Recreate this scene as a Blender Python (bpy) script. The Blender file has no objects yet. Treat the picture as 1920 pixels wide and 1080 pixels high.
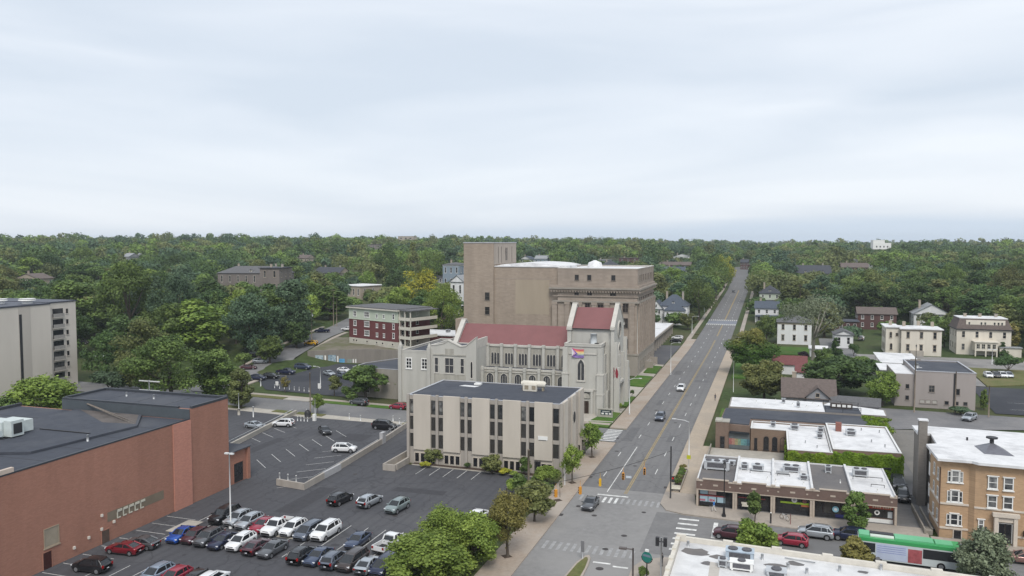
import bpy,math,random
import numpy as np
from math import radians as RAD,sin,cos,pi,atan,exp,hypot
random.seed(7)
RNG=np.random.default_rng(7)
SC=bpy.context.scene
COL=SC.collection
# ------------ camera
CAM_H=40.0
F_PX,CX,CY=1500.0,960.0,540.0
YAW=atan((1450-CX)/F_PX)
PITCH=atan((CY-454)/F_PX)
cam_data=bpy.data.cameras.new("camera")
cam=bpy.data.objects.new("camera",cam_data)
COL.objects.link(cam)
cam_data.sensor_width=36.0
cam_data.lens=36.0*F_PX/1920.0
cam_data.clip_start=1.0
cam_data.clip_end=20000.0
cam.location=(0,0,CAM_H)
cam.rotation_euler=(pi/2-PITCH,0,YAW)
SC.camera=cam
SC.render.resolution_x,SC.render.resolution_y=1024,576
# ------------ sky, sun, exposure
SUN_EL,SUN_AZ=RAD(50),RAD(158)
W=bpy.data.worlds.new("World")
SC.world=W
W.use_nodes=True
nt=W.node_tree
nt.nodes.clear()
N=nt.nodes.new
L=nt.links.new
out=N('ShaderNodeOutputWorld')
sky=N('ShaderNodeTexSky')
sky.sky_type='NISHITA'
sky.sun_disc=False
sky.sun_elevation=SUN_EL
sky.sun_rotation=SUN_AZ
sky.air_density=1.0
sky.dust_density=2.0
bg_sky=N('ShaderNodeBackground')
bg_sky.inputs[1].default_value=0.12
L(sky.outputs[0],bg_sky.inputs[0])
tc=N('ShaderNodeTexCoord')
mp=N('ShaderNodeMapping')
mp.inputs['Scale'].default_value=(1.3,1.3,8.5)
mp.inputs['Rotation'].default_value=(RAD(4),RAD(-5),RAD(20))
L(tc.outputs['Generated'],mp.inputs[0])
nz=N('ShaderNodeTexNoise')
nz.inputs['Scale'].default_value=1.35
nz.inputs['Detail'].default_value=5.0
nz.inputs['Roughness'].default_value=0.45
nz.inputs['Distortion'].default_value=0.5
L(mp.outputs[0],nz.inputs['Vector'])
ramp=N('ShaderNodeValToRGB')
e=ramp.color_ramp.elements
e[0].position,e[0].color=0.36,(0.505,0.56,0.63,1)
e[1].position,e[1].color=0.68,(0.655,0.69,0.735,1)
m_=e.new(0.52);m_.color=(0.575,0.62,0.68,1)
L(nz.outputs[0],ramp.inputs[0])
sep=N('ShaderNodeSeparateXYZ')
L(tc.outputs['Generated'],sep.inputs[0])
nz2=N('ShaderNodeTexNoise')
mp2=N('ShaderNodeMapping')
mp2.inputs['Scale'].default_value=(2.2,2.2,22)
L(tc.outputs['Generated'],mp2.inputs[0])
L(mp2.outputs[0],nz2.inputs['Vector'])
nz2.inputs['Scale'].default_value=1.0
nz2.inputs['Detail'].default_value=3.0
ad=N('ShaderNodeMath');ad.operation='MULTIPLY_ADD'
ad.inputs[1].default_value=0.055
ad.inputs[2].default_value=-0.0275
L(nz2.outputs[0],ad.inputs[0])
ad2=N('ShaderNodeMath');ad2.operation='ADD'
L(sep.outputs[2],ad2.inputs[0]);L(ad.outputs[0],ad2.inputs[1])
rise=N('ShaderNodeMath');rise.operation='MULTIPLY_ADD'
rise.inputs[1].default_value=-0.022;rise.inputs[2].default_value=0.0
L(sep.outputs[0],rise.inputs[0])
ad3=N('ShaderNodeMath');ad3.operation='ADD'
L(ad2.outputs[0],ad3.inputs[0]);L(rise.outputs[0],ad3.inputs[1])
mr=N('ShaderNodeMapRange')
mr.inputs[1].default_value=0.012;mr.inputs[2].default_value=0.030
mr.inputs[3].default_value=0.9;mr.inputs[4].default_value=0.0
L(ad3.outputs[0],mr.inputs[0])
mixb=N('ShaderNodeMixRGB')
mixb.inputs[2].default_value=(0.47,0.545,0.64,1)
L(mr.outputs[0],mixb.inputs[0]);L(ramp.outputs[0],mixb.inputs[1])
bg_cl=N('ShaderNodeBackground')
bg_cl.inputs[1].default_value=1.0
L(mixb.outputs[0],bg_cl.inputs[0])
mixs=N('ShaderNodeMixShader')
mixs.inputs[0].default_value=0.93
L(bg_sky.outputs[0],mixs.inputs[1]);L(bg_cl.outputs[0],mixs.inputs[2])
L(mixs.outputs[0],out.inputs[0])
sun_d=bpy.data.lights.new("sun",'SUN')
sun_d.energy=1.7
sun_d.angle=RAD(22)
sun_d.color=(1.0,0.95,0.88)
sun=bpy.data.objects.new("sun",sun_d)
COL.objects.link(sun)
sun.rotation_euler=(pi/2-SUN_EL,0,pi-SUN_AZ)
SC.view_settings.view_transform='Standard'
SC.view_settings.look='None'
SC.view_settings.exposure=0.5
SC.view_settings.gamma=1.0
SC.cycles.max_bounces=5
SC.cycles.diffuse_bounces=3
SC.cycles.glossy_bounces=2
SC.cycles.transparent_max_bounces=4
SC.cycles.volume_bounces=0
# ------------ survey helpers
FW=(-sin(YAW)*cos(PITCH),cos(YAW)*cos(PITCH),-sin(PITCH))
RT=(cos(YAW),sin(YAW),0.0)
UP=(RT[1]*FW[2]-RT[2]*FW[1],RT[2]*FW[0]-RT[0]*FW[2],RT[0]*FW[1]-RT[1]*FW[0])
def sm(t):
 t=min(1.0,max(0.0,t))
 return t*t*(3-2*t)
def T(x,y):
 """height of the land"""
 s=y+max(-x-60.0,0.0)*0.3+max(x-60.0,0)*0.05-300.0
 z=0.0
 if s>0:
  z=(21.5+8*sm((-x-150)/500.0)+2.5*sm((x-150)/500.0))*(1-exp(-((s/500.0)**1.3)))
 if x<-110 and y>190:
  r=sm((y-192)/75.0)if x<-148.5 else sm((y-241)/14.0)
  z+=5.2*sm((-x-110)/22.0)*r*(1-0.5*sm((y-300)/150.0))
 return z
def P(u,v,z=None):
 """a surveyed sight line to the land (or to height z)"""
 a,b=(u-CX)/F_PX,(CY-v)/F_PX
 d=[FW[i]+a*RT[i]+b*UP[i]for i in range(3)]
 zz=0.0 if z is None else z
 for _ in range(40 if z is None else 1):
  t=(zz-CAM_H)/d[2]if d[2]<-1e-4 else 1500.0
  t=min(t,3000.0)
  x,y=d[0]*t,d[1]*t
  if z is None:
   zz=0.6*zz+0.4*T(x,y)if _ else T(x,y)*0.5
 return x,y
def depth(x,y,z=0.0):
 return x*FW[0]+y*FW[1]+(z-CAM_H)*FW[2]
def proj(x,y,z):
 d=depth(x,y,z)
 p=(x,y,z-CAM_H)
 return CX+F_PX*sum(p[i]*RT[i]for i in range(3))/d,CY-F_PX*sum(p[i]*UP[i]for i in range(3))/d,d
 # ------------ materials
MATS={}
def mat(name,col,rough=0.8,var=0.12,scale=0.6,metal=0.0,spec=0.3,streak=False,bump=0.0,detail=5.0,rnd=0.0,var2=None,coat=0.0):
 """procedural surface: base colour broken up by noise (and vertical weathering when streak)"""
 if name in MATS:
  return MATS[name]
 m=bpy.data.materials.new(name)
 m.use_nodes=True
 t=m.node_tree
 b=t.nodes['Principled BSDF']
 b.inputs['Roughness'].default_value=rough
 b.inputs['Metallic'].default_value=metal
 b.inputs['Specular IOR Level'].default_value=spec
 if coat:
  b.inputs['Coat Weight'].default_value=coat
  b.inputs['Coat Roughness'].default_value=0.08
 tc=t.nodes.new('ShaderNodeTexCoord')
 mp=t.nodes.new('ShaderNodeMapping')
 if streak:
  mp.inputs['Scale'].default_value=(1,1,0.18)
 t.links.new(tc.outputs['Object'],mp.inputs[0])
 nz=t.nodes.new('ShaderNodeTexNoise')
 nz.inputs['Scale'].default_value=scale
 nz.inputs['Detail'].default_value=detail
 nz.inputs['Roughness'].default_value=0.6
 t.links.new(mp.outputs[0],nz.inputs['Vector'])
 r=t.nodes.new('ShaderNodeValToRGB')
 lo=tuple(max(0.0,c*(1-var))for c in col)
 hi=tuple(min(1.0,c*(1+var))for c in col)
 if var2:
  hi=var2
 r.color_ramp.elements[0].position=0.3
 r.color_ramp.elements[1].position=0.72
 r.color_ramp.elements[0].color=lo+(1,)
 r.color_ramp.elements[1].color=hi+(1,)
 t.links.new(nz.outputs[0],r.inputs[0])
 src=r.outputs[0]
 if rnd:
  oi=t.nodes.new('ShaderNodeObjectInfo')
  h=t.nodes.new('ShaderNodeHueSaturation')
  ml=t.nodes.new('ShaderNodeMath');ml.operation='MULTIPLY_ADD'
  ml.inputs[1].default_value=rnd*2;ml.inputs[2].default_value=1-rnd
  t.links.new(oi.outputs['Random'],ml.inputs[0])
  t.links.new(ml.outputs[0],h.inputs['Value'])
  t.links.new(src,h.inputs['Color'])
  src=h.outputs[0]
 t.links.new(src,b.inputs['Base Color'])
 if bump:
  bp=t.nodes.new('ShaderNodeBump')
  bp.inputs['Strength'].default_value=bump
  bp.inputs['Distance'].default_value=0.1
  n2=t.nodes.new('ShaderNodeTexNoise')
  n2.inputs['Scale'].default_value=scale*6
  n2.inputs['Detail'].default_value=4
  t.links.new(tc.outputs['Object'],n2.inputs['Vector'])
  t.links.new(n2.outputs[0],bp.inputs['Height'])
  t.links.new(bp.outputs[0],b.inputs['Normal'])
 MATS[name]=m
 return m
def surface2(name,col,patch,rough=0.9,s1=0.05,s2=1.2,lo=0.45,hi=0.6,fine=0.12):
 """ground-type surface: fine grain plus large worn patches of a second colour"""
 m=mat(name,col,rough,fine,s2,spec=0.2)
 t=m.node_tree
 b=t.nodes['Principled BSDF']
 src=b.inputs['Base Color'].links[0].from_socket
 tc=t.nodes.new('ShaderNodeTexCoord')
 nz=t.nodes.new('ShaderNodeTexNoise')
 nz.inputs['Scale'].default_value=s1
 nz.inputs['Detail'].default_value=6
 nz.inputs['Roughness'].default_value=0.65
 t.links.new(tc.outputs['Object'],nz.inputs['Vector'])
 mr=t.nodes.new('ShaderNodeMapRange')
 mr.inputs[1].default_value=lo;mr.inputs[2].default_value=hi
 t.links.new(nz.outputs[0],mr.inputs[0])
 mx=t.nodes.new('ShaderNodeMixRGB')
 mx.inputs[2].default_value=patch+(1,)
 t.links.new(mr.outputs[0],mx.inputs[0])
 t.links.new(src,mx.inputs[1])
 t.links.new(mx.outputs[0],b.inputs['Base Color'])
 return m
def roadmat(name,col,xs,light,dark):
 """asphalt with wheel tracks worn along the lanes at the x positions xs, plus patches and cracks"""
 m=surface2(name,col,light,0.88,0.035,1.5,0.5,0.75,0.10)
 t=m.node_tree
 b=t.nodes['Principled BSDF']
 src=b.inputs['Base Color'].links[0].from_socket
 tc=t.nodes.new('ShaderNodeTexCoord')
 sx=t.nodes.new('ShaderNodeSeparateXYZ')
 t.links.new(tc.outputs['Object'],sx.inputs[0])
 wv=t.nodes.new('ShaderNodeMath');wv.operation='MULTIPLY_ADD'
 wv.inputs[1].default_value=2*pi/1.62;wv.inputs[2].default_value=xs
 t.links.new(sx.outputs[0],wv.inputs[0])
 sn=t.nodes.new('ShaderNodeMath');sn.operation='SINE'
 t.links.new(wv.outputs[0],sn.inputs[0])
 n2=t.nodes.new('ShaderNodeTexNoise')
 mp=t.nodes.new('ShaderNodeMapping');mp.inputs['Scale'].default_value=(0.5,0.03,1)
 t.links.new(tc.outputs['Object'],mp.inputs[0]);t.links.new(mp.outputs[0],n2.inputs['Vector'])
 n2.inputs['Scale'].default_value=1.0;n2.inputs['Detail'].default_value=5
 ml=t.nodes.new('ShaderNodeMath');ml.operation='MULTIPLY'
 t.links.new(sn.outputs[0],ml.inputs[0]);t.links.new(n2.outputs[0],ml.inputs[1])
 mr=t.nodes.new('ShaderNodeMapRange')
 mr.inputs[1].default_value=0.0;mr.inputs[2].default_value=0.9
 mr.inputs[3].default_value=0.0;mr.inputs[4].default_value=0.6
 t.links.new(ml.outputs[0],mr.inputs[0])
 mx=t.nodes.new('ShaderNodeMixRGB');mx.inputs[2].default_value=dark+(1,)
 t.links.new(mr.outputs[0],mx.inputs[0]);t.links.new(src,mx.inputs[1])
 vo=t.nodes.new('ShaderNodeTexVoronoi');vo.feature='DISTANCE_TO_EDGE'
 vo.inputs['Scale'].default_value=0.16
 nd=t.nodes.new('ShaderNodeTexNoise');nd.inputs['Scale'].default_value=0.35;nd.inputs['Detail'].default_value=3
 t.links.new(tc.outputs['Object'],nd.inputs['Vector'])
 va=t.nodes.new('ShaderNodeVectorMath');va.operation='MULTIPLY_ADD'
 va.inputs[1].default_value=(4,4,0)
 t.links.new(nd.outputs['Color'],va.inputs[0]);t.links.new(tc.outputs['Object'],va.inputs[2])
 t.links.new(va.outputs[0],vo.inputs['Vector'])
 cr=t.nodes.new('ShaderNodeMapRange')
 cr.inputs[1].default_value=0.004;cr.inputs[2].default_value=0.02
 cr.inputs[3].default_value=0.45;cr.inputs[4].default_value=0.0
 t.links.new(vo.outputs['Distance'],cr.inputs[0])
 m2=t.nodes.new('ShaderNodeMixRGB');m2.inputs[2].default_value=tuple(c*0.6 for c in dark)+(1,)
 t.links.new(cr.outputs[0],m2.inputs[0]);t.links.new(mx.outputs[0],m2.inputs[1])
 t.links.new(m2.outputs[0],b.inputs['Base Color'])
 return m
def glassmat(name,col,rnd=0.5,rough=0.06,light=(0.30,0.30,0.29)):
 """window glass: dark and glossy, some panes toned pale as blinds, office top row also as painted reflections (per object)"""
 if name in MATS:
  return MATS[name]
 m=bpy.data.materials.new(name)
 m.use_nodes=True
 t=m.node_tree
 b=t.nodes['Principled BSDF']
 b.inputs['Roughness'].default_value=rough
 b.inputs['Specular IOR Level'].default_value=0.5
 oi=t.nodes.new('ShaderNodeObjectInfo')
 r=t.nodes.new('ShaderNodeValToRGB')
 r.color_ramp.elements[0].position=0.25
 r.color_ramp.elements[1].position=1.0
 r.color_ramp.elements[0].color=col+(1,)
 r.color_ramp.elements[1].color=tuple(c+(l-c)*rnd for c,l in zip(col,light))+(1,)
 t.links.new(oi.outputs['Random'],r.inputs[0])
 tc=t.nodes.new('ShaderNodeTexCoord')
 nz=t.nodes.new('ShaderNodeTexNoise');nz.inputs['Scale'].default_value=0.9;nz.inputs['Detail'].default_value=3
 t.links.new(tc.outputs['Object'],nz.inputs['Vector'])
 mr=t.nodes.new('ShaderNodeMapRange');mr.inputs[1].default_value=0.35;mr.inputs[2].default_value=0.7
 mr.inputs[3].default_value=0.0;mr.inputs[4].default_value=0.8
 t.links.new(nz.outputs[0],mr.inputs[0])
 mx=t.nodes.new('ShaderNodeMixRGB');mx.inputs[1].default_value=col+(1,)
 t.links.new(mr.outputs[0],mx.inputs[0]);t.links.new(r.outputs[0],mx.inputs[2])
 t.links.new(mx.outputs[0],b.inputs['Base Color'])
 MATS[name]=m
 return m
GLASS=glassmat('window_glass',(0.018,0.020,0.024))
GLASSD=glassmat('dark_glass',(0.012,0.013,0.016),0.12)
CARGLASS=mat('car_glass',(0.018,0.021,0.025),0.04,0.02,1,spec=0.6)
WHITE=mat('white_paint',(0.74,0.74,0.72),0.6,0.06,1.5)
CREAM=mat('cream_trim',(0.58,0.55,0.48),0.7,0.08,1.5)
DARK=mat('dark_metal',(0.03,0.03,0.033),0.5,0.1,2)
GALV=mat('galvanised_metal',(0.42,0.43,0.44),0.45,0.08,2,metal=0.4)
WOODPOLE=mat('weathered_pole_wood',(0.20,0.165,0.13),0.9,0.25,2,streak=True)
UNIT=mat('rooftop_unit_metal',(0.50,0.52,0.54),0.5,0.1,1.2,metal=0.2)
UNITD=mat('rooftop_unit_grille',(0.10,0.10,0.11),0.7,0.3,4)
# ------------ mesh building
ORG=(0.0,0.0,0.0)
FACES={None:lambda a,b,n,o:(a,n,b),'S':lambda a,b,n,o:(a,o-n,b),'N':lambda a,b,n,o:(a,o+n,b),'E':lambda a,b,n,o:(o+n,a,b),'W':lambda a,b,n,o:(o-n,a,b),
 }
class MB:
 def __init__(self):
  self.v,self.f,self.m,self.sm=[],[],[],[]
  self.mi=0
  self.tf=None
 def face_frame(self,face,off):
  fn=FACES[face]
  self.tf=lambda p:fn(p[0],p[1],p[2],off)
  return self
 def add(self,vs,fs,smooth=False):
  k=len(self.v)
  if self.tf:
   vs=[self.tf(p)for p in vs]
  self.v+=[tuple(p)for p in vs]
  for f in fs:
   self.f.append(tuple(i+k for i in f))
   self.m.append(self.mi)
   self.sm.append(smooth)
  return self
 def box(self,x0,x1,y0,y1,z0,z1):
  return self.add([(x0,y0,z0),(x1,y0,z0),(x1,y1,z0),(x0,y1,z0),(x0,y0,z1),(x1,y0,z1),(x1,y1,z1),(x0,y1,z1)],[(0,3,2,1),(4,5,6,7),(0,1,5,4),(1,2,6,5),(2,
   3,
   7,
   6),
   (3,
   0,
   4,
   7)])
 def quad(self,*p):
  return self.add(p,[tuple(range(len(p)))])
 def prism(self,pts,z0,z1,cap=True):
  n=len(pts)
  vs=[(x,y,z0)for x,y in pts]+[(x,y,z1)for x,y in pts]
  fs=[(i,(i+1)%n,(i+1)%n+n,i+n)for i in range(n)]
  if cap:
   fs+=[tuple(range(n-1,-1,-1)),tuple(range(n,2*n))]
  return self.add(vs,fs)
 def tube(self,pts,r,n=8,caps=True,smooth=True):
  """tapered tube through 3D points; r a number or one per point"""
  if not hasattr(r,'__len__'):
   r=[r]*len(pts)
  vs,fs=[],[]
  pts=[np.array(p,float)for p in pts]
  for i,p in enumerate(pts):
   d=pts[min(i+1,len(pts)-1)]-pts[max(i-1,0)]
   d=d/(np.linalg.norm(d)+1e-9)
   h=np.array((0,0,1.0))if abs(d[2])<0.9 else np.array((1.0,0,0))
   a=np.cross(d,h);a/=np.linalg.norm(a)
   b=np.cross(d,a)
   for k in range(n):
    t=2*pi*k/n
    vs.append(tuple(p+r[i]*(cos(t)*a+sin(t)*b)))
  for i in range(len(pts)-1):
   for k in range(n):
    fs.append((i*n+k,i*n+(k+1)%n,(i+1)*n+(k+1)%n,(i+1)*n+k))
  self.add(vs,fs,smooth)
  if caps:
   m=len(pts)-1
   kk=len(self.v)-len(vs)
   self.f.append(tuple(kk+i for i in range(n)));self.m.append(self.mi);self.sm.append(False)
   self.f.append(tuple(kk+m*n+i for i in range(n-1,-1,-1)));self.m.append(self.mi);self.sm.append(False)
  return self
 def cyl(self,x,y,z0,z1,r,r2=None,n=10):
  return self.tube([(x,y,z0),(x,y,z1)],[r,r if r2 is None else r2],n)
 def lathe(self,x,y,prof,n=12,smooth=True):
  vs,fs=[],[]
  for r,z in prof:
   for k in range(n):
    vs.append((x+r*cos(2*pi*k/n),y+r*sin(2*pi*k/n),z))
  for i in range(len(prof)-1):
   for k in range(n):
    fs.append((i*n+k,i*n+(k+1)%n,(i+1)*n+(k+1)%n,(i+1)*n+k))
  fs.append(tuple(range(n)))
  fs.append(tuple((len(prof)-1)*n+k for k in range(n-1,-1,-1)))
  return self.add(vs,fs,smooth)
 def build(self,name,mats,parent=None,org=None):
  if not isinstance(mats,(list,tuple)):
   mats=[mats]
  me=bpy.data.meshes.new(name)
  o=org if org is not None else ORG
  me.from_pydata([(x-o[0],y-o[1],z-o[2])for x,y,z in self.v],[],self.f)
  for m in mats:
   me.materials.append(m)
  me.polygons.foreach_set('material_index',self.m)
  me.polygons.foreach_set('use_smooth',self.sm)
  me.update()
  ob=bpy.data.objects.new(name,me)
  COL.objects.link(ob)
  if parent is not None:
   ob.parent=parent
  return ob
def tag(o,label,cat,group=None,kind=None):
 o['label']=label
 o['category']=cat
 if group:o['group']=group
 if kind:o['kind']=kind
 return o
def struct(o):
 o['kind']='structure'
 return o
def empty(name,label,cat,loc=(0,0,0),rz=0.0,group=None):
 o=bpy.data.objects.new(name,None)
 o.empty_display_size=0.5
 COL.objects.link(o)
 o.location=loc
 o.rotation_euler=(0,0,rz)
 return tag(o,label,cat,group)
KIDS={}
def kids(o):
 return o.children
def copy_tree(o,parent=None):
 c=o.copy()
 COL.objects.link(c)
 c.parent=parent
 for ch in o.children:
  copy_tree(ch,c)
 return c
def at(name,label,cat,x,y,z=0.0,group=None):
 """an Empty at the base of a thing; parts are then written in world coordinates"""
 global ORG
 ORG=(x,y,z)
 return empty(name,label,cat,(x,y,z),0,group)
def local(name,label,cat,x,y,z=0.0,rz=0.0,group=None):
 """an Empty at the base of a thing; parts are then written around the thing's own origin"""
 global ORG
 ORG=(0,0,0)
 return empty(name,label,cat,(x,y,z),rz,group)
def arch_pts(w,h,kind,n=5):
 """outline of an opening, bottom-left first: 'gothic', 'round' or 'flat'"""
 if kind=='flat':
  return[(-w/2,0),(w/2,0),(w/2,h),(-w/2,h)]
 pts=[(-w/2,0),(w/2,0)]
 if kind=='round':
  s=h-w/2
  pts+=[(w/2*cos(pi*i/(2*n)),s+w/2*sin(pi*i/(2*n)))for i in range(2*n+1)]
 else:
  R=w*0.95
  top=math.sqrt(R*R-(R-w/2)**2)
  s=h-top
  a1=math.acos((R-w/2)/R)
  pts+=[(w/2-R+R*cos(a1*i/n),s+R*sin(a1*i/n))for i in range(n+1)]
  pts+=[(-(w/2-R+R*cos(a1*i/n)),s+R*sin(a1*i/n))for i in range(n-1,-1,-1)]
 return pts
def window(par,face,off,a,b,w,h,nx=1,ny=2,kind='flat',fm=None,gm=None,fr=0.09,proud=0.07,sill=True,pane=True,name='window',hood=None,label=None):
 """one window: frame (with mullions and sill) and its pane as a sub-part. a,b = centre of the bottom edge on the facade"""
 fm=fm or WHITE
 gm=gm or GLASS
 m=MB().face_frame(face,off)
 outp=arch_pts(w,h,kind)
 c=(0,h*0.45)
 inn=[(x-math.copysign(min(fr,abs(x)),x),z+(fr if z<h*0.45 else-fr))for x,z in outp]
 n=len(outp)
 vs=[]
 for px in(outp,inn):
  for nn in(0.0,proud):
   vs+=[(a+x,b+z,nn)for x,z in px]
 fs=[]
 for i in range(n):
  j=(i+1)%n
  fs+=[(n+i,n+j,3*n+j,3*n+i),(i,j,n+j,n+i),(2*n+i,2*n+j,3*n+j,3*n+i)]
 m.add(vs,fs)
 bar=max(0.05,fr*0.6)
 for i in range(1,nx):
  x=a-w/2+w*i/nx
  m.box(x-bar/2,x+bar/2,b+fr,b+h*(0.80 if kind!='flat' else 1)-fr,0.02,proud-0.012)
 for i in range(1,ny):
  z=b+(h if kind=='flat' else h*0.75)*i/ny
  m.box(a-w/2+fr,a+w/2-fr,z-bar/2,z+bar/2,0.023,proud-0.015)
 if sill:
  m.box(a-w/2-0.1,a+w/2+0.1,b-0.14,b-0.003,0.0,proud+0.06)
 if hood:
  m.box(a-w/2-0.14,a+w/2+0.14,b+h+0.004,b+h+hood,0.0,proud+0.08)
 if not pane:
  m.mi=1
  m.quad(*[(a+x,b+z,0.012)for x,z in inn])
  o=m.build(name,[fm,gm],par)
 else:
  o=m.build(name,fm,par)
  g=MB().face_frame(face,off)
  g.quad(*[(a+x,b+z,0.012)for x,z in inn])
  g.build('pane',gm,o)
 if label:o['label']=label
 return o
def door(par,face,off,a,b,w,h,mt,fm=None,kind='flat',nx=1,name='door',glass=None):
 fm=fm or CREAM
 m=MB().face_frame(face,off)
 m.box(a-w/2-0.1,a-w/2,b,b+h+0.1,0,0.09)
 m.box(a+w/2,a+w/2+0.1,b,b+h+0.1,0,0.09)
 m.box(a-w/2,a+w/2,b+h,b+h+0.1,0,0.088)
 for i in range(nx):
  x0,x1=a-w/2+w*i/nx+0.03,a-w/2+w*(i+1)/nx-0.03
  m.mi=1
  m.box(x0,x1,b+0.02,b+h-0.004,0.0,0.05)
  if glass:
   m.mi=2
   m.quad((x0+0.1,b+h*0.35,0.056),(x1-0.1,b+h*0.35,0.056),(x1-0.1,b+h-0.15,0.056),(x0+0.1,b+h-0.15,0.056))
 return m.build(name,[fm,mt]+([glass]if glass else[]),par)
def roof_unit(par,x,y,z,sx,sy,sz,mt=None,name='rooftop_unit',fans=1):
 m=MB()
 m.box(x-sx/2,x+sx/2,y-sy/2,y+sy/2,z+0.15,z+sz)
 m.box(x-sx/2-0.06,x+sx/2+0.06,y-sy/2-0.06,y+sy/2+0.06,z+sz,z+sz+0.06)
 for sxx in(-1,1):
  m.box(x+sxx*sx*0.4-0.1,x+sxx*sx*0.4+0.1,y-sy/2,y+sy/2,z,z+0.15)
 m.mi=1
 for i in range(fans):
  fx=x-sx/2+sx*(i+0.5)/fans
  m.cyl(fx,y,z+sz+0.06,z+sz+0.2,min(sx/fans,sy)*0.36,n=12)
 m.box(x-sx*0.38,x+sx*0.38,y-sy/2-0.03,y-sy/2-0.003,z+sz*0.35,z+sz*0.9)
 m.box(x+sx/2+0.003,x+sx/2+0.03,y-sy*0.35,y+sy*0.35,z+sz*0.35,z+sz*0.9)
 return m.build(name,[mt or UNIT,UNITD],par)
def parapet(par,pts,z0,z1,t,mt,cap=None,name='parapet',capmat=None):
 """low wall round a flat roof (pts counter-clockwise), inset by thickness t, with a coping"""
 n=len(pts)
 inn=[]
 for i in range(n):
  p0,p1,p2=pts[i-1],pts[i],pts[(i+1)%n]
  d1=((p1[0]-p0[0]),(p1[1]-p0[1]));l1=hypot(*d1);d1=(d1[0]/l1,d1[1]/l1)
  d2=((p2[0]-p1[0]),(p2[1]-p1[1]));l2=hypot(*d2);d2=(d2[0]/l2,d2[1]/l2)
  n1,n2=(-d1[1],d1[0]),(-d2[1],d2[0])
  k=1+n1[0]*n2[0]+n1[1]*n2[1]
  inn.append((p1[0]+t*(n1[0]+n2[0])/max(k,0.3),p1[1]+t*(n1[1]+n2[1])/max(k,0.3)))
 def ring(o,i_,za,zb,m):
  vs=[(x,y,za)for x,y in o]+[(x,y,zb)for x,y in o]+[(x,y,za)for x,y in i_]+[(x,y,zb)for x,y in i_]
  fs=[]
  for a in range(n):
   b=(a+1)%n
   fs+=[(a,b,n+b,n+a),(2*n+a,2*n+b,3*n+b,3*n+a),(n+a,n+b,3*n+b,3*n+a)]
  m.add(vs,fs)
 m=MB()
 ring(pts,inn,z0,z1,m)
 m.mi=1
 g=0.05
 def grow(ps,qs,s):
  return[(p[0]+(p[0]-q[0])*s,p[1]+(p[1]-q[1])*s)for p,q in zip(ps,qs)]
 o2,i2=grow(pts,inn,g/t),grow(inn,pts,g/t)
 ring(o2,i2,z1+0.002,z1+(cap or 0.1),m)
 return m.build(name,[mt,capmat or mt],par)
 # ------------ trees
def leafmat(name,c_lo,c_hi,rnd=0.18):
 m=bpy.data.materials.new(name)
 m.use_nodes=True
 t=m.node_tree
 b=t.nodes['Principled BSDF']
 b.inputs['Roughness'].default_value=0.65
 b.inputs['Specular IOR Level'].default_value=0.25
 a=t.nodes.new('ShaderNodeAttribute');a.attribute_name='leaf'
 r=t.nodes.new('ShaderNodeValToRGB')
 r.color_ramp.elements[0].color=c_lo+(1,)
 r.color_ramp.elements[1].color=c_hi+(1,)
 t.links.new(a.outputs['Fac'],r.inputs[0])
 oi=t.nodes.new('ShaderNodeObjectInfo')
 h=t.nodes.new('ShaderNodeHueSaturation')
 ml=t.nodes.new('ShaderNodeMath');ml.operation='MULTIPLY_ADD'
 ml.inputs[1].default_value=rnd*2;ml.inputs[2].default_value=1-rnd
 t.links.new(oi.outputs['Random'],ml.inputs[0]);t.links.new(ml.outputs[0],h.inputs['Value'])
 m2=t.nodes.new('ShaderNodeMath');m2.operation='FRACT'
 m3=t.nodes.new('ShaderNodeMath');m3.operation='MULTIPLY';m3.inputs[1].default_value=17.3
 t.links.new(oi.outputs['Random'],m3.inputs[0]);t.links.new(m3.outputs[0],m2.inputs[0])
 m4=t.nodes.new('ShaderNodeMath');m4.operation='MULTIPLY_ADD';m4.inputs[1].default_value=0.022;m4.inputs[2].default_value=0.492
 t.links.new(m2.outputs[0],m4.inputs[0]);t.links.new(m4.outputs[0],h.inputs['Hue'])
 t.links.new(r.outputs[0],h.inputs['Color'])
 t.links.new(h.outputs[0],b.inputs['Base Color'])
 tr=t.nodes.new('ShaderNodeBsdfTranslucent')
 t.links.new(h.outputs[0],tr.inputs[0])
 mx=t.nodes.new('ShaderNodeMixShader');mx.inputs[0].default_value=0.18
 t.links.new(b.outputs[0],mx.inputs[1]);t.links.new(tr.outputs[0],mx.inputs[2])
 t.links.new(mx.outputs[0],t.nodes['Material Output'].inputs[0])
 return m
LEAF={'dark':leafmat('dark_green_leaves',(0.032,0.062,0.021),(0.112,0.175,0.052)),'mid':leafmat('green_leaves',(0.056,0.096,0.024),(0.190,0.262,0.068)),
 'fresh':leafmat('fresh_green_leaves',
 (0.105,
 0.165,
 0.030),
 (0.275,
 0.365,
 0.075)),
 'olive':leafmat('olive_leaves',
 (0.085,
 0.104,
 0.034),
 (0.235,
 0.250,
 0.088)),
 'blue':leafmat('blue_green_leaves',
 (0.045,
 0.082,
 0.046),
 (0.135,
 0.205,
 0.108)),
 'gold':leafmat('yellow_green_leaves',
 (0.16,
 0.19,
 0.022),
 (0.46,
 0.44,
 0.055)),
 'rust':leafmat('turning_leaves',
 (0.135,
 0.120,
 0.035),
 (0.31,
 0.265,
 0.085)),
 'orange':leafmat('orange_tinged_leaves',
 (0.080,
 0.145,
 0.028),
 (0.31,
 0.235,
 0.065)),
 'purple':leafmat('purple_leaves',
 (0.031,
 0.022,
 0.033),
 (0.084,
 0.054,
 0.076)),
 'grey':leafmat('grey_green_leaves',
 (0.111,
 0.136,
 0.084),
 (0.237,
 0.272,
 0.169)),
 }
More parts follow.
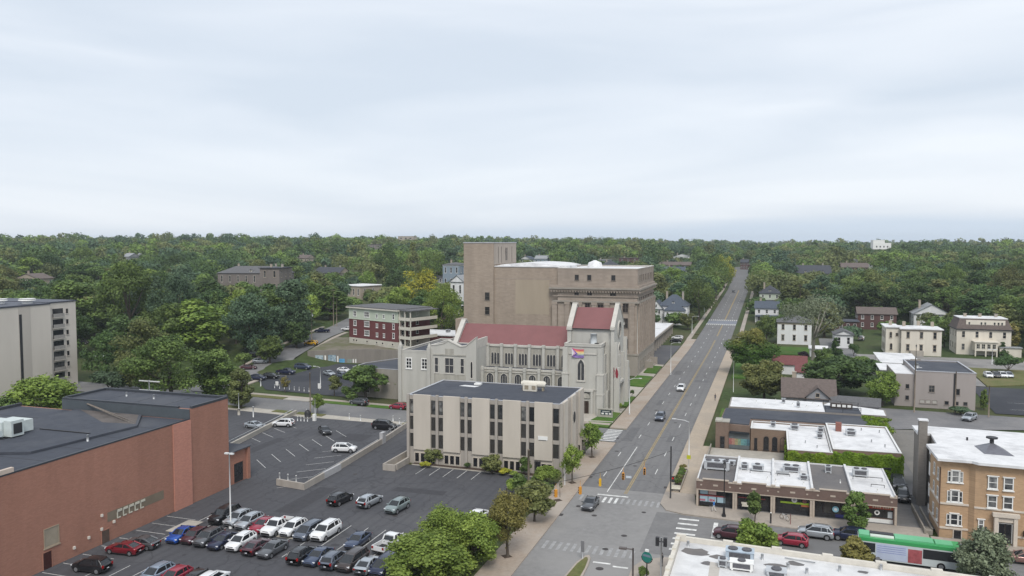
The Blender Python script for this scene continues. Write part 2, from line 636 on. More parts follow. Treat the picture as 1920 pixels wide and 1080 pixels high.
BARK=mat('bark',(0.10,0.082,0.065),0.95,0.3,3,streak=True)
BARKP=mat('pale_bark',(0.24,0.22,0.19),0.95,0.25,3,streak=True)
def leaf_quads(cent,rad,count,size,rng,squash=0.85,inner=0.55,tj=0.5,nj=0.42,loose=0.0):
 """leaf-sized faces spread through a set of leafy clumps -> verts (4n,3), tint per face (n)"""
 cent=np.asarray(cent,float);rad=np.asarray(rad,float)
 w=rad**2;w=w/w.sum()
 idx=rng.choice(len(rad),size=count,p=w)
 d=rng.normal(size=(count,3));d/=np.linalg.norm(d,axis=1)[:,None]
 rr=rad[idx]*(inner+(1.08-inner)*rng.random(count)**0.5)
 off=d*rr[:,None];off[:,2]*=squash
 p=cent[idx]+off+rng.normal(size=(count,3))*loose
 clump=rng.random(len(rad))
 tint=np.clip(0.26+0.62*(clump[idx]-0.5)+tj*(rng.random(count)-0.5)+0.2,0,1)  # random clump tone; contrast widened to imitate lit tops and shaded gaps
 nrm=d*0.75+rng.normal(size=(count,3))*nj+np.array((0,0,0.25))
 nrm/=np.linalg.norm(nrm,axis=1)[:,None]
 a=np.cross(nrm,rng.normal(size=(count,3)));a/=np.linalg.norm(a,axis=1)[:,None]+1e-9
 b=np.cross(nrm,a)
 s=(size*(0.6+0.8*rng.random(count)))[:,None]*0.5
 e=0.6+0.5*rng.random(count)[:,None]
 V=np.empty((count,4,3))
 V[:,0]=p-a*s
 V[:,1]=p-b*s*e-nrm*s*0.25
 V[:,2]=p+a*s
 V[:,3]=p+b*s*e-nrm*s*0.25
 return V.reshape(-1,3),tint
def quad_mesh(name,V,tint,mt):
 n=len(V)//4
 me=bpy.data.meshes.new(name)
 me.vertices.add(4*n);me.loops.add(4*n);me.polygons.add(n)
 me.vertices.foreach_set('co',V.astype(np.float32).ravel())
 me.loops.foreach_set('vertex_index',np.arange(4*n,dtype=np.int32))
 me.polygons.foreach_set('loop_start',np.arange(0,4*n,4,dtype=np.int32))
 me.polygons.foreach_set('loop_total',np.full(n,4,dtype=np.int32))
 at_=me.attributes.new('leaf','FLOAT','FACE')
 at_.data.foreach_set('value',tint.astype(np.float32))
 me.materials.append(mt)
 me.update()
 return me
def clumps(kind,rng):
 """leafy clumps of a tree 1 high and 1 wide: centres, radii, height where the crown starts"""
 C,R=[],[]
 if kind=='round':
  for i in range(44):
   d=rng.normal(size=3);d/=np.linalg.norm(d)
   r=rng.uniform(0.065,0.145);d*=rng.uniform(0.75,1.08)
   C.append((d[0]*0.38,d[1]*0.38,0.54+d[2]*0.36));R.append(r)
  C.append((0,0,0.56));R.append(0.3)
 elif kind=='tall':
  for i in range(48):
   t=rng.random();a=rng.uniform(0,2*pi)
   z=0.14+0.80*t
   rad=0.40*math.sin(pi*min(1,0.12+0.86*t))**0.7
   q=rad*rng.uniform(0.5,1)
   C.append((q*cos(a),q*sin(a),z));R.append(rng.uniform(0.06,0.13))
 elif kind=='spread':
  for i in range(24):
   a=rng.uniform(0,2*pi);q=0.42*rng.random()**0.5
   C.append((q*cos(a),q*sin(a),0.62+0.28*(1-(q/0.45)**2)*rng.uniform(0.5,1)+rng.uniform(-0.1,0.03)))
   R.append(rng.uniform(0.085,0.135))
 elif kind=='wide':
  for i in range(60):
   a=rng.uniform(0,2*pi);q=0.40*rng.random()**0.5
   zt=0.24+0.66*math.sqrt(max(0,1-(q/0.46)**2))
   C.append((q*cos(a),q*sin(a),rng.uniform(0.18,zt)if rng.random()<0.45 else zt*rng.uniform(0.9,1.05)));R.append(rng.uniform(0.055,0.125))
 elif kind=='cone':
  for i in range(46):
   t=rng.random()**1.25;a=rng.uniform(0,2*pi)
   q=0.40*(1-t)*rng.uniform(0.55,1.0)
   C.append((q*cos(a),q*sin(a),0.08+0.86*t));R.append(0.05+0.085*(1-t))
 elif kind=='bush':
  for i in range(16):
   a=rng.uniform(0,2*pi);q=0.33*rng.random()**0.5
   C.append((q*cos(a),q*sin(a),0.25+0.5*math.sqrt(max(0,1-(q/0.4)**2))*rng.uniform(0.6,1)));R.append(rng.uniform(0.14,0.2))
 elif kind=='street':
  for i in range(46):
   t=rng.random()**0.8;a=rng.uniform(0,2*pi)
   q=0.42*math.sin(pi*(0.16+0.78*t))*rng.uniform(0.25,1)**0.6
   C.append((q*cos(a),q*sin(a),0.34+0.60*t));R.append(rng.uniform(0.06,0.12))
 elif kind=='feather':
  for i in range(64):
   t=rng.random();a=rng.uniform(0,2*pi)
   q=0.44*math.sin(pi*(0.22+0.70*t))*rng.uniform(0.2,1)**0.55
   C.append((q*cos(a),q*sin(a),0.16+0.78*t));R.append(rng.uniform(0.05,0.11))
 elif kind=='young':
  for i in range(15):
   t=rng.random();a=rng.uniform(0,2*pi)
   q=0.32*math.sin(pi*(0.1+0.85*t))*rng.uniform(0.4,1)
   C.append((q*cos(a),q*sin(a),0.38+0.54*t));R.append(rng.uniform(0.09,0.15))
 return np.array(C),np.array(R)
SOFT=('street','young','feather')
ASPECT={'street':0.85,'feather':0.9,'round':0.85,'tall':0.60,'spread':1.0,'wide':1.05,'cone':0.50,'bush':1.2,'young':0.62}
CROWN_CACHE={}
def crown_mesh(kind,colour,var,count,leaf):
 key=(kind,colour,var,count,leaf)
 if key not in CROWN_CACHE:
  geo=(kind,var,count,leaf)
  if geo not in CROWN_CACHE:
   rng=np.random.default_rng(var*101+len(kind)*31+5)
   C,R=clumps(kind,rng)
   C=C.copy();asp=ASPECT[kind]
   C[:,:2]*=asp
   Rr=R*(0.55+0.45*asp)
   CROWN_CACHE[geo]=(leaf_quads(C,Rr,count,leaf,rng,inner=0.35 if kind in SOFT else 0.45,loose=0.028 if kind in SOFT else 0.008),C,Rr)
  (V,tint),C,R=CROWN_CACHE[geo]
  if colour=='orange':
   zc=V[::4,2]
   tint=np.clip((zc-0.62)*2.2+0.5*(tint-0.3),0,1)
  CROWN_CACHE[key]=quad_mesh('crown',V,tint,LEAF[colour])
 return CROWN_CACHE[key]
TRUNK_CACHE={}
def trunk_mesh(kind,var,pale=False):
 key=(kind,var,pale)
 if key not in TRUNK_CACHE:
  rng=np.random.default_rng(var*13+len(kind))
  C,R=clumps(kind,np.random.default_rng(var*101+len(kind)*31+5))
  asp=ASPECT[kind]
  m=MB()
  fork={'cone':0.85,'young':0.5,'bush':0.15}.get(kind,0.34)
  r0={'young':0.017,'bush':0.03}.get(kind,0.024)
  j=rng.uniform(-0.015,0.015,4)
  m.tube([(0,0,-0.02),(j[0]*0.3,j[1]*0.3,0.05),(j[0],j[1],fork*0.6),(j[2],j[3],fork)],[r0*1.5,r0,r0*0.85,r0*0.65 if kind!='cone' else 0.006],7,caps=False)
  if kind!='cone':
   for i in range(7 if kind in('spread','wide','street','feather')else 5):
    c=C[rng.integers(len(C))]
    e=np.array((c[0]*asp,c[1]*asp,max(c[2],fork+0.1)))
    s=np.array((j[2],j[3],fork*rng.uniform(0.8,1.0)))
    mid=s*0.5+e*0.5+np.array((0,0,-0.04))+rng.uniform(-0.02,0.02,3)
    m.tube([s,mid,e],[r0*0.55,r0*0.36,r0*0.1],5,caps=False)
  o=m.build('trunk',BARKP if pale else BARK,None,org=(0,0,0))
  TRUNK_CACHE[key]=o.data
  bpy.data.objects.remove(o)
 return TRUNK_CACHE[key]
KIND_NAME={'cone':'conifer_tree','bush':'shrub','young':'young_tree'}
def tree(x,y,z,h,w,kind,colour,label,group=None,cat=None,count=3600,leaf=None,var=None,pale=False,name=None):
 """h, w in metres; leaf size in metres"""
 var=random.randrange(3)if var is None else var
 leaf=leaf or 0.55
 lf=round(leaf/h,3)
 lf=max(0.010,round(lf/0.004)*0.004)
 root=empty(name or KIND_NAME.get(kind,'tree'),label,cat or('shrub' if kind=='bush' else 'tree'),(x,y,z),random.uniform(0,2*pi),group)
 wx=w/(h*ASPECT[kind])
 root.scale=(h*wx,h*wx*random.uniform(0.92,1.08),h)
 for nm,me in(('trunk',trunk_mesh(kind,var,pale)),('crown',crown_mesh(kind,colour,var,count,lf))):
  o=bpy.data.objects.new(nm,me)
  COL.objects.link(o)
  o.parent=root
 return root
def tree_px(u,v,vtop,wpx,kind,colour,label,z=None,**k):
 """surveyed tree: foot at sight line (u,v), top at vtop, crown wpx wide (photo pixels)"""
 x,y=P(u,v,z)
 zz=T(x,y)if z is None else z
 d=depth(x,y,zz)
 w=wpx*d/F_PX
 x_top=d*(454-vtop)/F_PX+CAM_H
 h=max(1.0,x_top-zz)
 return tree(x,y,zz,h,w,kind,colour,label,**k)
 # ------------ vehicles
def paint(name,c,metal=0.25,rough=0.28):
 return mat('paint_'+name,c,rough,0.03,1.0,metal=metal,spec=0.5,coat=0.5)
PAINT={'white':paint('white',(0.72,0.73,0.74),0.0),'black':paint('black',(0.014,0.014,0.017)),'silver':paint('silver',(0.42,0.45,0.48),0.5),'grey':paint('grey',
 (0.11,
 0.115,
 0.125),
 0.4),
 'blue':paint('bright_blue',
 (0.010,
 0.075,
 0.36)),
 'navy':paint('navy',
 (0.014,
 0.020,
 0.055)),
 'steel':paint('steel_blue',
 (0.055,
 0.075,
 0.13),
 0.4),
 'slate':paint('slate_blue_grey',
 (0.12,
 0.14,
 0.18),
 0.4),
 'red':paint('dark_red',
 (0.20,
 0.012,
 0.022)),
 'crimson':paint('crimson',
 (0.30,
 0.02,
 0.045)),
 'maroon':paint('maroon',
 (0.075,
 0.022,
 0.032)),
 'sage':paint('grey_green',
 (0.24,
 0.29,
 0.29),
 0.4),
 'yellow':paint('yellow',
 (0.62,
 0.36,
 0.02),
 0.0),
 'brown':paint('dark_brown',
 (0.055,
 0.042,
 0.040),
 0.4),
 'pink':paint('pinkish_bronze',
 (0.30,
 0.17,
 0.15),
 0.4),
 'lightblue':paint('pale_blue',
 (0.28,
 0.34,
 0.42),
 0.4),
 }
TYRE=mat('tyre_rubber',(0.015,0.015,0.016),0.9,0.1,4)
RIM=mat('wheel_rim',(0.38,0.39,0.41),0.35,0.05,4,metal=0.7)
LAMP=mat('headlight_lens',(0.75,0.77,0.80),0.15,0.02,4)
TAIL=mat('taillight_lens',(0.28,0.012,0.012),0.2,0.02,4)
TRIM=mat('black_trim',(0.022,0.022,0.024),0.6,0.1,4)
PLATE=mat('licence_plate',(0.6,0.62,0.66),0.5,0.05,4)
CARS={'sedan':(4.75,1.84,1.46,0.98,0.93,0.73,0.54,0.30,0.09,1.03),'hatch':(4.25,1.80,1.53,1.01,0.97,0.77,0.60,0.17,0.04,1.03),'suv':(4.65,1.90,1.70,1.14,
 1.10,
 0.77,
 0.59,
 0.14,
 0.035,
 1.15),
 'bigsuv':(5.25,
 2.04,
 1.90,
 1.27,
 1.23,
 0.78,
 0.62,
 0.10,
 0.03,
 1.28),
 'van':(5.15,
 2.00,
 1.76,
 1.12,
 1.06,
 0.87,
 0.64,
 0.10,
 0.03,
 1.13),
 'pickup':(5.80,
 2.04,
 1.92,
 1.25,
 1.22,
 0.755,
 0.655,
 0.455,
 0.405,
 1.17),
 }
CARMESH={}
def loft(m,secs,smooth=True,cap=True):
 n=len(secs[0])
 vs=[p for s in secs for p in s]
 fs=[]
 for i in range(len(secs)-1):
  for k in range(n-1):
   fs.append((i*n+k,i*n+k+1,(i+1)*n+k+1,(i+1)*n+k))
  fs.append((i*n+n-1,i*n,(i+1)*n,(i+1)*n+n-1))
 if cap:
  fs.append(tuple(range(n)))
  fs.append(tuple(range((len(secs)-1)*n+n-1,(len(secs)-1)*n-1,-1)))
 m.add(vs,fs,smooth)
def car_parts(kind,colour):
 key=(kind,colour)
 if key in CARMESH:
  return CARMESH[key]
 Ln,Wd,H,belt,hood,cowl,rf,rr,rb,trunk=CARS[kind]
 X=lambda f:(f-0.5)*Ln
 hw=Wd/2
 parts=[]
 def sec(x,w,zb,zt,rnd=0.10):
  return[(x,-w*0.90,zb),(x,w*0.90,zb),(x,w,zb+0.12),(x,w,zt-rnd*1.6),(x,w*0.955,zt-rnd*0.5),(x,w*0.86,zt),(x,-w*0.86,zt),(x,-w*0.955,zt-rnd*0.5),(x,-w,
   zt-rnd*1.6),
   (x,
   -w,
   zb+0.12)]
 m=MB()
 gc=0.20 if kind in('sedan','hatch','van')else 0.28
 st=[(0.0,0.86,gc+0.18,trunk*0.86),(0.012,0.95,gc+0.06,trunk*0.96),(0.05,1.0,gc,trunk),(rb+0.03,1.0,gc,trunk if kind!='pickup' else trunk),(0.36,1.0,gc,
  belt),
  (0.60,
  1.0,
  gc,
  belt),
  (cowl,
  0.995,
  gc,
  belt-0.01),
  (cowl+0.06,
  0.99,
  gc,
  hood),
  (0.90,
  0.985,
  gc,
  hood*0.965),
  (0.945,
  0.95,
  gc,
  hood*0.90),
  (0.978,
  0.88,
  gc+0.03,
  hood*0.80),
  (0.992,
  0.80,
  gc+0.07,
  hood*0.70),
  (1.0,
  0.68,
  gc+0.14,
  hood*0.60)]
 st=sorted(st)
 if kind=='pickup':
  cabx=0.40
  st=[s for s in st if s[0]>cabx]
  st=[(cabx,1.0,gc,belt)]+st
  loft(m,[sec(X(f),hw*w,zb,zt)for f,w,zb,zt in st])
  b0,b1=X(0.0),X(cabx)-0.03
  m.box(b0+0.1,b1,-hw*0.97,-hw*0.97+0.09,0.55,trunk)
  m.box(b0+0.1,b1,hw*0.97-0.09,hw*0.97,0.55,trunk)
  m.box(b0+0.02,b0+0.1,-hw*0.97,hw*0.97,0.52,trunk-0.01)
  m.box(b1-0.05,b1,-hw*0.94,hw*0.94,0.6,trunk-0.02)
  m.box(b0+0.11,b1-0.06,-hw*0.90,hw*0.90,0.50,0.60)
  m.mi=1
  m.box(b0-0.08,b0+0.01,-hw*0.88,hw*0.88,0.42,0.58)
  m.box(b0+0.12,b1-0.07,-hw*0.86,hw*0.86,0.605,0.64)
  m.mi=0
 else:
  loft(m,[sec(X(f),hw*w,zb,zt)for f,w,zb,zt in st])
 zr=H
 wr,wb=hw*0.77,hw*0.93
 xs=(X(rb),X(rr),X(rf),X(cowl))
 zb_r=(trunk if kind!='pickup' else belt)-0.03
 roof=[(xs[1]-0.12,zr-0.11,wr*0.93),(xs[1]+0.12,zr-0.04,wr*0.98),(xs[1]+0.35*(xs[2]-xs[1]),zr,wr),(xs[1]+0.7*(xs[2]-xs[1]),zr-0.01,wr),(xs[2]-0.1,zr-0.05,
  wr*0.98),
  (xs[2]+0.06,
  zr-0.10,
  wr*0.95)]
 secs=[[(x,-w,z-0.07),(x,w,z-0.07),(x,w*0.96,z-0.02),(x,w*0.75,z),(x,-w*0.75,z),(x,-w*0.96,z-0.02)]for x,z,w in roof]
 loft(m,secs)
 def pillar(p,q,r):
  m.tube([p,q],r,5,False)
 for s in(-1,1):
  pillar((xs[3],s*wb*0.95,belt-0.03),(xs[2],s*wr*0.95,zr-0.08),0.07)
  pillar((xs[0],s*wb*0.93,zb_r),(xs[1],s*wr*0.94,zr-0.08),0.12)
  mx=0.55*xs[1]+0.45*xs[2]
  pillar((mx,s*wb*0.985,belt-0.03),(mx,s*wr*0.985,zr-0.07),0.06)
  if kind in('suv','bigsuv','van','hatch'):
   cx=xs[1]+0.25*(mx-xs[1])
   pillar((cx-0.1,s*wb*0.985,belt-0.03),(cx,s*wr*0.985,zr-0.07),0.09)
  if kind in('suv','bigsuv','van'):
   m.mi=1
   m.tube([(xs[1]+0.15,s*wr*0.85,zr+0.04),(xs[2]-0.25,s*wr*0.85,zr+0.04)],0.025,5)
   m.mi=0
 m.mi=1
 wx=(X(0.185),X(0.815))
 wr_=0.34 if kind in('sedan','hatch')else 0.385
 for x in wx:
  for s in(-1,1):
   n=14
   vs=[(x,s*(hw+0.004),wr_)]+[(x+(wr_+0.07)*cos(2*pi*k/n),s*(hw+0.004),max(gc-0.02,wr_+(wr_+0.07)*sin(2*pi*k/n)))for k in range(n)]
   m.add(vs,[(0,k+1,(k+1)%n+1)for k in range(n)])
 m.box(X(0.27),X(0.73),-hw-0.006,hw+0.006,gc,gc+0.10)
 m.box(X(0.985),X(1.0)+0.015,-hw*0.6,hw*0.6,gc+0.16,gc+0.34)
 m.box(X(0.978),X(0.992)+0.012,-hw*0.42,hw*0.42,hood*0.60,hood*0.74)
 m.box(X(0)-0.02,X(0.02),-hw*0.8,hw*0.8,gc+0.12,gc+0.26)
 o=m.build('body',[PAINT[colour],TRIM],None,org=(0,0,0));parts.append(('body',o.data,None));bpy.data.objects.remove(o)
 def one(name,mm,mats,sub=None):
  o=mm.build(name,mats,None,org=(0,0,0));parts.append((name,o.data,sub));bpy.data.objects.remove(o)
 g=MB().quad((xs[3]+0.02,-wb*0.90,belt-0.02),(xs[3]+0.02,wb*0.90,belt-0.02),(xs[2]+0.01,wr*0.90,zr-0.075),(xs[2]+0.01,-wr*0.90,zr-0.075))
 one('windscreen',g,CARGLASS)
 g=MB().quad((xs[0]-0.01,-wb*0.88,zb_r),(xs[0]-0.01,wb*0.88,zb_r),(xs[1]-0.01,wr*0.88,zr-0.085),(xs[1]-0.01,-wr*0.88,zr-0.085))
 one('rear_window',g,CARGLASS)
 for s in(-1,1):
  g=MB().quad((xs[0]+0.06,s*wb*0.955,zb_r),(xs[3]-0.06,s*wb*0.975,belt-0.02),(xs[2]-0.02,s*wr*0.975,zr-0.085),(xs[1]+0.03,s*wr*0.965,zr-0.085))
  one('side_window',g,CARGLASS)
  g=MB().box(X(0.955),X(0.982),s*hw*0.80-0.16,s*hw*0.80+0.13,hood*0.70,hood*0.83)
  one('headlight',g,LAMP)
  g=MB().box(X(0)-0.012,X(0.025),s*hw*0.80-0.12,s*hw*0.80+0.14,trunk*0.70,trunk*(0.88 if kind in('sedan',)else 0.97))
  one('taillight',g,TAIL)
  g=MB();g.box(xs[3]-0.22,xs[3]-0.05,s*hw*1.0-0.02*s,s*hw*1.0+0.2*s,belt-0.02,belt+0.12)
  one('wing_mirror',g,PAINT[colour])
  for x in wx:
   t_=MB()
   t_.tube([(x,s*(hw-0.20),wr_),(x,s*(hw+0.012),wr_)],wr_,14)
   one('wheel',t_,TYRE)
   r_=MB();r_.tube([(x,s*(hw+0.0135),wr_),(x,s*(hw+0.022),wr_)],wr_*0.66,12)
   for k in range(5):
    pass
   one('rim',r_,RIM,len(parts)-1)
 g=MB().box(X(0)-0.03,X(0)-0.022,-0.16,0.16,gc+0.30,gc+0.42)
 one('licence_plate',g,PLATE)
 CARMESH[key]=parts
 return parts
CAR_NAME={'sedan':'sedan_car','hatch':'hatchback_car','suv':'suv','bigsuv':'suv','van':'minivan','pickup':'pickup_truck'}
CAR_CAT={'sedan':'car','hatch':'car','suv':'car','bigsuv':'car','van':'minivan','pickup':'pickup truck'}
def car(x,y,z,heading,kind,colour,label,group='parked cars',tilt=0.0):
 root=empty(CAR_NAME[kind],label,CAR_CAT[kind],(x,y,z),RAD(heading),group)
 if tilt:
  root.rotation_euler=(0,-tilt,RAD(heading))
 obs=[]
 for nm,me,sub in car_parts(kind,colour):
  o=bpy.data.objects.new(nm,me)
  COL.objects.link(o)
  o.parent=root if sub is None else obs[sub]
  obs.append(o)
 return root
def car_px(u,v,heading,kind,colour,label,group='parked cars',zc=0.75,z0=None):
 """centre of the car seen at (u,v), about 0.75 m above the ground it stands on"""
 zg=0.0 if z0 is None else z0
 x,y=P(u,v,zg+zc)
 if z0 is None:
  for _ in range(12):
   zg=0.5*zg+0.5*T(x,y)
   x,y=P(u,v,zg+zc)
  zg=T(x,y)
 return car(x,y,zg+0.02,heading,kind,colour,label,group)
 # ------------ land, roads, lots
ASPH=roadmat('road_asphalt',(0.168,0.166,0.167),0.4,(0.205,0.201,0.198),(0.132,0.131,0.134))
ASPHX=surface2('intersection_concrete',(0.222,0.218,0.215),(0.262,0.256,0.25),0.9,0.06,1.2,0.42,0.6)
ASPHS=surface2('side_street_asphalt',(0.185,0.183,0.182),(0.145,0.145,0.15),0.9,0.06,1.4)
LOT=roadmat('parking_lot_asphalt',(0.076,0.077,0.085),0.9,(0.115,0.114,0.118),(0.058,0.059,0.066))
LOTD=surface2('dark_fresh_asphalt',(0.042,0.045,0.054),(0.060,0.062,0.070),0.85,0.05,1.2)
CONC=surface2('concrete_paving',(0.42,0.39,0.34),(0.33,0.31,0.275),0.9,0.12,1.6)
PAVER=surface2('sidewalk_pavers',(0.34,0.28,0.228),(0.37,0.325,0.28),0.9,0.10,2.0)
PAVE2=surface2('sidewalk_concrete',(0.37,0.325,0.28),(0.31,0.275,0.24),0.9,0.1,1.8)
PAVEE=surface2('sidewalk_tan_concrete',(0.40,0.335,0.265),(0.35,0.30,0.245),0.9,0.1,1.8)
GRASS=surface2('lawn_grass',(0.055,0.125,0.018),(0.085,0.135,0.026),0.95,0.25,3.0,fine=0.3)
DRYGRASS=surface2('dry_grass',(0.115,0.125,0.045),(0.15,0.135,0.06),0.95,0.2,3.0,fine=0.3)
LAND=surface2('land_turf',(0.048,0.072,0.022),(0.075,0.078,0.035),0.95,0.02,0.6,fine=0.35)
PAINTW=mat('road_paint_white',(0.62,0.62,0.60),0.8,0.35,1.6,detail=8)
PAINTF=mat('road_paint_faded',(0.30,0.30,0.30),0.85,0.25,1.4,detail=8)
PAINTY=mat('road_paint_yellow',(0.33,0.25,0.12),0.85,0.22,0.8,detail=8)
SOIL=mat('planting_soil',(0.07,0.05,0.038),0.95,0.3,2)
STONE=mat('retaining_stone',(0.27,0.245,0.21),0.9,0.22,1.2,bump=0.3)
def grid_land():
 def lines(lo,hi,mid0,mid1,step):
  a=list(np.arange(mid0,mid1+0.1,step))
  d,x=step,mid1
  while x<hi:
   d*=1.25;x=min(x+d,hi);a.append(x)
  d,x=step,mid0
  while x>lo:
   d*=1.25;x=max(x-d,lo);a.insert(0,x)
  return a
 xs=lines(-4000,4000,-480,420,15)
 ys=lines(-200,4000,0,960,15)
 nx,ny=len(xs),len(ys)
 V=[(x,y,T(x,y)-0.15)for y in ys for x in xs]
 Fc=[(j*nx+i,j*nx+i+1,(j+1)*nx+i+1,(j+1)*nx+i)for j in range(ny-1)for i in range(nx-1)]
 m=MB();m.add(V,Fc,True)
 struct(m.build('ground',LAND,None,(0,0,0)))
grid_land()
def resample(path,step):
 o=[path[0]]
 for p,q in zip(path,path[1:]):
  n=max(1,int(math.ceil(hypot(q[0]-p[0],q[1]-p[1])/step)))
  o+=[(p[0]+(q[0]-p[0])*i/n,p[1]+(q[1]-p[1])*i/n)for i in range(1,n+1)]
 return o
def strip_into(m,path,wl,wr,dz,step=8.0,nw=2,thick=0.0):
 """ribbon along path from wl left to wr right of it, laid on the land"""
 pts=resample(path,step)
 vs,fs=[],[]
 for i,p in enumerate(pts):
  a,b=pts[max(i-1,0)],pts[min(i+1,len(pts)-1)]
  d=(b[0]-a[0],b[1]-a[1]);l=hypot(*d);nx,ny=-d[1]/l,d[0]/l
  row=[]
  for k in range(nw+1):
   s=wl+(-wr-wl)*k/nw
   x,y=p[0]+nx*s,p[1]+ny*s
   row.append((x,y,T(x,y)+dz))
  if thick:
   row=[(row[0][0],row[0][1],row[0][2]-thick)]+row+[(row[-1][0],row[-1][1],row[-1][2]-thick)]
  vs+=row
 k=nw+1+(2 if thick else 0)
 for i in range(len(pts)-1):
  for j in range(k-1):
   fs.append((i*k+j,i*k+j+1,(i+1)*k+j+1,(i+1)*k+j))
 if thick:
  fs+=[tuple(range(k)),tuple(range((len(pts)-1)*k,len(pts)*k))]
 m.add(vs,fs)
def strip(name,path,wl,wr,dz,mt,step=8.0,nw=2,thick=0.0):
 m=MB();strip_into(m,path,wl,wr,dz,step,nw,thick)
 return struct(m.build(name,mt,None,(0,0,0)))
def slab(name,pts,mt,z=0.14,base=-0.12):
 m=MB();m.prism(pts,base,z)
 return struct(m.build(name,mt,None,(0,0,0)))
def sheet(name,pts,mt,z=0.0):
 m=MB();m.quad(*[(x,y,z)for x,y in pts])
 return struct(m.build(name,mt,None,(0,0,0)))
RW,RE,RC=-29.2,-15.8,-21.75
RMID=(RW+RE)/2
def sy(x,off=0.0):
 """south kerb line of the side street"""
 return 157.0+(-33.0-x)*0.066+off
strip('main_road',[(RMID,30),(RMID,97.0)],6.7,6.7,0.0,ASPHX)
sheet('intersection',[(RW,97),(RE,97),(RE,126.5),(RW,126.5)],ASPHX,0.0)
strip('main_road_north',[(RMID,126.5),(RMID,560),(RMID-2.5,700),(RMID-9,850)],6.7,6.7,0.0,ASPH)
sheet('cross_street',[(RE,101.5),(9,100.5),(150,92.0),(150,107.0),(9,116.2),(RE,117.6)],surface2('cross_street_asphalt',(0.19,0.187,0.186),(0.15,0.149,
 0.15),
 0.9,
 0.07,
 1.3),
 0.0)
sheet('side_street',[(RW,sy(RW)),(RW,sy(RW,11)),(-33,sy(-33,11)),(-260,sy(-260,11)),(-260,sy(-260)),(-33,sy(-33))],ASPHS,0.0)
HS=[(-147,176),(-150,205),(-157,245),(-166,285),(-182,340)]
strip('hill_street',HS,5.0,5.0,0.03,ASPHS)
strip('hill_street_sidewalk',[(-139.6,183),(-143.6,208),(-150,244),(-156,272)],0.8,0.8,0.12,PAVE2,thick=0.3)
strip('hill_street_sidewalk_far',[(-155.5,190),(-158,208),(-165,245),(-174,285)],0.7,0.7,0.10,PAVE2,thick=0.3)
sheet('parking_lot',[(-130,40),(-36.6,40),(-36.6,129.4),(-62.6,129.4),(-62.6,158.0),(-130,161.5)],LOT,-0.004)
sheet('church_lot',[(-130.5,184.0),(-104.5,181.6),(-110.0,206),(-124,231.5),(-147,231),(-147.3,202)],LOTD,0.0)
slab('sidewalk',[(-33.4,30),(RW,30),(RW,sy(-30,-0.8)),(-33.4,sy(-33,-0.8))],PAVER)
strip('sidewalk_north_west',[(-31.2,sy(-31,11.8)),(-31.2,330)],1.7,2.0,0.14,PAVER,thick=0.3)
strip('sidewalk_north_west_far',[(-32.3,330.01),(-32.3,560),(-34.8,700),(-41.0,840)],0.8,0.9,0.10,PAVE2,thick=0.3)
strip('verge_north_west',[(-30.3,345),(-30.3,560),(-32.8,700),(-39.0,840)],1.05,1.0,0.08,LAND,thick=0.3)
strip('sidewalk_north_east',[(-13.8,127.5),(-13.8,330)],2.0,1.3,0.14,PAVEE,thick=0.3)
strip('sidewalk_north_east_far',[(-12.6,330.01),(-12.6,560),(-15.0,700),(-21.3,840)],0.8,0.9,0.10,PAVE2,thick=0.3)
strip('verge_north_east',[(-14.6,345),(-14.6,560),(-17.0,700),(-23.3,840)],1.0,1.1,0.08,LAND,thick=0.3)
slab('corner_sidewalk',[(RE,121.4),(-14.6,118.6),(-12.0,117.7),(20.6,115.2),(20.9,121.98),(-10.52,122.0),(-11.2,127.45),(RE,127.45)],PAVE2)
slab('corner_sidewalk_south',[(RE,30),(-10.45,30),(-10.45,95.2),(30,93.0),(30,98.0),(-9,100.6),(-12.5,100.4),(-14.9,98.8),(RE,96.0)],PAVE2)
slab('apartment_sidewalk',[(20.64,115.0),(60,112.0),(60,117.0),(20.95,119.0)],PAVE2)
slab('shop_side_sidewalk',[(-12.49,127.5),(-10.52,127.5),(-10.52,138.0),(-11.05,138.0),(-11.05,158.8),(-12.49,158.8)],PAVEE)
sheet('corner_gutter',[(RE,117.61),(-12.0,117.5),(-14.6,118.6),(RE,121.4)],ASPHX)
sheet('corner_gutter_south',[(RE,96.0),(-14.9,98.8),(-12.5,100.4),(-9.0,100.6),(-9.0,101.2),(RE,101.49)],ASPHX)
strip('villa_drive',[(20.5,296),(21.5,346)],3.5,8.0,0.10,ASPHS,6,3)
slab('side_street_sidewalk',[(-33.42,sy(-33,-0.8)),(-33.4,sy(-33,-3.0)),(-62.5,sy(-62,-1.6)),(-62.58,sy(-62,-0.3)),(-33.42,sy(-33,-0.2))],PAVE2)
sheet('concrete_apron',[(-62.7,157.2),(-62.7,sy(-62,-0.05)),(-128,sy(-128,-0.05)),(-128,159.5),(-104,157.6)],CONC,0.012)
slab('side_street_sidewalk_north',[(-33.4,sy(-33,13.6)),(-33.4,sy(-33,15.4)),(-139,sy(-139,15.2)),(-139,sy(-139,13.4))],PAVE2)
for i,(a,b,g)in enumerate([(-42,-60,GRASS),(-66,-82,GRASS),(-83.5,-93.5,GRASS),(-96.5,-107.5,GRASS),(-110.5,-118,CONC),(-118.3,-131.5,DRYGRASS)]):
 slab('verge',[(a,sy(a,11.02)),(a,sy(a,13.55)),(b,sy(b,13.55)),(b,sy(b,11.02))],g,0.12)
for a,b in((-98,-105.5),(-106.5,-112),(-121,-135),(-71,-77)):
 slab('verge',[(a,sy(a,-0.1)),(b,sy(b,-0.1)),(b,sy(b,-2.2)),(a,sy(a,-2.2))],DRYGRASS,0.13)
slab('lawn',[(-33.35,168.9),(-33.35,173.6),(-38.6,173.0),(-38.6,169.6)],GRASS,0.13)
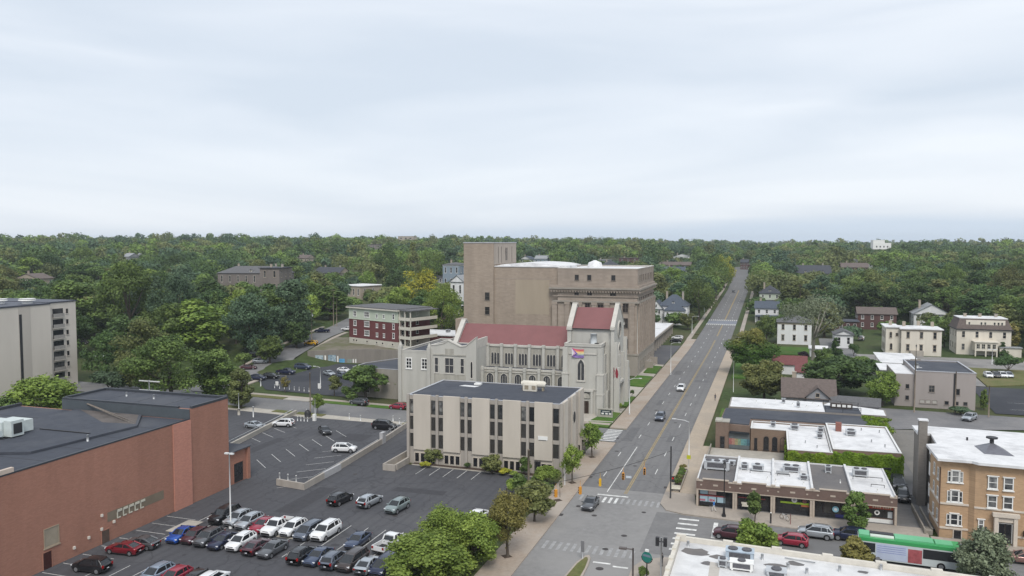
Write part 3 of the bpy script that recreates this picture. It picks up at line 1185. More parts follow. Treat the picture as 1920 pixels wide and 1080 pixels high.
sheet('church_walk',[(-33.3,172),(-33.3,190.0),(-42,181.5),(-46,178),(-46,172.6)],CONC,0.02)
slab('lawn',[(-33.36,175.0),(-33.36,184.0),(-35.6,184.4),(-37.4,180.0),(-38.4,174.6)],GRASS,0.13)
slab('lawn',[(-33.36,191.6),(-33.36,204.8),(-35.4,204.2),(-36.0,193.4)],GRASS,0.13)
sheet('temple_forecourt',[(-33.3,205),(-33.3,262),(-38.6,262),(-38.6,205)],CONC,0.02)
slab('lawn',[(-33.36,219),(-33.36,236.5),(-38.0,237.0),(-38.6,220)],GRASS,0.32)
slab('lawn',[(-33.36,243),(-33.36,257.0),(-37.2,257.0),(-37.2,243.4)],GRASS,0.32)
slab('verge',[(-33.36,50),(-36.5,50),(-36.5,128),(-34.4,128),(-33.45,122)],mat('planted_strip',(0.075,0.095,0.03),0.95,0.4,1.2),0.13)
slab('office_bed',[(-36.55,128.9),(-36.55,130.48),(-61.2,130.48),(-61.2,129.42)],SOIL,0.15)
slab('bed_kerb',[(-37.2,128.74),(-37.2,128.88),(-61.2,129.40),(-61.2,129.26)],CONC,0.16)
slab('lawn',[(-11.15,180),(-11.15,196.5),(-8.7,196.5),(-8.7,180)],GRASS,0.13)
slab('lawn',[(-11.15,243),(-11.15,290),(26,295),(26,262),(3,262),(3,243)],GRASS,0.13)
slab('lawn',[(-11.15,298),(-11.15,345),(22,345),(22,300)],GRASS,0.2,base=-0.3)
slab('lawn',[(57,250),(59,286),(84,284),(80,262)],DRYGRASS,0.13)
sheet('rear_yard',[(-8.6,122.4),(23.5,122.4),(23.5,200.5),(-8.4,182)],surface2('yard_asphalt',(0.17,0.165,0.165),(0.12,0.12,0.12),0.9,0.09,1.5),-0.01)
sheet('rear_alley',[(8,190),(23.5,186),(60,196.5),(160,196),(160,206),(60,207.5),(25,209.5),(8,214)],surface2('alley_asphalt',(0.20,0.195,0.195),(0.155,
 0.155,
 0.16),
 0.9,
 0.06,
 1.2),
 0.006)
sheet('rear_lot',[(50,211.0),(150,210),(150,250),(52.5,249)],LOTD,0.0)
sheet('mansion_yard',[(24,250),(56.8,250),(58.6,286),(90,284),(90,312),(26,312),(22,300)],surface2('yard_concrete',(0.25,0.24,0.23),(0.18,0.175,0.17),0.9,
 0.08,
 1.5),
 -0.01)
sheet('apartment_yard',[(23.52,100),(90,96),(90,196),(23.52,186)],surface2('yard_gravel',(0.19,0.18,0.165),(0.15,0.145,0.135),0.9,0.1,2.0),-0.02)
sheet('temple_drive',[(-33.3,262.3),(-33.3,330),(-52,330),(-52,262.3)],surface2('drive_asphalt',(0.09,0.09,0.098),(0.11,0.11,0.115),0.9,0.1,1.3),0.03)
m=MB()
strip_into(m,[(-60,255),(-90,262),(-112,268)],22,8,0.06,10,3)
struct(m.build('temple_rear_lot',LOTD,None,(0,0,0)))
def median():
 pts=[(-23.4,40),(-23.1,91),(-22.7,95.5),(-22.1,97.8),(-21.7,98.1),(-21.3,97.2),(-21.1,95),(-21.0,91),(-21.0,40)]
 slab('median',pts,PAVE2,0.15)
 q=[(-23.15,40),(-22.85,91),(-22.5,95),(-22.0,97.2),(-21.75,97.3),(-21.5,96.6),(-21.3,94),(-21.25,40)]
 slab('median_grass',q,DRYGRASS,0.17)
median()
# ---- painted markings
m=MB()
for dx in(-0.15,0.15):
 strip_into(m,[(RC+dx,124.6),(RC+dx,330)],0.08,0.08,0.012,6,1)
 strip_into(m,[(RC+dx,342),(RC+dx,381)],0.10,0.10,0.02,6,1)
 strip_into(m,[(RC+dx,398),(RC+dx,560)],0.12,0.12,0.04,6,1)
struct(m.build('yellow_centre_line',PAINTY,None,(0,0,0)))
m=MB()
for y in np.arange(137,620,12.2):
 for x in(-25.5,-18.75):
  if x<-22 and y<154 or 376<y<402:continue
  strip_into(m,[(x,y),(x,y+3.2)],0.07,0.07,0.012 if y<300 else 0.04,4,1)
for y in(133.0,146.5):
 strip_into(m,[(-27.0,y),(-27.0,y+3.0)],0.07,0.07,0.012,4,1)
strip_into(m,[(-24.7,124.8),(-24.7,154.5)],0.07,0.07,0.012,6,1)
for y in(60.0,72.0,84.0):
 strip_into(m,[(-26.2,y),(-26.2,y+3.0)],0.06,0.06,0.012,4,1)
 strip_into(m,[(-18.4,y),(-18.4,y+3.0)],0.06,0.06,0.012,4,1)
struct(m.build('white_lane_line',PAINTW,None,(0,0,0)))
m=MB()
m.mi=0
m.box(-25.9,-21.0,122.9,123.35,0.010,0.014)
m.box(-20.8,-18.6,96.2,96.6,0.010,0.014);m.box(-18.2,-16.3,95.6,96.0,0.010,0.014)
m.mi=1
for i in range(14):
 x=-28.2+i*0.92
 m.add([(x,119.6,0.013),(x+0.42,119.6,0.013),(x+0.42,122.2,0.013),(x,122.2,0.013)],[(0,1,2,3)])
m.mi=0
for x in(-24.55,-23.6,-22.7):
 m.add([(x,119.4,0.016),(x+0.4,119.4,0.016),(x+0.4,122.0,0.016),(x,122.0,0.016)],[(0,1,2,3)])
m.mi=1
for i in range(13):
 x=-28.3+i*0.96
 m.add([(x,98.8,0.013),(x+0.45,98.8,0.013),(x+0.45,101.6,0.013),(x,101.6,0.013)],[(0,1,2,3)])
m.mi=0
for i in range(7):
 y=103.4+i*2.0
 m.add([(-12.3,y,0.013),(-9.5,y,0.013),(-9.5,y+0.6,0.013),(-12.3,y+0.6,0.013)],[(0,1,2,3)])
m.box(-7.4,-6.8,109.4,115.6,0.010,0.014)
for i in range(8):
 y=sy(-31,0.6)+i*1.3
 m.add([(-33.0,y,0.013),(-29.8,y,0.013),(-29.8,y+0.6,0.013),(-33.0,y+0.6,0.013)],[(0,1,2,3)])
struct(m.build('crosswalk_bars',[PAINTW,PAINTF],None,(0,0,0)))
m=MB()
for y0,y1 in((378.5,382.5),(394.5,398.5)):
 for i in range(15):
  x=-28.9+i*0.9
  strip_into(m,[(x,y0),(x,y1)],0.22,0.22,0.06,6,1)
struct(m.build('far_crosswalk_bars',PAINTW,None,(0,0,0)))
m=MB();strip_into(m,[(RMID,382.8),(RMID,394.2)],6.6,6.6,0.03,6,2)
struct(m.build('crossing_deck',mat('patterned_crossing',(0.20,0.215,0.25),0.9,0.2,1.0),None,(0,0,0)))
m=MB()
def line(x0,y0,x1,y1,w=0.09,z=0.010):
 d=hypot(x1-x0,y1-y0);nx,ny=-(y1-y0)/d*w/2,(x1-x0)/d*w/2
 m.add([(x0+nx,y0+ny,z),(x0-nx,y0-ny,z),(x1-nx,y1-ny,z),(x1+nx,y1+ny,z)],[(0,1,2,3)])
for i in range(5):
 line(-58.1+i*2.56,124.2,-58.1+i*2.56,128.9)
for i in range(14):
 x=-77.8+i*2.72
 line(x,85.6,x,98.4)
for i in range(9):
 x=-77.8+i*2.72
 line(x,69,x,77.5)
for i in range(8):
 y=72.5+i*3.0
 line(-83.6,y,-78.6,y)
for i in range(7):
 x,y=-89.8+i*0.35,119.5+i*4.1
 line(x,y+4,x+4.7,y)
for i in range(6):
 x,y=-72.3-i*1.0,113.5+i*4.4
 line(x-0.3,y,x-4.0,y-3.4)
for i in range(4):
 line(-101.5,137.5+i*4.2,-97.0,134.8+i*4.2)
for i in range(6):
 x,y=-143+i*0.2,205+i*4.0
 line(x,y,x+4.6,y+0.8)
for i in range(4):
 line(64+i*3,222,64+i*3,227);
line(56,226,60.5,226);line(54.5,217,58.5,217)
struct(m.build('parking_bay_lines',PAINTW,None,(0,0,0)))
m=MB()
m.box(-79.5,-76.9,88.5,93.2,0.006,0.016)
m.box(-66.0,-60.5,91.4,92.4,0.006,0.02)
struct(m.build('concrete_pad',CONC,None,(0,0,0)))
m=MB()
for x,y,r in((-27.4,116.5,.45),(-24.3,113.2,.4),(-18.7,106.5,.42),(-20.2,101.0,.42),(-26.8,129,.35),(-22.9,141,.35),(-27.9,150,.4),(-19.6,94.6,.5),(-17.6,
 116.8,
 .35),
 (-52,
 104,
 .4),
 (-68,
 121,
 .4),
 (-20,
 178,
 .4),
 (-26,
 190,
 .4)):
 m.lathe(x,y,[(r,0.006),(r,0.017)],12,False)
for x,y in((-29.6,160),(-28.95,132),(-28.95,112),(-16.1,130)):
 m.box(x-0.25,x+0.25,y-0.5,y+0.5,0.006,0.016)
struct(m.build('manhole_covers',mat('iron_cover',(0.055,0.05,0.05),0.8,0.2,3),None,(0,0,0)))
m=MB()
for x0,x1,y0,y1 in((-28.6,-26.4,158,171),(-26.9,-25.7,196,203),(-19.9,-18.2,160,166),(-21.0,-17.0,232,236),(-28.3,-26.0,243,251)):
 m.add([(x0,y0,0.006),(x1,y0+0.4,0.006),(x1-0.2,y1,0.006),(x0+0.1,y1-0.3,0.006)],[(0,1,2,3)])
struct(m.build('road_patches',mat('road_patch',(0.125,0.124,0.127),0.9,0.15,1),None,(0,0,0)))
m=MB()
rr=np.random.default_rng(3)
for k in range(46):
 x,y=(-76.4+rr.integers(9)*2.72+rr.normal()*.3,(88.5 if rr.random()<.5 else 95.6)+rr.normal()*1.6)if k<26 else(rr.uniform(-100,-42),rr.uniform(76,150))
 if x>-63 and y>124:continue
 s=rr.uniform(0.2,0.7)
 m.add([(x+s*rr.uniform(.6,1.2)*cos(2*pi*q/9),y+s*rr.uniform(.6,1.2)*sin(2*pi*q/9),0.004)for q in range(9)],[tuple(range(9))])
for x0,x1,y0,y1 in((-70,-66.5,100,113),(-58,-49,114.5,117),(-96,-93.5,122,139),(-84,-78,141,147)):
 m.add([(x0,y0,0.003),(x1,y0+0.3,0.003),(x1-0.2,y1,0.003),(x0+0.2,y1-0.3,0.003)],[(0,1,2,3)])
struct(m.build('asphalt_patches',mat('patched_asphalt',(0.052,0.052,0.058),0.9,0.15,1),None,(0,0,0)))
# ------------ large buildings
def brickmat(name,col,mortar,scale=1.0,var=0.15,rough=0.9):
 """brick courses as a fine procedural pattern over a blotchy base"""
 m=mat(name,col,rough,var,0.25,streak=True)
 t=m.node_tree
 b=t.nodes['Principled BSDF']
 src=b.inputs['Base Color'].links[0].from_socket
 tc=t.nodes.new('ShaderNodeTexCoord')
 sx=t.nodes.new('ShaderNodeSeparateXYZ');t.links.new(tc.outputs['Object'],sx.inputs[0])
 ad=t.nodes.new('ShaderNodeMath');ad.operation='ADD'
 t.links.new(sx.outputs[0],ad.inputs[0]);t.links.new(sx.outputs[1],ad.inputs[1])
 cb=t.nodes.new('ShaderNodeCombineXYZ');t.links.new(ad.outputs[0],cb.inputs[0]);t.links.new(sx.outputs[2],cb.inputs[1])
 br=t.nodes.new('ShaderNodeTexBrick')
 br.inputs['Scale'].default_value=1.0
 br.inputs['Brick Width'].default_value=0.42*scale;br.inputs['Row Height'].default_value=0.15*scale
 br.inputs['Mortar Size'].default_value=0.012
 br.inputs['Color1'].default_value=(1,1,1,1);br.inputs['Color2'].default_value=(0.82,0.82,0.82,1)
 br.inputs['Mortar'].default_value=mortar+(1,)
 t.links.new(cb.outputs[0],br.inputs['Vector'])
 mx=t.nodes.new('ShaderNodeMixRGB');mx.blend_type='MULTIPLY';mx.inputs[0].default_value=0.8
 t.links.new(src,mx.inputs[1]);t.links.new(br.outputs[0],mx.inputs[2])
 t.links.new(mx.outputs[0],b.inputs['Base Color'])
 return m
ROOFDK=surface2('dark_roof_membrane',(0.060,0.066,0.082),(0.082,0.087,0.10),0.8,0.12,0.8,0.45,0.62)
ROOFWH=surface2('white_roof_membrane',(0.66,0.66,0.665),(0.42,0.42,0.43),0.7,0.22,0.7,0.50,0.74,fine=0.10)
ROOFGR=surface2('grey_roof_gravel',(0.135,0.13,0.132),(0.165,0.155,0.15),0.95,0.15,3.0)
SLATE=mat('slate_shingles',(0.075,0.078,0.088),0.85,0.25,2.5)
REDROOF=mat('red_metal_roof',(0.200,0.086,0.086),0.6,0.08,0.35,spec=0.3)
FLASH=mat('roof_flashing',(0.42,0.43,0.46),0.5,0.1,1.0)
# ---- brick hall with the stepped dark roof (lower left)
def brick_hall():
 BR=brickmat('red_brown_brick',(0.355,0.178,0.128),(0.80,0.80,0.80),1.0,0.12)
 BRL=brickmat('orange_brick',(0.50,0.235,0.175),(0.85,0.85,0.85),1.0,0.08)
 r=at('brick_hall','large windowless red brick hall with stepped dark flat roofs beside the parking lot','building',-96,84,0)
 m=MB()
 X0=-84.0
 m.box(-118,X0,40,99.3,-0.1,13.0)
 m.box(-109,X0-0.004,99.304,108.2,-0.1,14.6)
 m.mi=1
 m.box(X0+0.003,X0+0.16,95.5,99.3,-0.1,13.02)
 m.build('wall',[BR,BRL],r)
 m=MB()
 m.quad((-117.6,40.4,13.03),(X0-0.4,40.4,13.03),(X0-0.4,98.9,13.03),(-117.6,98.9,13.03))
 m.add([(-105.5,70,13.06),(-89.5,76.5,13.06),(-87.6,92.5,13.06),(-92.5,98.6,13.06),(-105.5,98.6,13.06),(-105.5,70,13.36),(-89.5,76.5,13.36),(-87.6,92.5,
  13.36),
  (-92.5,
  98.6,
  13.36),
  (-105.5,
  98.6,
  13.36)],
  [(5,
  6,
  7,
  8,
  9),
  (0,
  1,
  6,
  5),
  (1,
  2,
  7,
  6),
  (2,
  3,
  8,
  7),
  (4,
  0,
  5,
  9)])
 m.build('roof',ROOFDK,r)
 m=MB();m.quad((-108.6,99.7,14.63),(X0-0.4,99.7,14.63),(X0-0.4,107.8,14.63),(-108.6,107.8,14.63))
 m.build('roof',ROOFDK,r)
 par=MB()
 for x0,x1,y0,y1,z0,z1 in((-118.03,-117.6,40,99.3,13.02,13.5),(-109.03,-108.6,99.7,107.8,14.62,15.0),(-109.03,X0+0.03,107.8,108.24,14.62,15.02),(-109.03,
  X0-2.2,
  99.28,
  99.7,
  14.62,
  14.9),
  (X0-0.36,
  X0+0.03,
  99.7,
  107.78,
  14.62,
  14.98),
  (X0-0.36,
  X0+0.03,
  40,
  99.29,
  13.03,
  13.22)):
  par.box(x0,x1,y0,y1,z0,z1)
 par.build('roof_edging',mat('dark_roof_edging',(0.045,0.05,0.06),0.5,0.1,1),r)
 m=MB()
 m.box(-108.9,X0-0.01,99.10,99.29,13.05,14.61)
 m.build('step_cladding',mat('blue_grey_cladding',(0.075,0.088,0.10),0.5,0.1,0.7),r)
 pipes=MB()
 for dy in(0,1.2):
  pipes.tube([(-103.5,99.0-dy*.1,14.3),(-89.5+dy,94.2-dy,13.25)],0.09,6)
 pipes.build('roof_pipe',mat('rusty_pipe',(0.17,0.145,0.125),0.7,0.2,2),r)
 m=MB().face_frame('E',X0)
 for i in range(5):
  m.box(84.6+i*1.05,85.5+i*1.05,3.45,3.75,0.003,0.10)
  m.box(84.6+i*1.05,84.75+i*1.05,2.75,3.75,0.003,0.09)
  m.box(84.6+i*1.05,85.2+i*1.05,2.6,2.75,0.003,0.11)
 m.mi=1
 m.box(83.0,93.4,2.62,3.9,0.0,0.02)
 m.build('louvre_band',[mat('pale_concrete_block',(0.52,0.50,0.42),0.8,0.1,2),mat('stained_brick',(0.19,0.155,0.115),0.9,0.15,0.5)],r)
 window(r,'E',X0,74.3,2.6,2.2,2.4,1,1,fm=mat('tan_frame',(0.33,0.27,0.20),0.7,0.1,2),gm=mat('boarded_panel',(0.30,0.26,0.20),0.8,0.1,1))
 door(r,'E',X0,73.6,0,1.2,2.1,mat('dark_red_door',(0.05,0.016,0.014),0.5,0.1,2),BR)
 door(r,'E',X0,96.9,0,1.0,2.4,mat('grey_brown_door',(0.20,0.13,0.11),0.6,0.1,2),BRL)
 door(r,'E',X0,82.6,0,1.3,1.7,mat('brown_hatch',(0.10,0.07,0.055),0.6,0.1,2),BR)
 for y,z in((73.0,1.0),(77.5,2.5),(79.8,3.0),(81.9,3.4),(84.0,3.7),(82.0,5.2)):
  l=MB();l.box(X0+0.003,X0+0.22,y-0.14,y+0.14,z-1.5,z-1.15)
  l.build('wall_lamp',mat('lamp_housing',(0.62,0.58,0.52),0.5,0.1,2),r)
 m=MB();m.box(-92,-84.3,108.25,113.6,-0.1,5.4);m.box(-92,-83.9,113.0,113.62,-0.1,5.42)
 m.build('vestibule',BR,r)
 m=MB();m.box(-92.2,-83.8,108.3,113.8,5.43,5.6)
 m.build('vestibule_roof',ROOFDK,r)
 door(r,'E',-84.3,110.9,0.1,2.4,3.2,DARK,BR,nx=2,glass=GLASSD)
 m=MB()
 m.box(-105.2,-99.3,80.6,83.0,13.5,15.5);m.box(-103.0,-99.2,83.1,85.4,13.5,15.1)
 m.box(-99.29,-97.9,80.9,82.8,13.55,15.7)
 m.tube([(-105,79.8,14.2),(-98.5,79.8,14.2)],0.42,10)
 m.mi=1
 m.box(-97.88,-97.84,81.2,82.5,13.9,15.3)
 for i in range(4):
  m.box(-105+i*2.1,-104.8+i*2.1,80.0,83.2,13.05,13.49)
 m.build('air_handler',[mat('pale_duct_metal',(0.52,0.57,0.56),0.5,0.1,1.2),DARK],r)
 for b in((-100.5,-92,71.5,71.7,13.06,13.24),(-99,-90,86.2,86.4,13.38,13.5)):
  m=MB();m.box(*b);m.build('roof_curb',DARK,r)
 m=MB()
 for k in range(9):m.box(-117.5,X0-0.4,44+k*6.1,44.12+k*6.1,13.031,13.05)
 for k in range(4):m.box(-108+k*6,-107.9+k*6,99.8,107.7,14.631,14.65)
 m.build('membrane_seam',mat('membrane_seam',(0.045,0.048,0.058),0.8,0.2,1),r)
 m=MB();m.quad((-104.5,98.5,13.372),(-94,92.5,13.372),(-88.6,93.2,13.372),(-92.8,98.3,13.372));m.build('rusty_roof_patch',mat('rusty_membrane',(0.105,0.092,
  0.085),
  0.85,
  0.3,
  0.5),
  r)
 m=MB()
 for x,y in((-98,60),(-90,66),(-107,88),(-95,104),(-101,104.5),(-88,84)):
  m=MB();m.cyl(x,y,13.0 if y<99 else 14.6,13.9 if y<99 else 15.3,0.16,n=8);m.build('vent_pipe',GALV,r)
 m=MB();m.box(X0-0.4,X0+0.05,60,69.5,13.22,13.75);m.build('parapet_step',mat('tan_coping',(0.5,0.42,0.36),0.7,0.1,1),r)
brick_hall()
# ---- three-storey office block
OFFC=mat('office_precast',(0.50,0.455,0.395),0.85,0.09,0.35,streak=True)
OFFG=mat('office_concrete',(0.36,0.33,0.295),0.9,0.12,0.8,streak=True)
def office():
 x0,x1,y0,y1,H=-62.8,-33.55,130.5,147.4,12.5
 r=at('office_building','beige three storey office block with vertical window strips and dark flat roof','building',-48,139,0)
 m=MB()
 m.box(x0+0.1,x1-0.45,y0+0.45,y1-0.1,-0.1,12.0)
 m.build('wall',OFFG,r)
 m=MB();m.quad((x0+0.2,y0+0.5,12.25),(x1-0.5,y0+0.5,12.25),(x1-0.5,y1-0.3,12.25),(x0+0.2,y1-0.3,12.25))
 m.build('roof',ROOFDK,r)
 parapet(r,[(x0+0.1,y0+0.44),(x1-0.44,y0+0.44),(x1-0.44,y1-0.1),(x0+0.1,y1-0.1)],12.001,12.34,0.28,OFFG,0.06,capmat=FLASH)
 s=1.0195
 piers=[(-61.4,-58.05),(-55.6,-52.4),(-50.1,-46.8),(-44.35,-41.1),(-38.6,-35.4)]
 p=MB().face_frame('S',y0+0.45)
 for a,b in piers:
  p.box(a,b,2.55,12.56,0.0,0.45)
  p.box(a,b,-0.1,2.549,0.0,0.14)
 p.build('pier_panel',OFFC,r)
 g=MB().face_frame('S',y0+0.45)
 gaps=[(-58.05,-55.6),(-52.4,-50.1),(-46.8,-44.35),(-41.1,-38.6)]
 for a,b in gaps:
  c=(a+b)/2
  g.box(c-0.24,c+0.24,-0.1,12.62,0.002,0.42)
  for z0,z1 in((2.3,2.95),(5.4,6.1),(8.55,9.05),(11.6,12.3)):
   g.box(a+0.003,b-0.003,z0,z1,0.004,0.10)
  g.box(a+0.003,b-0.003,-0.1,2.299,0.004,0.12)
 for a in(-62.75,-34.05):
  g.box(a,a+0.5,-0.1,12.55,0.002,0.44)
 for a,b in((-62.25,-61.4),(-35.4,-34.05)):
  for z0,z1 in((-0.1,2.95),(5.4,6.1),(8.55,9.05),(11.6,12.3)):
   g.box(a+0.003,b-0.003,z0,z1,0.004,0.10)
 g.build('mullion_frame',OFFG,r)
 cols=[]
 for a,b in gaps:
  c=(a+b)/2
  cols+=[((a+c-0.24)/2,c-0.24-a-0.04),((b+c+0.24)/2,b-c-0.24-0.04)]
 cols+=[(-61.82,0.76),(-34.85,1.0)]
 for i,(cx,w)in enumerate(cols):
  for j,(z,h)in enumerate(((2.97,2.40),(6.12,2.40),(9.07,2.50))):
   window(r,'S',y0+0.445,cx,z,w,h,1,1,fm=DARK,gm=OFFGL if j<2 else OFFGT,fr=0.05,proud=0.06,sill=False)
 for a,b in piers:
  for k in range(3):
   cx=a+(b-a)*(k+0.5)/3
   if b>-36 and k==0:
    door(r,'S',y0+0.30,cx,0.02,0.9,2.1,DARK,DARK,glass=GLASSD)
    continue
   window(r,'S',y0+0.31,cx,0.25,0.85,1.65,1,1,fm=OFFC,gm=GLASSD,fr=0.05,sill=False)
 e=MB().face_frame('E',x1-0.45)
 for a,b in((131.6,134.4),(137.4,140.2),(143.2,146.6)):
  e.box(a,b,2.4,12.56,0.0,0.45);e.box(a,b,-0.1,2.39,0.0,0.14)
 e.build('pier_panel',OFFC,r)
 e=MB().face_frame('E',x1-0.45)
 for a,b in((134.4,137.4),(140.2,143.2)):
  c=(a+b)/2;e.box(c-0.25,c+0.25,-0.1,12.6,0.002,0.42)
  for z0,z1 in((-0.1,2.95),(5.4,6.1),(8.55,9.05),(11.6,12.3)):
   e.box(a+0.003,b-0.003,z0,z1,0.004,0.10)
 e.build('mullion_frame',OFFG,r)
 for c in(135.0,136.8,140.8,142.6):
  for z in(2.97,6.12,9.07):
   window(r,'E',x1-0.445,c,z,0.95,2.4,1,1,fm=DARK,gm=GLASSD,fr=0.05,sill=False)
 em=MB().face_frame('E',x1);n=12
 em.add([(138.8+0.75*cos(2*pi*k/n),8.6+1.0*sin(2*pi*k/n),q)for q in(0.003,0.08)for k in range(n)],[tuple(range(n,2*n))]+[(k,(k+1)%n,n+(k+1)%n,n+k)for k in range(n)])
 em.build('wall_emblem',DARK,r)
 c=MB();c.box(x1+0.002,x1+1.5,143.4,147.0,3.4,3.7);c.box(x1+0.002,x1+0.3,143.4,146.9,-0.05,3.399)
 c.build('entrance_canopy',OFFG,r)
 door(r,'E',x1+0.31,145.2,0.14,1.9,2.6,DARK,DARK,nx=2,glass=GLASSD)
 m=MB()
 m.tube([(-44.6,142.6,13.35),(-44.3,142.6,13.45),(-40.3,142.6,13.45),(-40.0,142.6,13.35)],[0.45,0.62,0.62,0.45],14)
 m.box(-44.0,-41.4,141.3,141.95,12.3,13.5)
 m.mi=1
 for x in(-43.7,-42.3):m.box(x,x+0.75,141.26,141.297,12.6,13.35)
 m.box(-44.4,-44.1,142.2,143,12.26,12.9);m.box(-40.6,-40.3,142.2,143,12.26,12.9)
 m.build('rooftop_unit',[mat('cream_unit_metal',(0.60,0.57,0.50),0.6,0.08,1),mat('fan_grille',(0.28,0.24,0.18),0.7,0.3,5)],r)
 m=MB();m.box(-54.9,-53.6,144.3,145.4,12.27,12.6)
 m.build('roof_hatch',WHITE,r)
 m=MB();m.quad((-57.4,142.6,12.262),(-54.0,142.2,12.262),(-53.4,143.4,12.262),(-56.6,143.9,12.262))
 m.build('roof_patch',ROOFWH,r)
 sg=MB().face_frame('S',y0);sg.box(-37.9,-36.2,6.1,6.75,0.003,0.09);sg.mi=1
 sg.box(-37.75,-36.5,6.0,6.09,0.003,0.06)
 sg.build('wall_sign',[WHITE,DARK],r)
 w=at('ramp_wall','low concrete ramp walls at the corner of the beige office block','wall',-63,128.5,0)
 m=MB()
 m.box(-64.6,-64.3,124.6,134.5,-0.1,1.15);m.box(-62.5,-62.2,125.4,130.4,-0.1,1.05);m.box(-64.29,-62.21,124.6,124.95,-0.1,1.1)
 m.build('wall',OFFG,w)
 m=MB();m.add([(-64.28,125,0.03),(-62.52,125.0,0.03),(-62.9,134,0.03),(-64.28,134,0.03)],[(0,1,2,3)])
 m.build('ramp_floor',CONC,w)
OFFGL=glassmat('office_glass_tinted',(0.045,0.043,0.040),0.10,0.12)
OFFGT=glassmat('office_glass_reflection_blinds',(0.020,0.022,0.024),1.0,0.05,(0.42,0.42,0.40))  # pale pane colour stands in for bright reflections and blinds in the top row
office()
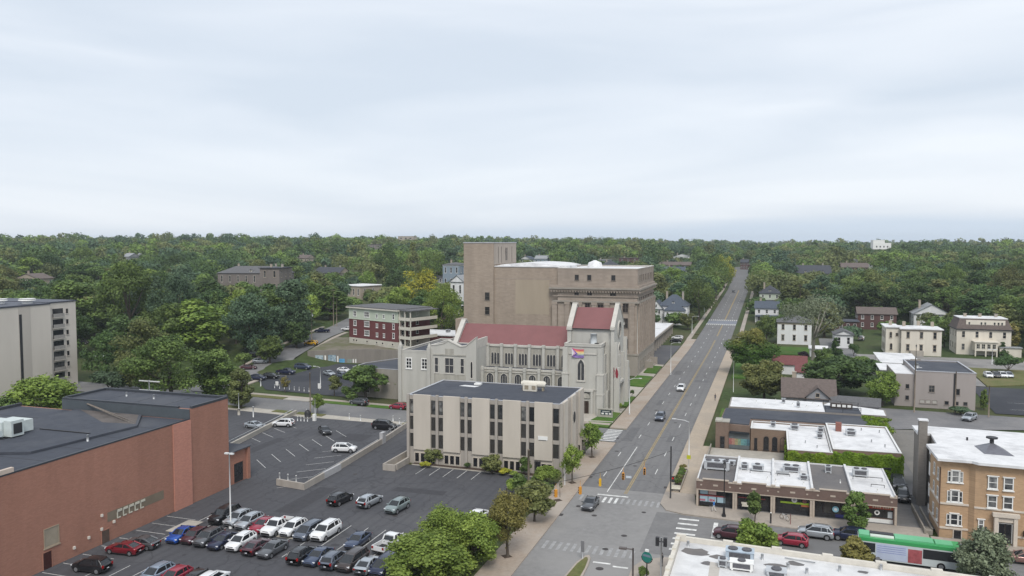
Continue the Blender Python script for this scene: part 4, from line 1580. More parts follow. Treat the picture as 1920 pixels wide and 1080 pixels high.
# ---- limestone church with red roofs
LIME=mat('limestone',(0.45,0.44,0.405),0.9,0.10,0.35,streak=True,bump=0.2)
LIMED=mat('weathered_limestone',(0.355,0.34,0.30),0.9,0.2,0.9,streak=True,bump=0.2)
LIMEL=mat('pale_limestone_trim',(0.50,0.48,0.44),0.85,0.08,1.0)
STAIN=glassmat('leaded_glass',(0.040,0.042,0.048),0.15,0.35)
def gable_prism(m,x0,x1,ya,yb,ze,zr):
 """solid under a roof with its ridge along x"""
 yc=(ya+yb)/2
 m.add([(x0,ya,ze),(x0,yb,ze),(x0,yc,zr),(x1,ya,ze),(x1,yb,ze),(x1,yc,zr)],[(0,1,2),(3,5,4),(0,2,5,3),(1,4,5,2),(0,3,4,1)])
def church():
 r=at('limestone_church','grey limestone gothic church with dusty red roofs and a square flag tower','church',-55,190,0)
 t=MB()
 t.box(-46.0,-37.6,181.2,186.8,-0.1,15.7)
 t.build('tower',LIME,r)
 b=MB()
 for x in(-46.7,-38.4):
  b.box(x,x+1.5,180.5,182.2,-0.1,9.2);b.box(x+0.15,x+1.35,180.75,182.1,9.2,15.5)
 b.box(-38.2,-36.9,183.6,186.6,-0.1,9.0);b.box(-38.1,-37.2,184.0,186.5,9.0,13.6)
 b.box(-36.899,-36.5,184.2,186.2,-0.1,5.0)
 b.build('buttress',LIME,r)
 b=MB()
 for x in(-46.8,-38.5):
  b.box(x,x+1.7,180.4,182.3,9.2,9.45);b.box(x,x+1.7,180.4,182.3,4.6,4.8)
 b.box(-45.15,-38.55,181.0,181.195,13.9,14.1);b.box(-45.15,-38.55,181.0,181.195,5.6,5.85)
 b.build('string_course',LIMEL,r)
 pts=[(-46.2,181.0),(-37.4,181.0),(-37.4,187.0),(-46.2,187.0)]
 parapet(r,pts,15.7,16.25,0.45,LIME,0.16,capmat=LIMEL)
 m=MB();m.quad((-45.7,181.5,15.72),(-37.9,181.5,15.72),(-37.9,186.5,15.72),(-45.7,186.5,15.72));m.build('tower_roof',ROOFDK,r)
 m=MB();m.cyl(-40.0,184.6,15.73,18.4,0.75,n=14);m.mi=1;m.cyl(-39.0,183.2,15.73,16.4,0.5,n=10)
 m.build('roof_vent',[mat('pale_vent',(0.50,0.53,0.54),0.5,0.05,1),DARK],r)
 window(r,'S',181.2,-42.25,7.6,2.0,5.4,2,1,'gothic',LIMEL,STAIN,0.22,0.16)
 door(r,'S',181.2,-41.3,0,1.9,3.0,mat('dark_oak_door',(0.035,0.022,0.016),0.6,0.2,2),LIMED,nx=2)
 m=MB().face_frame('S',181.2)
 o=arch_pts(2.6,2.4,'round')[2:]
 n=len(o)
 m.add([(-41.3+x,2.6+z,q)for q in(0.0,0.3)for x,z in o],[(i,i+1,n+i+1,n+i)for i in range(n-1)]+[tuple(range(n,2*n))])
 m.mi=1
 m.box(-43.3,-42.75,0,5.2,0.0,0.5);m.box(-39.85,-39.3,0,5.2,0.0,0.5);m.box(-43.4,-39.2,5.2,5.6,0.0,0.55)
 m.mi=2
 m.box(-42.7,-39.9,5.0,5.199,0.0,0.46)
 m.build('door_surround',[LIMED,LIME,DARK],r)
 window(r,'E',-37.6,182.9,7.4,1.0,5.0,1,1,'gothic',LIMEL,STAIN,0.14,0.12)
 window(r,'E',-37.6,182.9,1.6,0.9,2.2,1,1,'gothic',LIMEL,STAIN,0.12,0.12)
 ya,yb,yc=185.6,197.0,191.3
 m=MB()
 m.box(-45.6,-36.0,ya+0.4,yb-0.4,-0.1,19.6)
 m.build('front_block',LIME,r)
 rf=MB()
 rf.add([(-45.5,ya,19.5),(-36.2,ya,19.5),(-36.2,yc,24.1),(-45.5,yc,24.1),(-45.5,yb,19.5),(-36.2,yb,19.5)],[(0,1,2,3),(3,2,5,4)])
 rf.build('roof',REDROOF,r)
 m=MB();m.box(-45.4,-36.3,ya-0.12,ya+0.05,19.28,19.46);m.build('gutter',DARK,r)
 def gable_wall(xa,xb,y0,y1,zs,zp,zb,name):
  yc=(y0+y1)/2
  g=MB()
  prof=[(y0,zb),(y1,zb),(y1,zs),(yc+0.45,zp),(yc-0.45,zp),(y0,zs)]
  n=len(prof)
  g.add([(x,y,z)for x in(xa,xb)for y,z in prof],[tuple(range(n-1,-1,-1)),tuple(range(n,2*n))]+[(i,(i+1)%n,n+(i+1)%n,n+i)for i in range(n)])
  o=g.build(name,LIME,r)
  c=MB()
  for s in(-1,1):
   ys,yp=(y0,yc-0.45)if s<0 else(y1,yc+0.45)
   c.add([(xa-0.12,ys,zs+0.02),(xb+0.12,ys,zs+0.02),(xb+0.12,yp,zp+0.02),(xa-0.12,yp,zp+0.02),(xa-0.12,ys,zs+0.3),(xb+0.12,ys,zs+0.3),(xb+0.12,yp,zp+0.3),
    (xa-0.12,
    yp,
    zp+0.3)],
    [(4,
    5,
    6,
    7),
    (0,
    1,
    5,
    4),
    (1,
    2,
    6,
    5),
    (2,
    3,
    7,
    6),
    (3,
    0,
    4,
    7)])
   c.box(xa-0.14,xb+0.14,ys-0.35 if s<0 else ys-0.6,ys+0.6 if s<0 else ys+0.35,zs-0.5,zs+0.1)
  c.box(xa-0.14,xb+0.14,yc-0.5,yc+0.5,zp+0.02,zp+0.45)
  c.build('coping',LIMEL,o)
  return o
 gable_wall(-46.6,-45.62,ya-0.3,yb+0.3,19.6,24.7,14.0,'gable')
 ge=gable_wall(-35.98,-35.2,ya-0.7,yb+0.7,19.9,24.9,-0.1,'street_gable')
 m=MB().face_frame('E',-35.2)
 n=20
 for(rr,q,mi)in((2.1,0.25,0),):
  vs=[(yc+rr*cos(2*pi*k/n),19.0+rr*sin(2*pi*k/n),q)for k in range(n)]+[(yc+1.7*cos(2*pi*k/n),19.0+1.7*sin(2*pi*k/n),q)for k in range(n)]
  vs+=[(yc+rr*cos(2*pi*k/n),19.0+rr*sin(2*pi*k/n),0)for k in range(n)]
  m.add(vs,[(k,(k+1)%n,n+(k+1)%n,n+k)for k in range(n)]+[(k,(k+1)%n,2*n+(k+1)%n,2*n+k)for k in range(n)])
 for k in range(6):
  a=pi*k/6
  m.add([(yc+1.75*cos(a)+0.05*sin(a),19+1.75*sin(a)-0.05*cos(a),0.12),(yc+1.75*cos(a)-0.05*sin(a),19+1.75*sin(a)+0.05*cos(a),0.12),(yc-1.75*cos(a)-0.05*sin(a),
   19-1.75*sin(a)+0.05*cos(a),
   0.12),
   (yc-1.75*cos(a)+0.05*sin(a),
   19-1.75*sin(a)-0.05*cos(a),
   0.12)],
   [(0,
   1,
   2,
   3)])
 o=m.build('rose_window',LIMEL,r)
 g=MB().face_frame('E',-35.2);g.add([(yc+1.75*cos(2*pi*k/n),19.0+1.75*sin(2*pi*k/n),0.02)for k in range(n)],[tuple(range(n))]);g.build('pane',STAIN,o)
 b=MB()
 for y in(184.9,197.0):
  b.box(-35.3,-33.9,y,y+1.2,-0.1,10.5);b.box(-35.3,-34.4,y+0.1,y+1.1,10.5,16.4)
 for y in(188.0,193.6):
  b.box(-35.19,-34.4,y,y+0.9,-0.1,13.2)
 b.box(-35.19,-34.2,188.95,193.55,6.2,6.8)
 b.build('buttress',LIME,r)
 window(r,'E',-35.2,yc,7.2,3.6,8.6,3,2,'gothic',LIMEL,STAIN,0.25,0.2)
 door(r,'E',-35.2,yc,0.1,3.0,3.6,MATS['dark_oak_door'],LIMEL,nx=2)
 m=MB()
 m.box(-39,-34.6,198.3,203.6,-0.1,7.0)
 gable_prism(m,-39,-34.6,198.1,203.8,7.002,9.4)
 m.build('porch',LIME,r)
 window(r,'E',-34.6,200.95,0.2,2.6,5.6,1,1,'gothic',LIMEL,GLASSD,0.25,0.14,sill=False)
 m=MB()
 m.mi=0
 f=MB().face_frame('S',184.9)
 f.add([(-34.75,8.4,.06),(-34.35,8.0,.06),(-34.1,8.9,.06),(-34.25,9.8,.06),(-34.6,10.6,.06),(-34.85,9.4,.06)],[(0,1,2,3,4,5)])
 f.box(-35.2,-35.08,8.2,10.6,0.004,0.06);f.box(-35.29,-34.9,9.7,9.85,0.004,0.055)
 f.build('wall_emblem',mat('emblem_red',(0.24,0.03,0.045),0.6,0.1,2),r)
 m=MB();m.box(-76.0,-46.62,188.0,200.0,-0.1,14.0)
 m.build('nave_wall',LIMED,r)
 rf=MB()
 rf.add([(-76,188.5,14.2),(-46.62,188.5,14.2),(-46.62,194.0,18.9),(-76,194.0,18.9),(-76,199.6,14.2),(-46.62,199.6,14.2)],[(0,1,2,3),(3,2,5,4)])
 rf.build('nave_roof',REDROOF,r)
 gable_wall(-77.0,-76.02,187.6,200.4,14.3,19.6,8.0,'nave_gable')
 m=MB();m.box(-75.9,-46.65,187.75,188.45,14.002,14.5);m.build('nave_parapet',LIMEL,r)
 m=MB()
 bays=[-67.6+i*3.62 for i in range(7)]
 for x in bays:
  m.box(x-0.32,x+0.32,187.3,187.99,9.0,14.45);m.box(x-0.40,x+0.40,187.2,187.74,14.2,14.8)
  m.box(x-0.30,x+0.30,183.3,183.99,-0.1,8.6);m.box(x-0.36,x+0.36,183.2,184.0,8.6,9.5)
 m.build('buttress',LIME,r)
 m=MB();m.box(-70.2,-46.1,184.0,187.98,-0.1,8.8);m.build('aisle_wall',LIMED,r)
 m=MB();m.box(-70.3,-46.1,184.35,187.9,8.802,8.95);m.build('aisle_roof',ROOFDK,r)
 m=MB();m.box(-70.25,-46.05,183.85,184.34,8.803,9.25);m.box(-70.25,-46.05,183.8,183.995,8.2,8.4);m.build('aisle_parapet',LIMEL,r)
 for i in range(6):
  c=(bays[i]+bays[i+1])/2
  for k in(-0.75,0,0.75):
   window(r,'S',188.0,c+k,9.5,0.68,3.1,1,1,'gothic',LIMEL,STAIN,0.06,0.10,sill=False)
  window(r,'S',184.0,c,5.4,1.9,2.6,3,1,'round',LIMEL,STAIN,0.12,0.12)
  window(r,'S',184.0,c,1.6,1.7,2.4,2,1,'round',LIMEL,STAIN,0.12,0.12)
 def shaped_front(x0,x1,y,y2,prof,name,mt):
  g=MB()
  pr=[(x0,-0.1)]+prof+[(x1,-0.1)]
  n=len(pr)
  g.add([(x,yy,z)for yy in(y,y2)for x,z in pr],[tuple(range(n)),tuple(range(2*n-1,n-1,-1))]+[(i,(i+1)%n,n+(i+1)%n,n+i)for i in range(n)])
  o=g.build(name,mt,r)
  c=MB()
  for(xa,za),(xb,zb)in zip(prof,prof[1:]):
   c.add([(xa,y-0.15,za+0.01),(xb,y-0.15,zb+0.01),(xb,y2+0.15,zb+0.01),(xa,y2+0.15,za+0.01),(xa,y-0.15,za+0.25),(xb,y-0.15,zb+0.25),(xb,y2+0.15,zb+0.25),
    (xa,
    y2+0.15,
    za+0.25)],
    [(4,
    5,
    6,
    7),
    (0,
    1,
    5,
    4),
    (2,
    3,
    7,
    6),
    (0,
    4,
    7,
    3),
    (1,
    2,
    6,
    5)])
  c.build('coping',LIMEL,o)
  return o
 shaped_front(-79.9,-67.9,180.0,181.0,[(-79.9,14.6),(-78.6,14.7),(-76.6,15.1),(-75.2,15.9),(-73.6,15.2),(-72.0,14.5),(-70.6,14.7),(-67.9,16.9)],'transept_front',
  LIME)
 m=MB();m.box(-79.9,-67.9,181.002,200.0,-0.1,14.3);m.build('transept',LIME,r)
 m=MB();m.quad((-79.6,181.1,14.34),(-68.2,181.1,14.34),(-68.2,200,14.34),(-79.6,200,14.34));m.build('transept_roof',ROOFDK,r)
 m=MB();m.box(-79.95,-79.55,181.01,200,14.302,14.8);m.box(-68.25,-67.85,181.01,188,14.302,16.4);m.build('transept_parapet',LIMEL,r)
 w=MB();w.box(-88.2,-79.91,180.9,206,-0.1,12.5);w.build('west_wing',LIME,r)
 m=MB();m.quad((-87.8,181.3,12.53),(-79.95,181.3,12.53),(-79.95,206,12.53),(-87.8,206,12.53));m.build('wing_roof',ROOFDK,r)
 parapet(r,[(-88.25,180.85),(-79.92,180.85),(-79.92,206.05),(-88.25,206.05)],12.502,12.95,0.35,LIME,0.14,capmat=LIMEL)
 for x,y in((-80.3,179.5),(-88.6,180.5)):
  m=MB();m.box(x-0.45,x+0.45,y,y+1.3,-0.1,13.9);m.lathe(x,y+0.6,[(0.55,13.9),(0.5,14.3),(0.05,15.2)],8,False);m.build('corner_turret',LIME,r)
 for x in(-86.2,-81.95):
  window(r,'S',180.9,x,8.4,1.7,2.8,2,3,'flat',WHITE,GLASSD,0.22,0.12)
 for x,w_ in((-78.3,1.15),(-74.9,2.5),(-71.5,1.15)):
  window(r,'S',180.0,x,7.9,w_,3.9,2 if w_>2 else 1,2,'flat',LIMEL,STAIN,0.16,0.16)
 m=MB().face_frame('S',180.0)
 m.box(-79.2,-70.6,12.3,12.6,0.003,0.2);m.box(-79.0,-70.7,5.2,7.7,0.003,0.1);m.box(-76.0,-73.8,12.6,14.0,0.003,0.12)
 m.build('carved_panel',LIMED,r)
 window(r,'S',180.0,-69.1,7.0,0.6,4.2,1,1,'gothic',LIMEL,GLASSD,0.08,0.1)
 m=MB();m.box(-77.8,-77.0,196,197.2,14.3,17.0);m.lathe(-80.6,203,[(0.9,12.5),(0.9,13.6),(0.5,14.0)],10);m.build('chimney',LIMEL,r)
 f=MB()
 cols=[(0.62,0.10,0.16),(0.66,0.30,0.16),(0.66,0.56,0.26),(0.42,0.45,0.36),(0.24,0.20,0.46),(0.26,0.16,0.42)]
 fm=[mat('flag_stripe_%d'%i,c,0.8,0.05,2)for i,c in enumerate(cols)]+[mat('flag_white',(0.68,0.66,0.68),0.8,0.03,2),mat('flag_violet',(0.16,0.11,0.42),
  0.8,
  0.05,
  2),
  mat('flag_pink',
  (0.62,
  0.38,
  0.52),
  0.8,
  0.03,
  2)]
 x0,x1,zt,zb,yy=-44.35,-41.5,15.35,13.35,180.86
 nx=12
 def wy(x,z):return yy-0.10*sin((x-x0)*3.1)-0.05*sin(z*4+x)
 def dz(x):return-0.16*sin((x-x0)*1.3)-0.30*((x-x0)/2.9)
 h=(zt-zb)/6
 for i in range(6):
  f.mi=i
  for k in range(nx):
   xa,xb=x0+(x1-x0)*k/nx,x0+(x1-x0)*(k+1)/nx
   za,zb_=zt-h*i,zt-h*(i+1)
   f.add([(xa,wy(xa,za),za+dz(xa)),(xb,wy(xb,za),za+dz(xb)),(xb,wy(xb,zb_),zb_+dz(xb)),(xa,wy(xa,zb_),zb_+dz(xa))],[(0,1,2,3)],True)
 for mi,d,e in((7,1.45,0.22),(8,1.0,0.24),(6,0.62,0.26)):
  f.mi=mi
  p=[(x0,wy(x0,zt)-e,zt+dz(x0)),(x0+d,wy(x0+d,zt-1)-e,zt-1+dz(x0+d)),(x0,wy(x0,zb)-e,zb+dz(x0))]
  f.add(p,[(0,1,2)])
 fo=f.build('flag',fm,None,(-42.9,180.86,13.3));fo.location=(-42.9,180.86,13.3)
 tag(fo,'rainbow striped pride flag with a triangle hanging on the church tower','flag')
church()
def church_sign():
 r=at('monument_sign','long low stone church notice board with dark panel on the front lawn','sign',-35.6,178.4,0.13)
 m=MB();m.box(-37.6,-34.2,178.2,178.75,0.1,1.9);m.box(-37.8,-34.0,178.1,178.85,1.9,2.05);m.build('stone_base',LIMED,r)
 m=MB();m.box(-36.9,-34.4,178.13,178.195,0.7,1.75);m.build('panel',mat('sign_panel_teal',(0.03,0.05,0.06),0.4,0.1,2),r)
 m=MB()
 for x in(-36.7,-35.8,-35.0):m.box(x,x+0.55,178.10,178.126,0.8,1.15)
 m.box(-36.5,-34.8,178.10,178.126,1.4,1.5)
 m.build('lettering',WHITE,r)
church_sign()
# ---- low annex west of the church
def annex():
 r=at('church_annex','plain grey low hall with dark flat roof west of the limestone church','building',-98,195,0)
 GW=mat('annex_stucco',(0.265,0.245,0.215),0.9,0.1,0.5,streak=True)
 pts=[(-103.9,184.2),(-88.7,183.2),(-88.7,217),(-92.5,217),(-104.0,191.5)]
 m=MB();m.prism(pts,-0.1,7.2);m.build('wall',GW,r)
 m=MB();m.prism([(x*0.995-0.48,y*0.995+1.0)for x,y in pts],7.202,7.3);m.build('roof',ROOFDK,r)
 parapet(r,pts,7.202,7.5,0.2,GW,0.07,capmat=FLASH)
 for x in(-94.4,-93.2):
  window(r,'S',183.55,x,3.8,0.7,1.8,1,1,fm=LIMEL,gm=GLASSD)
 window(r,'S',183.9,-99.5,1.0,1.2,1.6,2,2,fm=LIMEL,gm=GLASSD)
annex()
# ---- brown temple with stage house
TEMP=brickmat('temple_brick',(0.345,0.282,0.228),(0.84,0.84,0.84),2.6,0.13)
TEMPG=brickmat('temple_stone',(0.335,0.28,0.235),(0.82,0.82,0.82),4.0,0.12)
TEMPL=mat('temple_stage_cladding',(0.36,0.31,0.265),0.8,0.06,0.6,streak=True)
TEMPB=mat('temple_base_stone',(0.30,0.27,0.235),0.9,0.1,0.6,streak=True)
def temple():
 r=at('brown_temple','massive brown theatre temple with blank side wall, cornice and tall stage house','building',-65,250,0)
 m=MB();m.box(-94.2,-84.1,238.6,262,-0.1,39.7);m.build('stage_house',TEMP,r)
 m=MB();m.box(-84.09,-84.03,238.9,261.9,33.0,39.5);m.build('stage_cladding',TEMPL,r)
 m=MB();m.box(-94.35,-83.95,238.45,262.15,39.702,40.0);m.build('stage_coping',FLASH,r)
 l=MB()
 for y in(250.2,251.6):l.tube([(-83.9,y,34),(-83.9,y,38.2)],0.06,5)
 for k in range(9):l.tube([(-83.9,250.2,34.3+k*0.45),(-83.9,251.6,34.3+k*0.45)],0.045,5)
 for y in(243,246,257):l.tube([(-83.98,y,33.3),(-83.98,y,38.6)],0.05,5)
 l.build('ladder',DARK,r)
 m=MB()
 m.box(-84.095,-63.0,239.3,268,-0.1,32.2)
 m.build('auditorium',TEMP,r)
 m=MB();m.box(-94.19,-64.0,239.27,239.298,28.4,28.65);m.build('string_course',TEMPG,r)
 m=MB();m.box(-77,-66,239.275,239.297,17.5,28.2);m.build('cleaned_panel',mat('cleaned_brick',(0.345,0.288,0.222),0.9,0.06,0.4,streak=True),r)
 m=MB();m.box(-84.02,-62.7,239.1,268,32.202,32.5)
 n=12
 vs,fs=[],[]
 for i in range(n+1):
  x=-83.9+20.9*i/n;z=32.5+0.9*math.sin(pi*i/n)**0.6
  vs+=[(x,241.0,z),(x,267.5,z)]
 for i in range(n):fs.append((2*i,2*i+2,2*i+3,2*i+1))
 fs.append(tuple(2*i for i in range(n+1)))
 m.add(vs,fs)
 m.build('auditorium_roof',ROOFWH,r)
 m=MB();m.box(-62.99,-38.4,238.2,271.6,-0.1,31.6);m.build('front_block',TEMPG,r)
 m=MB();m.quad((-62.6,238.6,31.75),(-38.8,238.6,31.75),(-38.8,271.2,31.75),(-62.6,271.2,31.75))
 m.box(-62.8,-60.2,239.2,252,31.76,32.7);m.lathe(-56.5,262,[(2.6,31.76),(2.2,33.2),(0.3,34.0)],12,False)
 m.build('front_roof',ROOFWH,r)
 parapet(r,[(-63.0,238.15),(-38.35,238.15),(-38.35,271.65),(-63.0,271.65)],31.602,32.0,0.4,TEMPG,0.14,capmat=mat('pale_coping',(0.62,0.6,0.56),0.7,0.06,
  1))
 def band(z0,z1,p,mt,name,x0=-65.5):
  b=MB()
  b.box(x0,-38.4+p,238.2-p,238.198,z0,z1);b.box(-38.398,-38.4+p,238.199,271.6+p*0.5,z0,z1)
  return b.build(name,mt,r)
 band(25.7,26.2,1.15,TEMPB,'cornice');band(25.2,25.699,0.8,TEMPG,'cornice_bed');band(26.21,26.9,0.5,TEMPG,'cornice_cap')
 d=MB()
 for x in np.arange(-65.0,-37.4,0.85):d.box(x,x+0.42,237.25,237.395,24.75,25.19)
 for y in np.arange(238.2,271.5,0.85):d.box(-37.595,-37.45,y,y+0.42,24.75,25.19)
 d.build('dentil_course',TEMPG,r)
 band(23.4,23.7,0.30,TEMPG,'string_course',-64.5);band(21.7,22.2,0.55,TEMPB,'architrave',-64.5)
 band(6.0,6.5,0.5,TEMPB,'base_course',-64.0)
 b=MB();b.box(-64.0,-38.1,237.9,238.197,-0.1,5.99);b.box(-38.397,-38.1,238.199,271.7,-0.1,5.99);b.build('base',TEMPB,r)
 p=MB()
 for x in(-63.9,-59.9,-56.1,-51.5,-47.6,-43.6,-40.0):
  w=1.5
  p.box(x-w/2,x+w/2,237.75,238.197,6.51,21.69);p.box(x-w/2-0.15,x+w/2+0.15,237.65,238.196,20.9,21.68)
 for y in np.arange(239.4,271.5,3.55):
  p.box(-38.396,-37.85,y,y+1.4,6.51,21.69);p.box(-38.395,-37.75,y-0.12,y+1.52,20.9,21.68)
 p.build('pilaster',TEMPG,r)
 W1=glassmat('temple_glass',(0.020,0.018,0.018),0.3,0.15,(0.2,0.19,0.18))
 TF=mat('temple_window_frame',(0.17,0.145,0.125),0.8,0.1,2)
 def win(x,z,w,h,nx=2,ny=2):window(r,'S',238.2,x,z,w,h,nx,ny,'flat',TF,W1,0.08,0.10)
 for x in(-57.0,-53.1,-45.7):win(x,28.4,1.3,1.7,1,1)
 win(-45.8,23.75,1.8,2.4)
 for x,z,h in((-45.8,17.6,2.6),(-42.0,18.9,2.6),(-42.0,14.2,3.0),(-45.8,13.2,3.0),(-53.6,18.4,3.0),(-58.0,18.4,3.0),(-49.6,18.4,2.8),(-62.0,11.5,1.8),(-45.8,
  8.0,
  3),
  (-42.0,
  8.0,
  3)):
  win(x,z,1.7 if x>-50 else 1.6,h,2,2)
 for x in(-57.0,-53.0):win(x,23.8,1.5,1.3,2,1)
 for z in(21.6,17.0):
  window(r,'S',238.6,-86.2,z,1.6,2.5,1,2,'flat',TF,W1,0.08,0.1)
 for i,y in enumerate(np.arange(241.3,270.5,3.55)):
  window(r,'E',-38.4,y+1.1,28.3,1.1,1.8,1,1,'flat',TF,W1,0.08,0.1)
  for z,h in((22.5,0.85),(16.8,3.2),(12.0,3.2),(7.4,3.2)):
   window(r,'E',-38.4,y+1.05,z,1.3,h,1,2 if h>1 else 1,'flat',TF,W1,0.08,0.12)
  window(r,'E',-38.1,y+1.05,1.6,1.2,2.4,1,1,'flat',TEMPB,W1,0.1,0.1)
 m=MB();m.box(-98.5,-94.21,242,262,-0.1,15.0);m.build('side_annex',TEMP,r)
 m=MB();m.tube([(-38.3,238.05,6.6),(-38.3,238.05,21.6)],0.09,6);m.build('downpipe',LIMEL,r)
 s=MB()
 for k in range(5):s.box(-38.09+k*0.4,-37.7+k*0.4,253,262,-0.1,2.0-k*0.4)
 s.box(-38.09,-35.6,252.2,252.99,-0.1,2.4);s.box(-38.09,-35.6,262.01,262.8,-0.1,2.4)
 s.build('entrance_steps',TEMPB,r)
 c=at('carport_wing','long flat white roofed carport on square piers north of the brown temple','carport',-50,305,T(-45,300))
 z=T(-45,300)
 m=MB();m.box(-62,-40.2,276,347,z+4.5,z+5.2);m.build('roof_slab',TEMPB,c)
 m=MB();m.quad((-61.6,276.4,z+5.23),(-40.6,276.4,z+5.23),(-40.6,346.6,z+5.23),(-61.6,346.6,z+5.23));m.build('roof',ROOFWH,c)
 m=MB();m.box(-62,-48,276.2,346.8,z-1.2,z+4.49);m.build('rear_wall',TEMPG,c)
 for y in np.arange(277,346,6.2):
  m=MB();m.box(-41.6,-40.5,y,y+1.1,z-1.3,z+4.49);m.build('pier',TEMPB,c)
temple()
# ------------ shops and right-hand blocks
IVY=leafmat('ivy_leaves',(0.085,0.145,0.012),(0.225,0.310,0.026),0.05)
APGL=glassmat('apartment_glass',(0.030,0.033,0.038),1.0,0.06,(0.50,0.50,0.49))
def ivy_patch(par,face,off,a0,a1,b0,b1,n,name='ivy',ragged=0.6,deep=0.4):
 """creeper on a wall: leaf-sized faces in a layer on the facade"""
 rng=np.random.default_rng(int(abs(a0*7+b1*3))+3)
 a=a0+(a1-a0)*rng.random(n);b=b0+(b1-b0)*rng.random(n)
 keep=b<b1-ragged*(0.5+0.5*np.sin(a*2.1)*np.sin(a*0.83+1))+0.1*rng.random(n)
 a,b=a[keep],b[keep]
 k=len(a)
 lump=0.5+0.5*np.sin(a*1.7+0.6*np.sin(b*2))*np.sin(b*1.3+a*0.4)
 d=0.05+deep*rng.random(k)*(0.35+0.65*lump)
 fn=FACES[face]
 p=np.array([fn(x,z,q,off)for x,z,q in zip(a,b,d)])
 nrm=np.array(fn(0,0.45,1,0))if face in('E','N')else np.array(fn(0,0.45,1,0))
 nn=nrm+rng.normal(size=(k,3))*0.55
 nn/=np.linalg.norm(nn,axis=1)[:,None]
 t=np.cross(nn,rng.normal(size=(k,3)));t/=np.linalg.norm(t,axis=1)[:,None]
 u=np.cross(nn,t);s=(0.12+0.16*rng.random(k))[:,None]
 V=np.empty((k,4,3));V[:,0]=p-t*s;V[:,1]=p-u*s;V[:,2]=p+t*s;V[:,3]=p+u*s
 V-=np.array(ORG)
 me=quad_mesh(name,V.reshape(-1,3),np.clip(0.55*lump+0.45*rng.random(k),0,1),IVY)
 o=bpy.data.objects.new(name,me);COL.objects.link(o);o.parent=par
 return o
def signmat(name,c,rough=0.5):
 return mat('sign_'+name,c,rough,0.05,2)
def shops():
 BRN=brickmat('shop_brown_brick',(0.165,0.115,0.098),(0.8,0.8,0.8),1.0,0.12)
 TAN=mat('shop_tan_stone',(0.42,0.36,0.30),0.8,0.1,1.2)
 r=at('shop_row','row of five single storey brown brick shops with stepped parapets on the street corner','shops',3,128,0)
 xs=[-10.5,-4.85,0.55,6.0,11.5,17.2]
 y0,y1=122.0,138.0
 m=MB();m.box(xs[0],xs[-1],y0+1.0,y1,-0.1,3.55);m.build('wall',BRN,r)
 roofs=[ROOFGR,ROOFWH,ROOFWH,ROOFGR,ROOFWH]
 for i in range(5):
  a,b=xs[i],xs[i+1]
  m=MB();m.quad((a+0.15,y0+0.35,3.62),(b-0.15,y0+0.35,3.62),(b-0.15,y1-0.2,3.72),(a+0.15,y1-0.2,3.72));m.build('roof',roofs[i],r)
 m=MB()
 for i in range(1,5):
  m.box(xs[i]-0.16,xs[i]+0.16,y0+0.3,y1,3.56,4.15)
 m.box(xs[0]-0.02,xs[0]+0.16,y0+0.3,y1,3.56,3.95);m.box(xs[5]-0.16,xs[5]+0.02,y0+0.3,y1,3.56,3.95)
 m.box(xs[0]+0.17,xs[5]-0.17,y1-0.18,y1+0.02,3.4,3.9)
 m.build('party_wall',mat('white_coated_wall',(0.62,0.62,0.62),0.7,0.1,1),r)
 f=MB().face_frame('S',y0+0.3)
 c=MB().face_frame('S',y0+0.3)
 for i in range(5):
  a,b=xs[i],xs[i+1]
  f.box(a,b,2.75,3.95,0.0,0.28)
  f.box(a+1.0,b-1.0,3.951,4.25,0.0,0.28)
  c.box(a+0.3,a+1.0,3.952,4.08,-0.1,0.36);c.box(b-1.0,b-0.3,3.952,4.08,-0.1,0.36);c.box(a+0.9,b-0.9,4.252,4.38,-0.1,0.36)
  c.box(a,b,2.62,2.749,0.0,0.36)
  c.box((a+b)/2-0.35,(a+b)/2+0.35,3.35,3.6,0.0,0.31);c.box(a+0.6,a+0.85,3.3,3.5,0.0,0.31);c.box(b-0.85,b-0.6,3.3,3.5,0.0,0.31)
  for x in(a+0.02,b-0.32):
   c.box(x,x+0.3,-0.1,2.61,0.0,0.30);c.box(x,x+0.3,3.956,4.3,-0.1,0.38)
 f.build('fascia',BRN,r);c.build('stone_trim',TAN,r)
 win=glassmat('shop_glass',(0.018,0.020,0.022),0.35,0.05,(0.14,0.13,0.12))
 for i in range(5):
  a,b=xs[i]+0.4,xs[i+1]-0.4
  n=4
  for k in range(n):
   p,q=a+(b-a)*k/n,a+(b-a)*(k+1)/n
   if k==(3 if i in(0,1)else 0):
    door(r,'S',y0+0.99,(p+q)/2,0.14,q-p-0.25,2.2,DARK,DARK,glass=win)
   else:
    window(r,'S',y0+0.99,(p+q)/2,0.55 if i<4 else 0.75,q-p-0.04,2.0 if i<4 else 1.8,1,2 if i in(0,2)else 1,fm=DARK,gm=win,fr=0.05,sill=False,name='shop_window')
  m=MB().face_frame('S',y0+0.99);m.box(a,b,0.0,0.53,0.002,0.1);m.build('stall_riser',DARK if i<4 else WHITE,r)
 def panel(x0,x1,z0,z1,mt,q=0.14,name='sign_panel',extra=None):
  m=MB().face_frame('S',y0+0.9);m.box(x0,x1,z0,z1,q-0.14,q-0.09);return m.build(name,mt,r)
 PB,RB=signmat('pale_blue',(0.36,0.50,0.58)),signmat('faded_red',(0.30,0.07,0.075))
 m=MB().face_frame('S',y0+0.9)
 for k,x in enumerate((-10.0,-8.75,-7.45)):
  m.mi=0 if k!=1 else 1;m.box(x,x+1.15,1.78,2.45,0,0.03)if k<2 else None
  m.mi=0;m.box(x,x+1.15,0.62,1.45,0,0.03)
 m.mi=2;m.box(-10.05,-6.3,1.47,1.66,0,0.045)
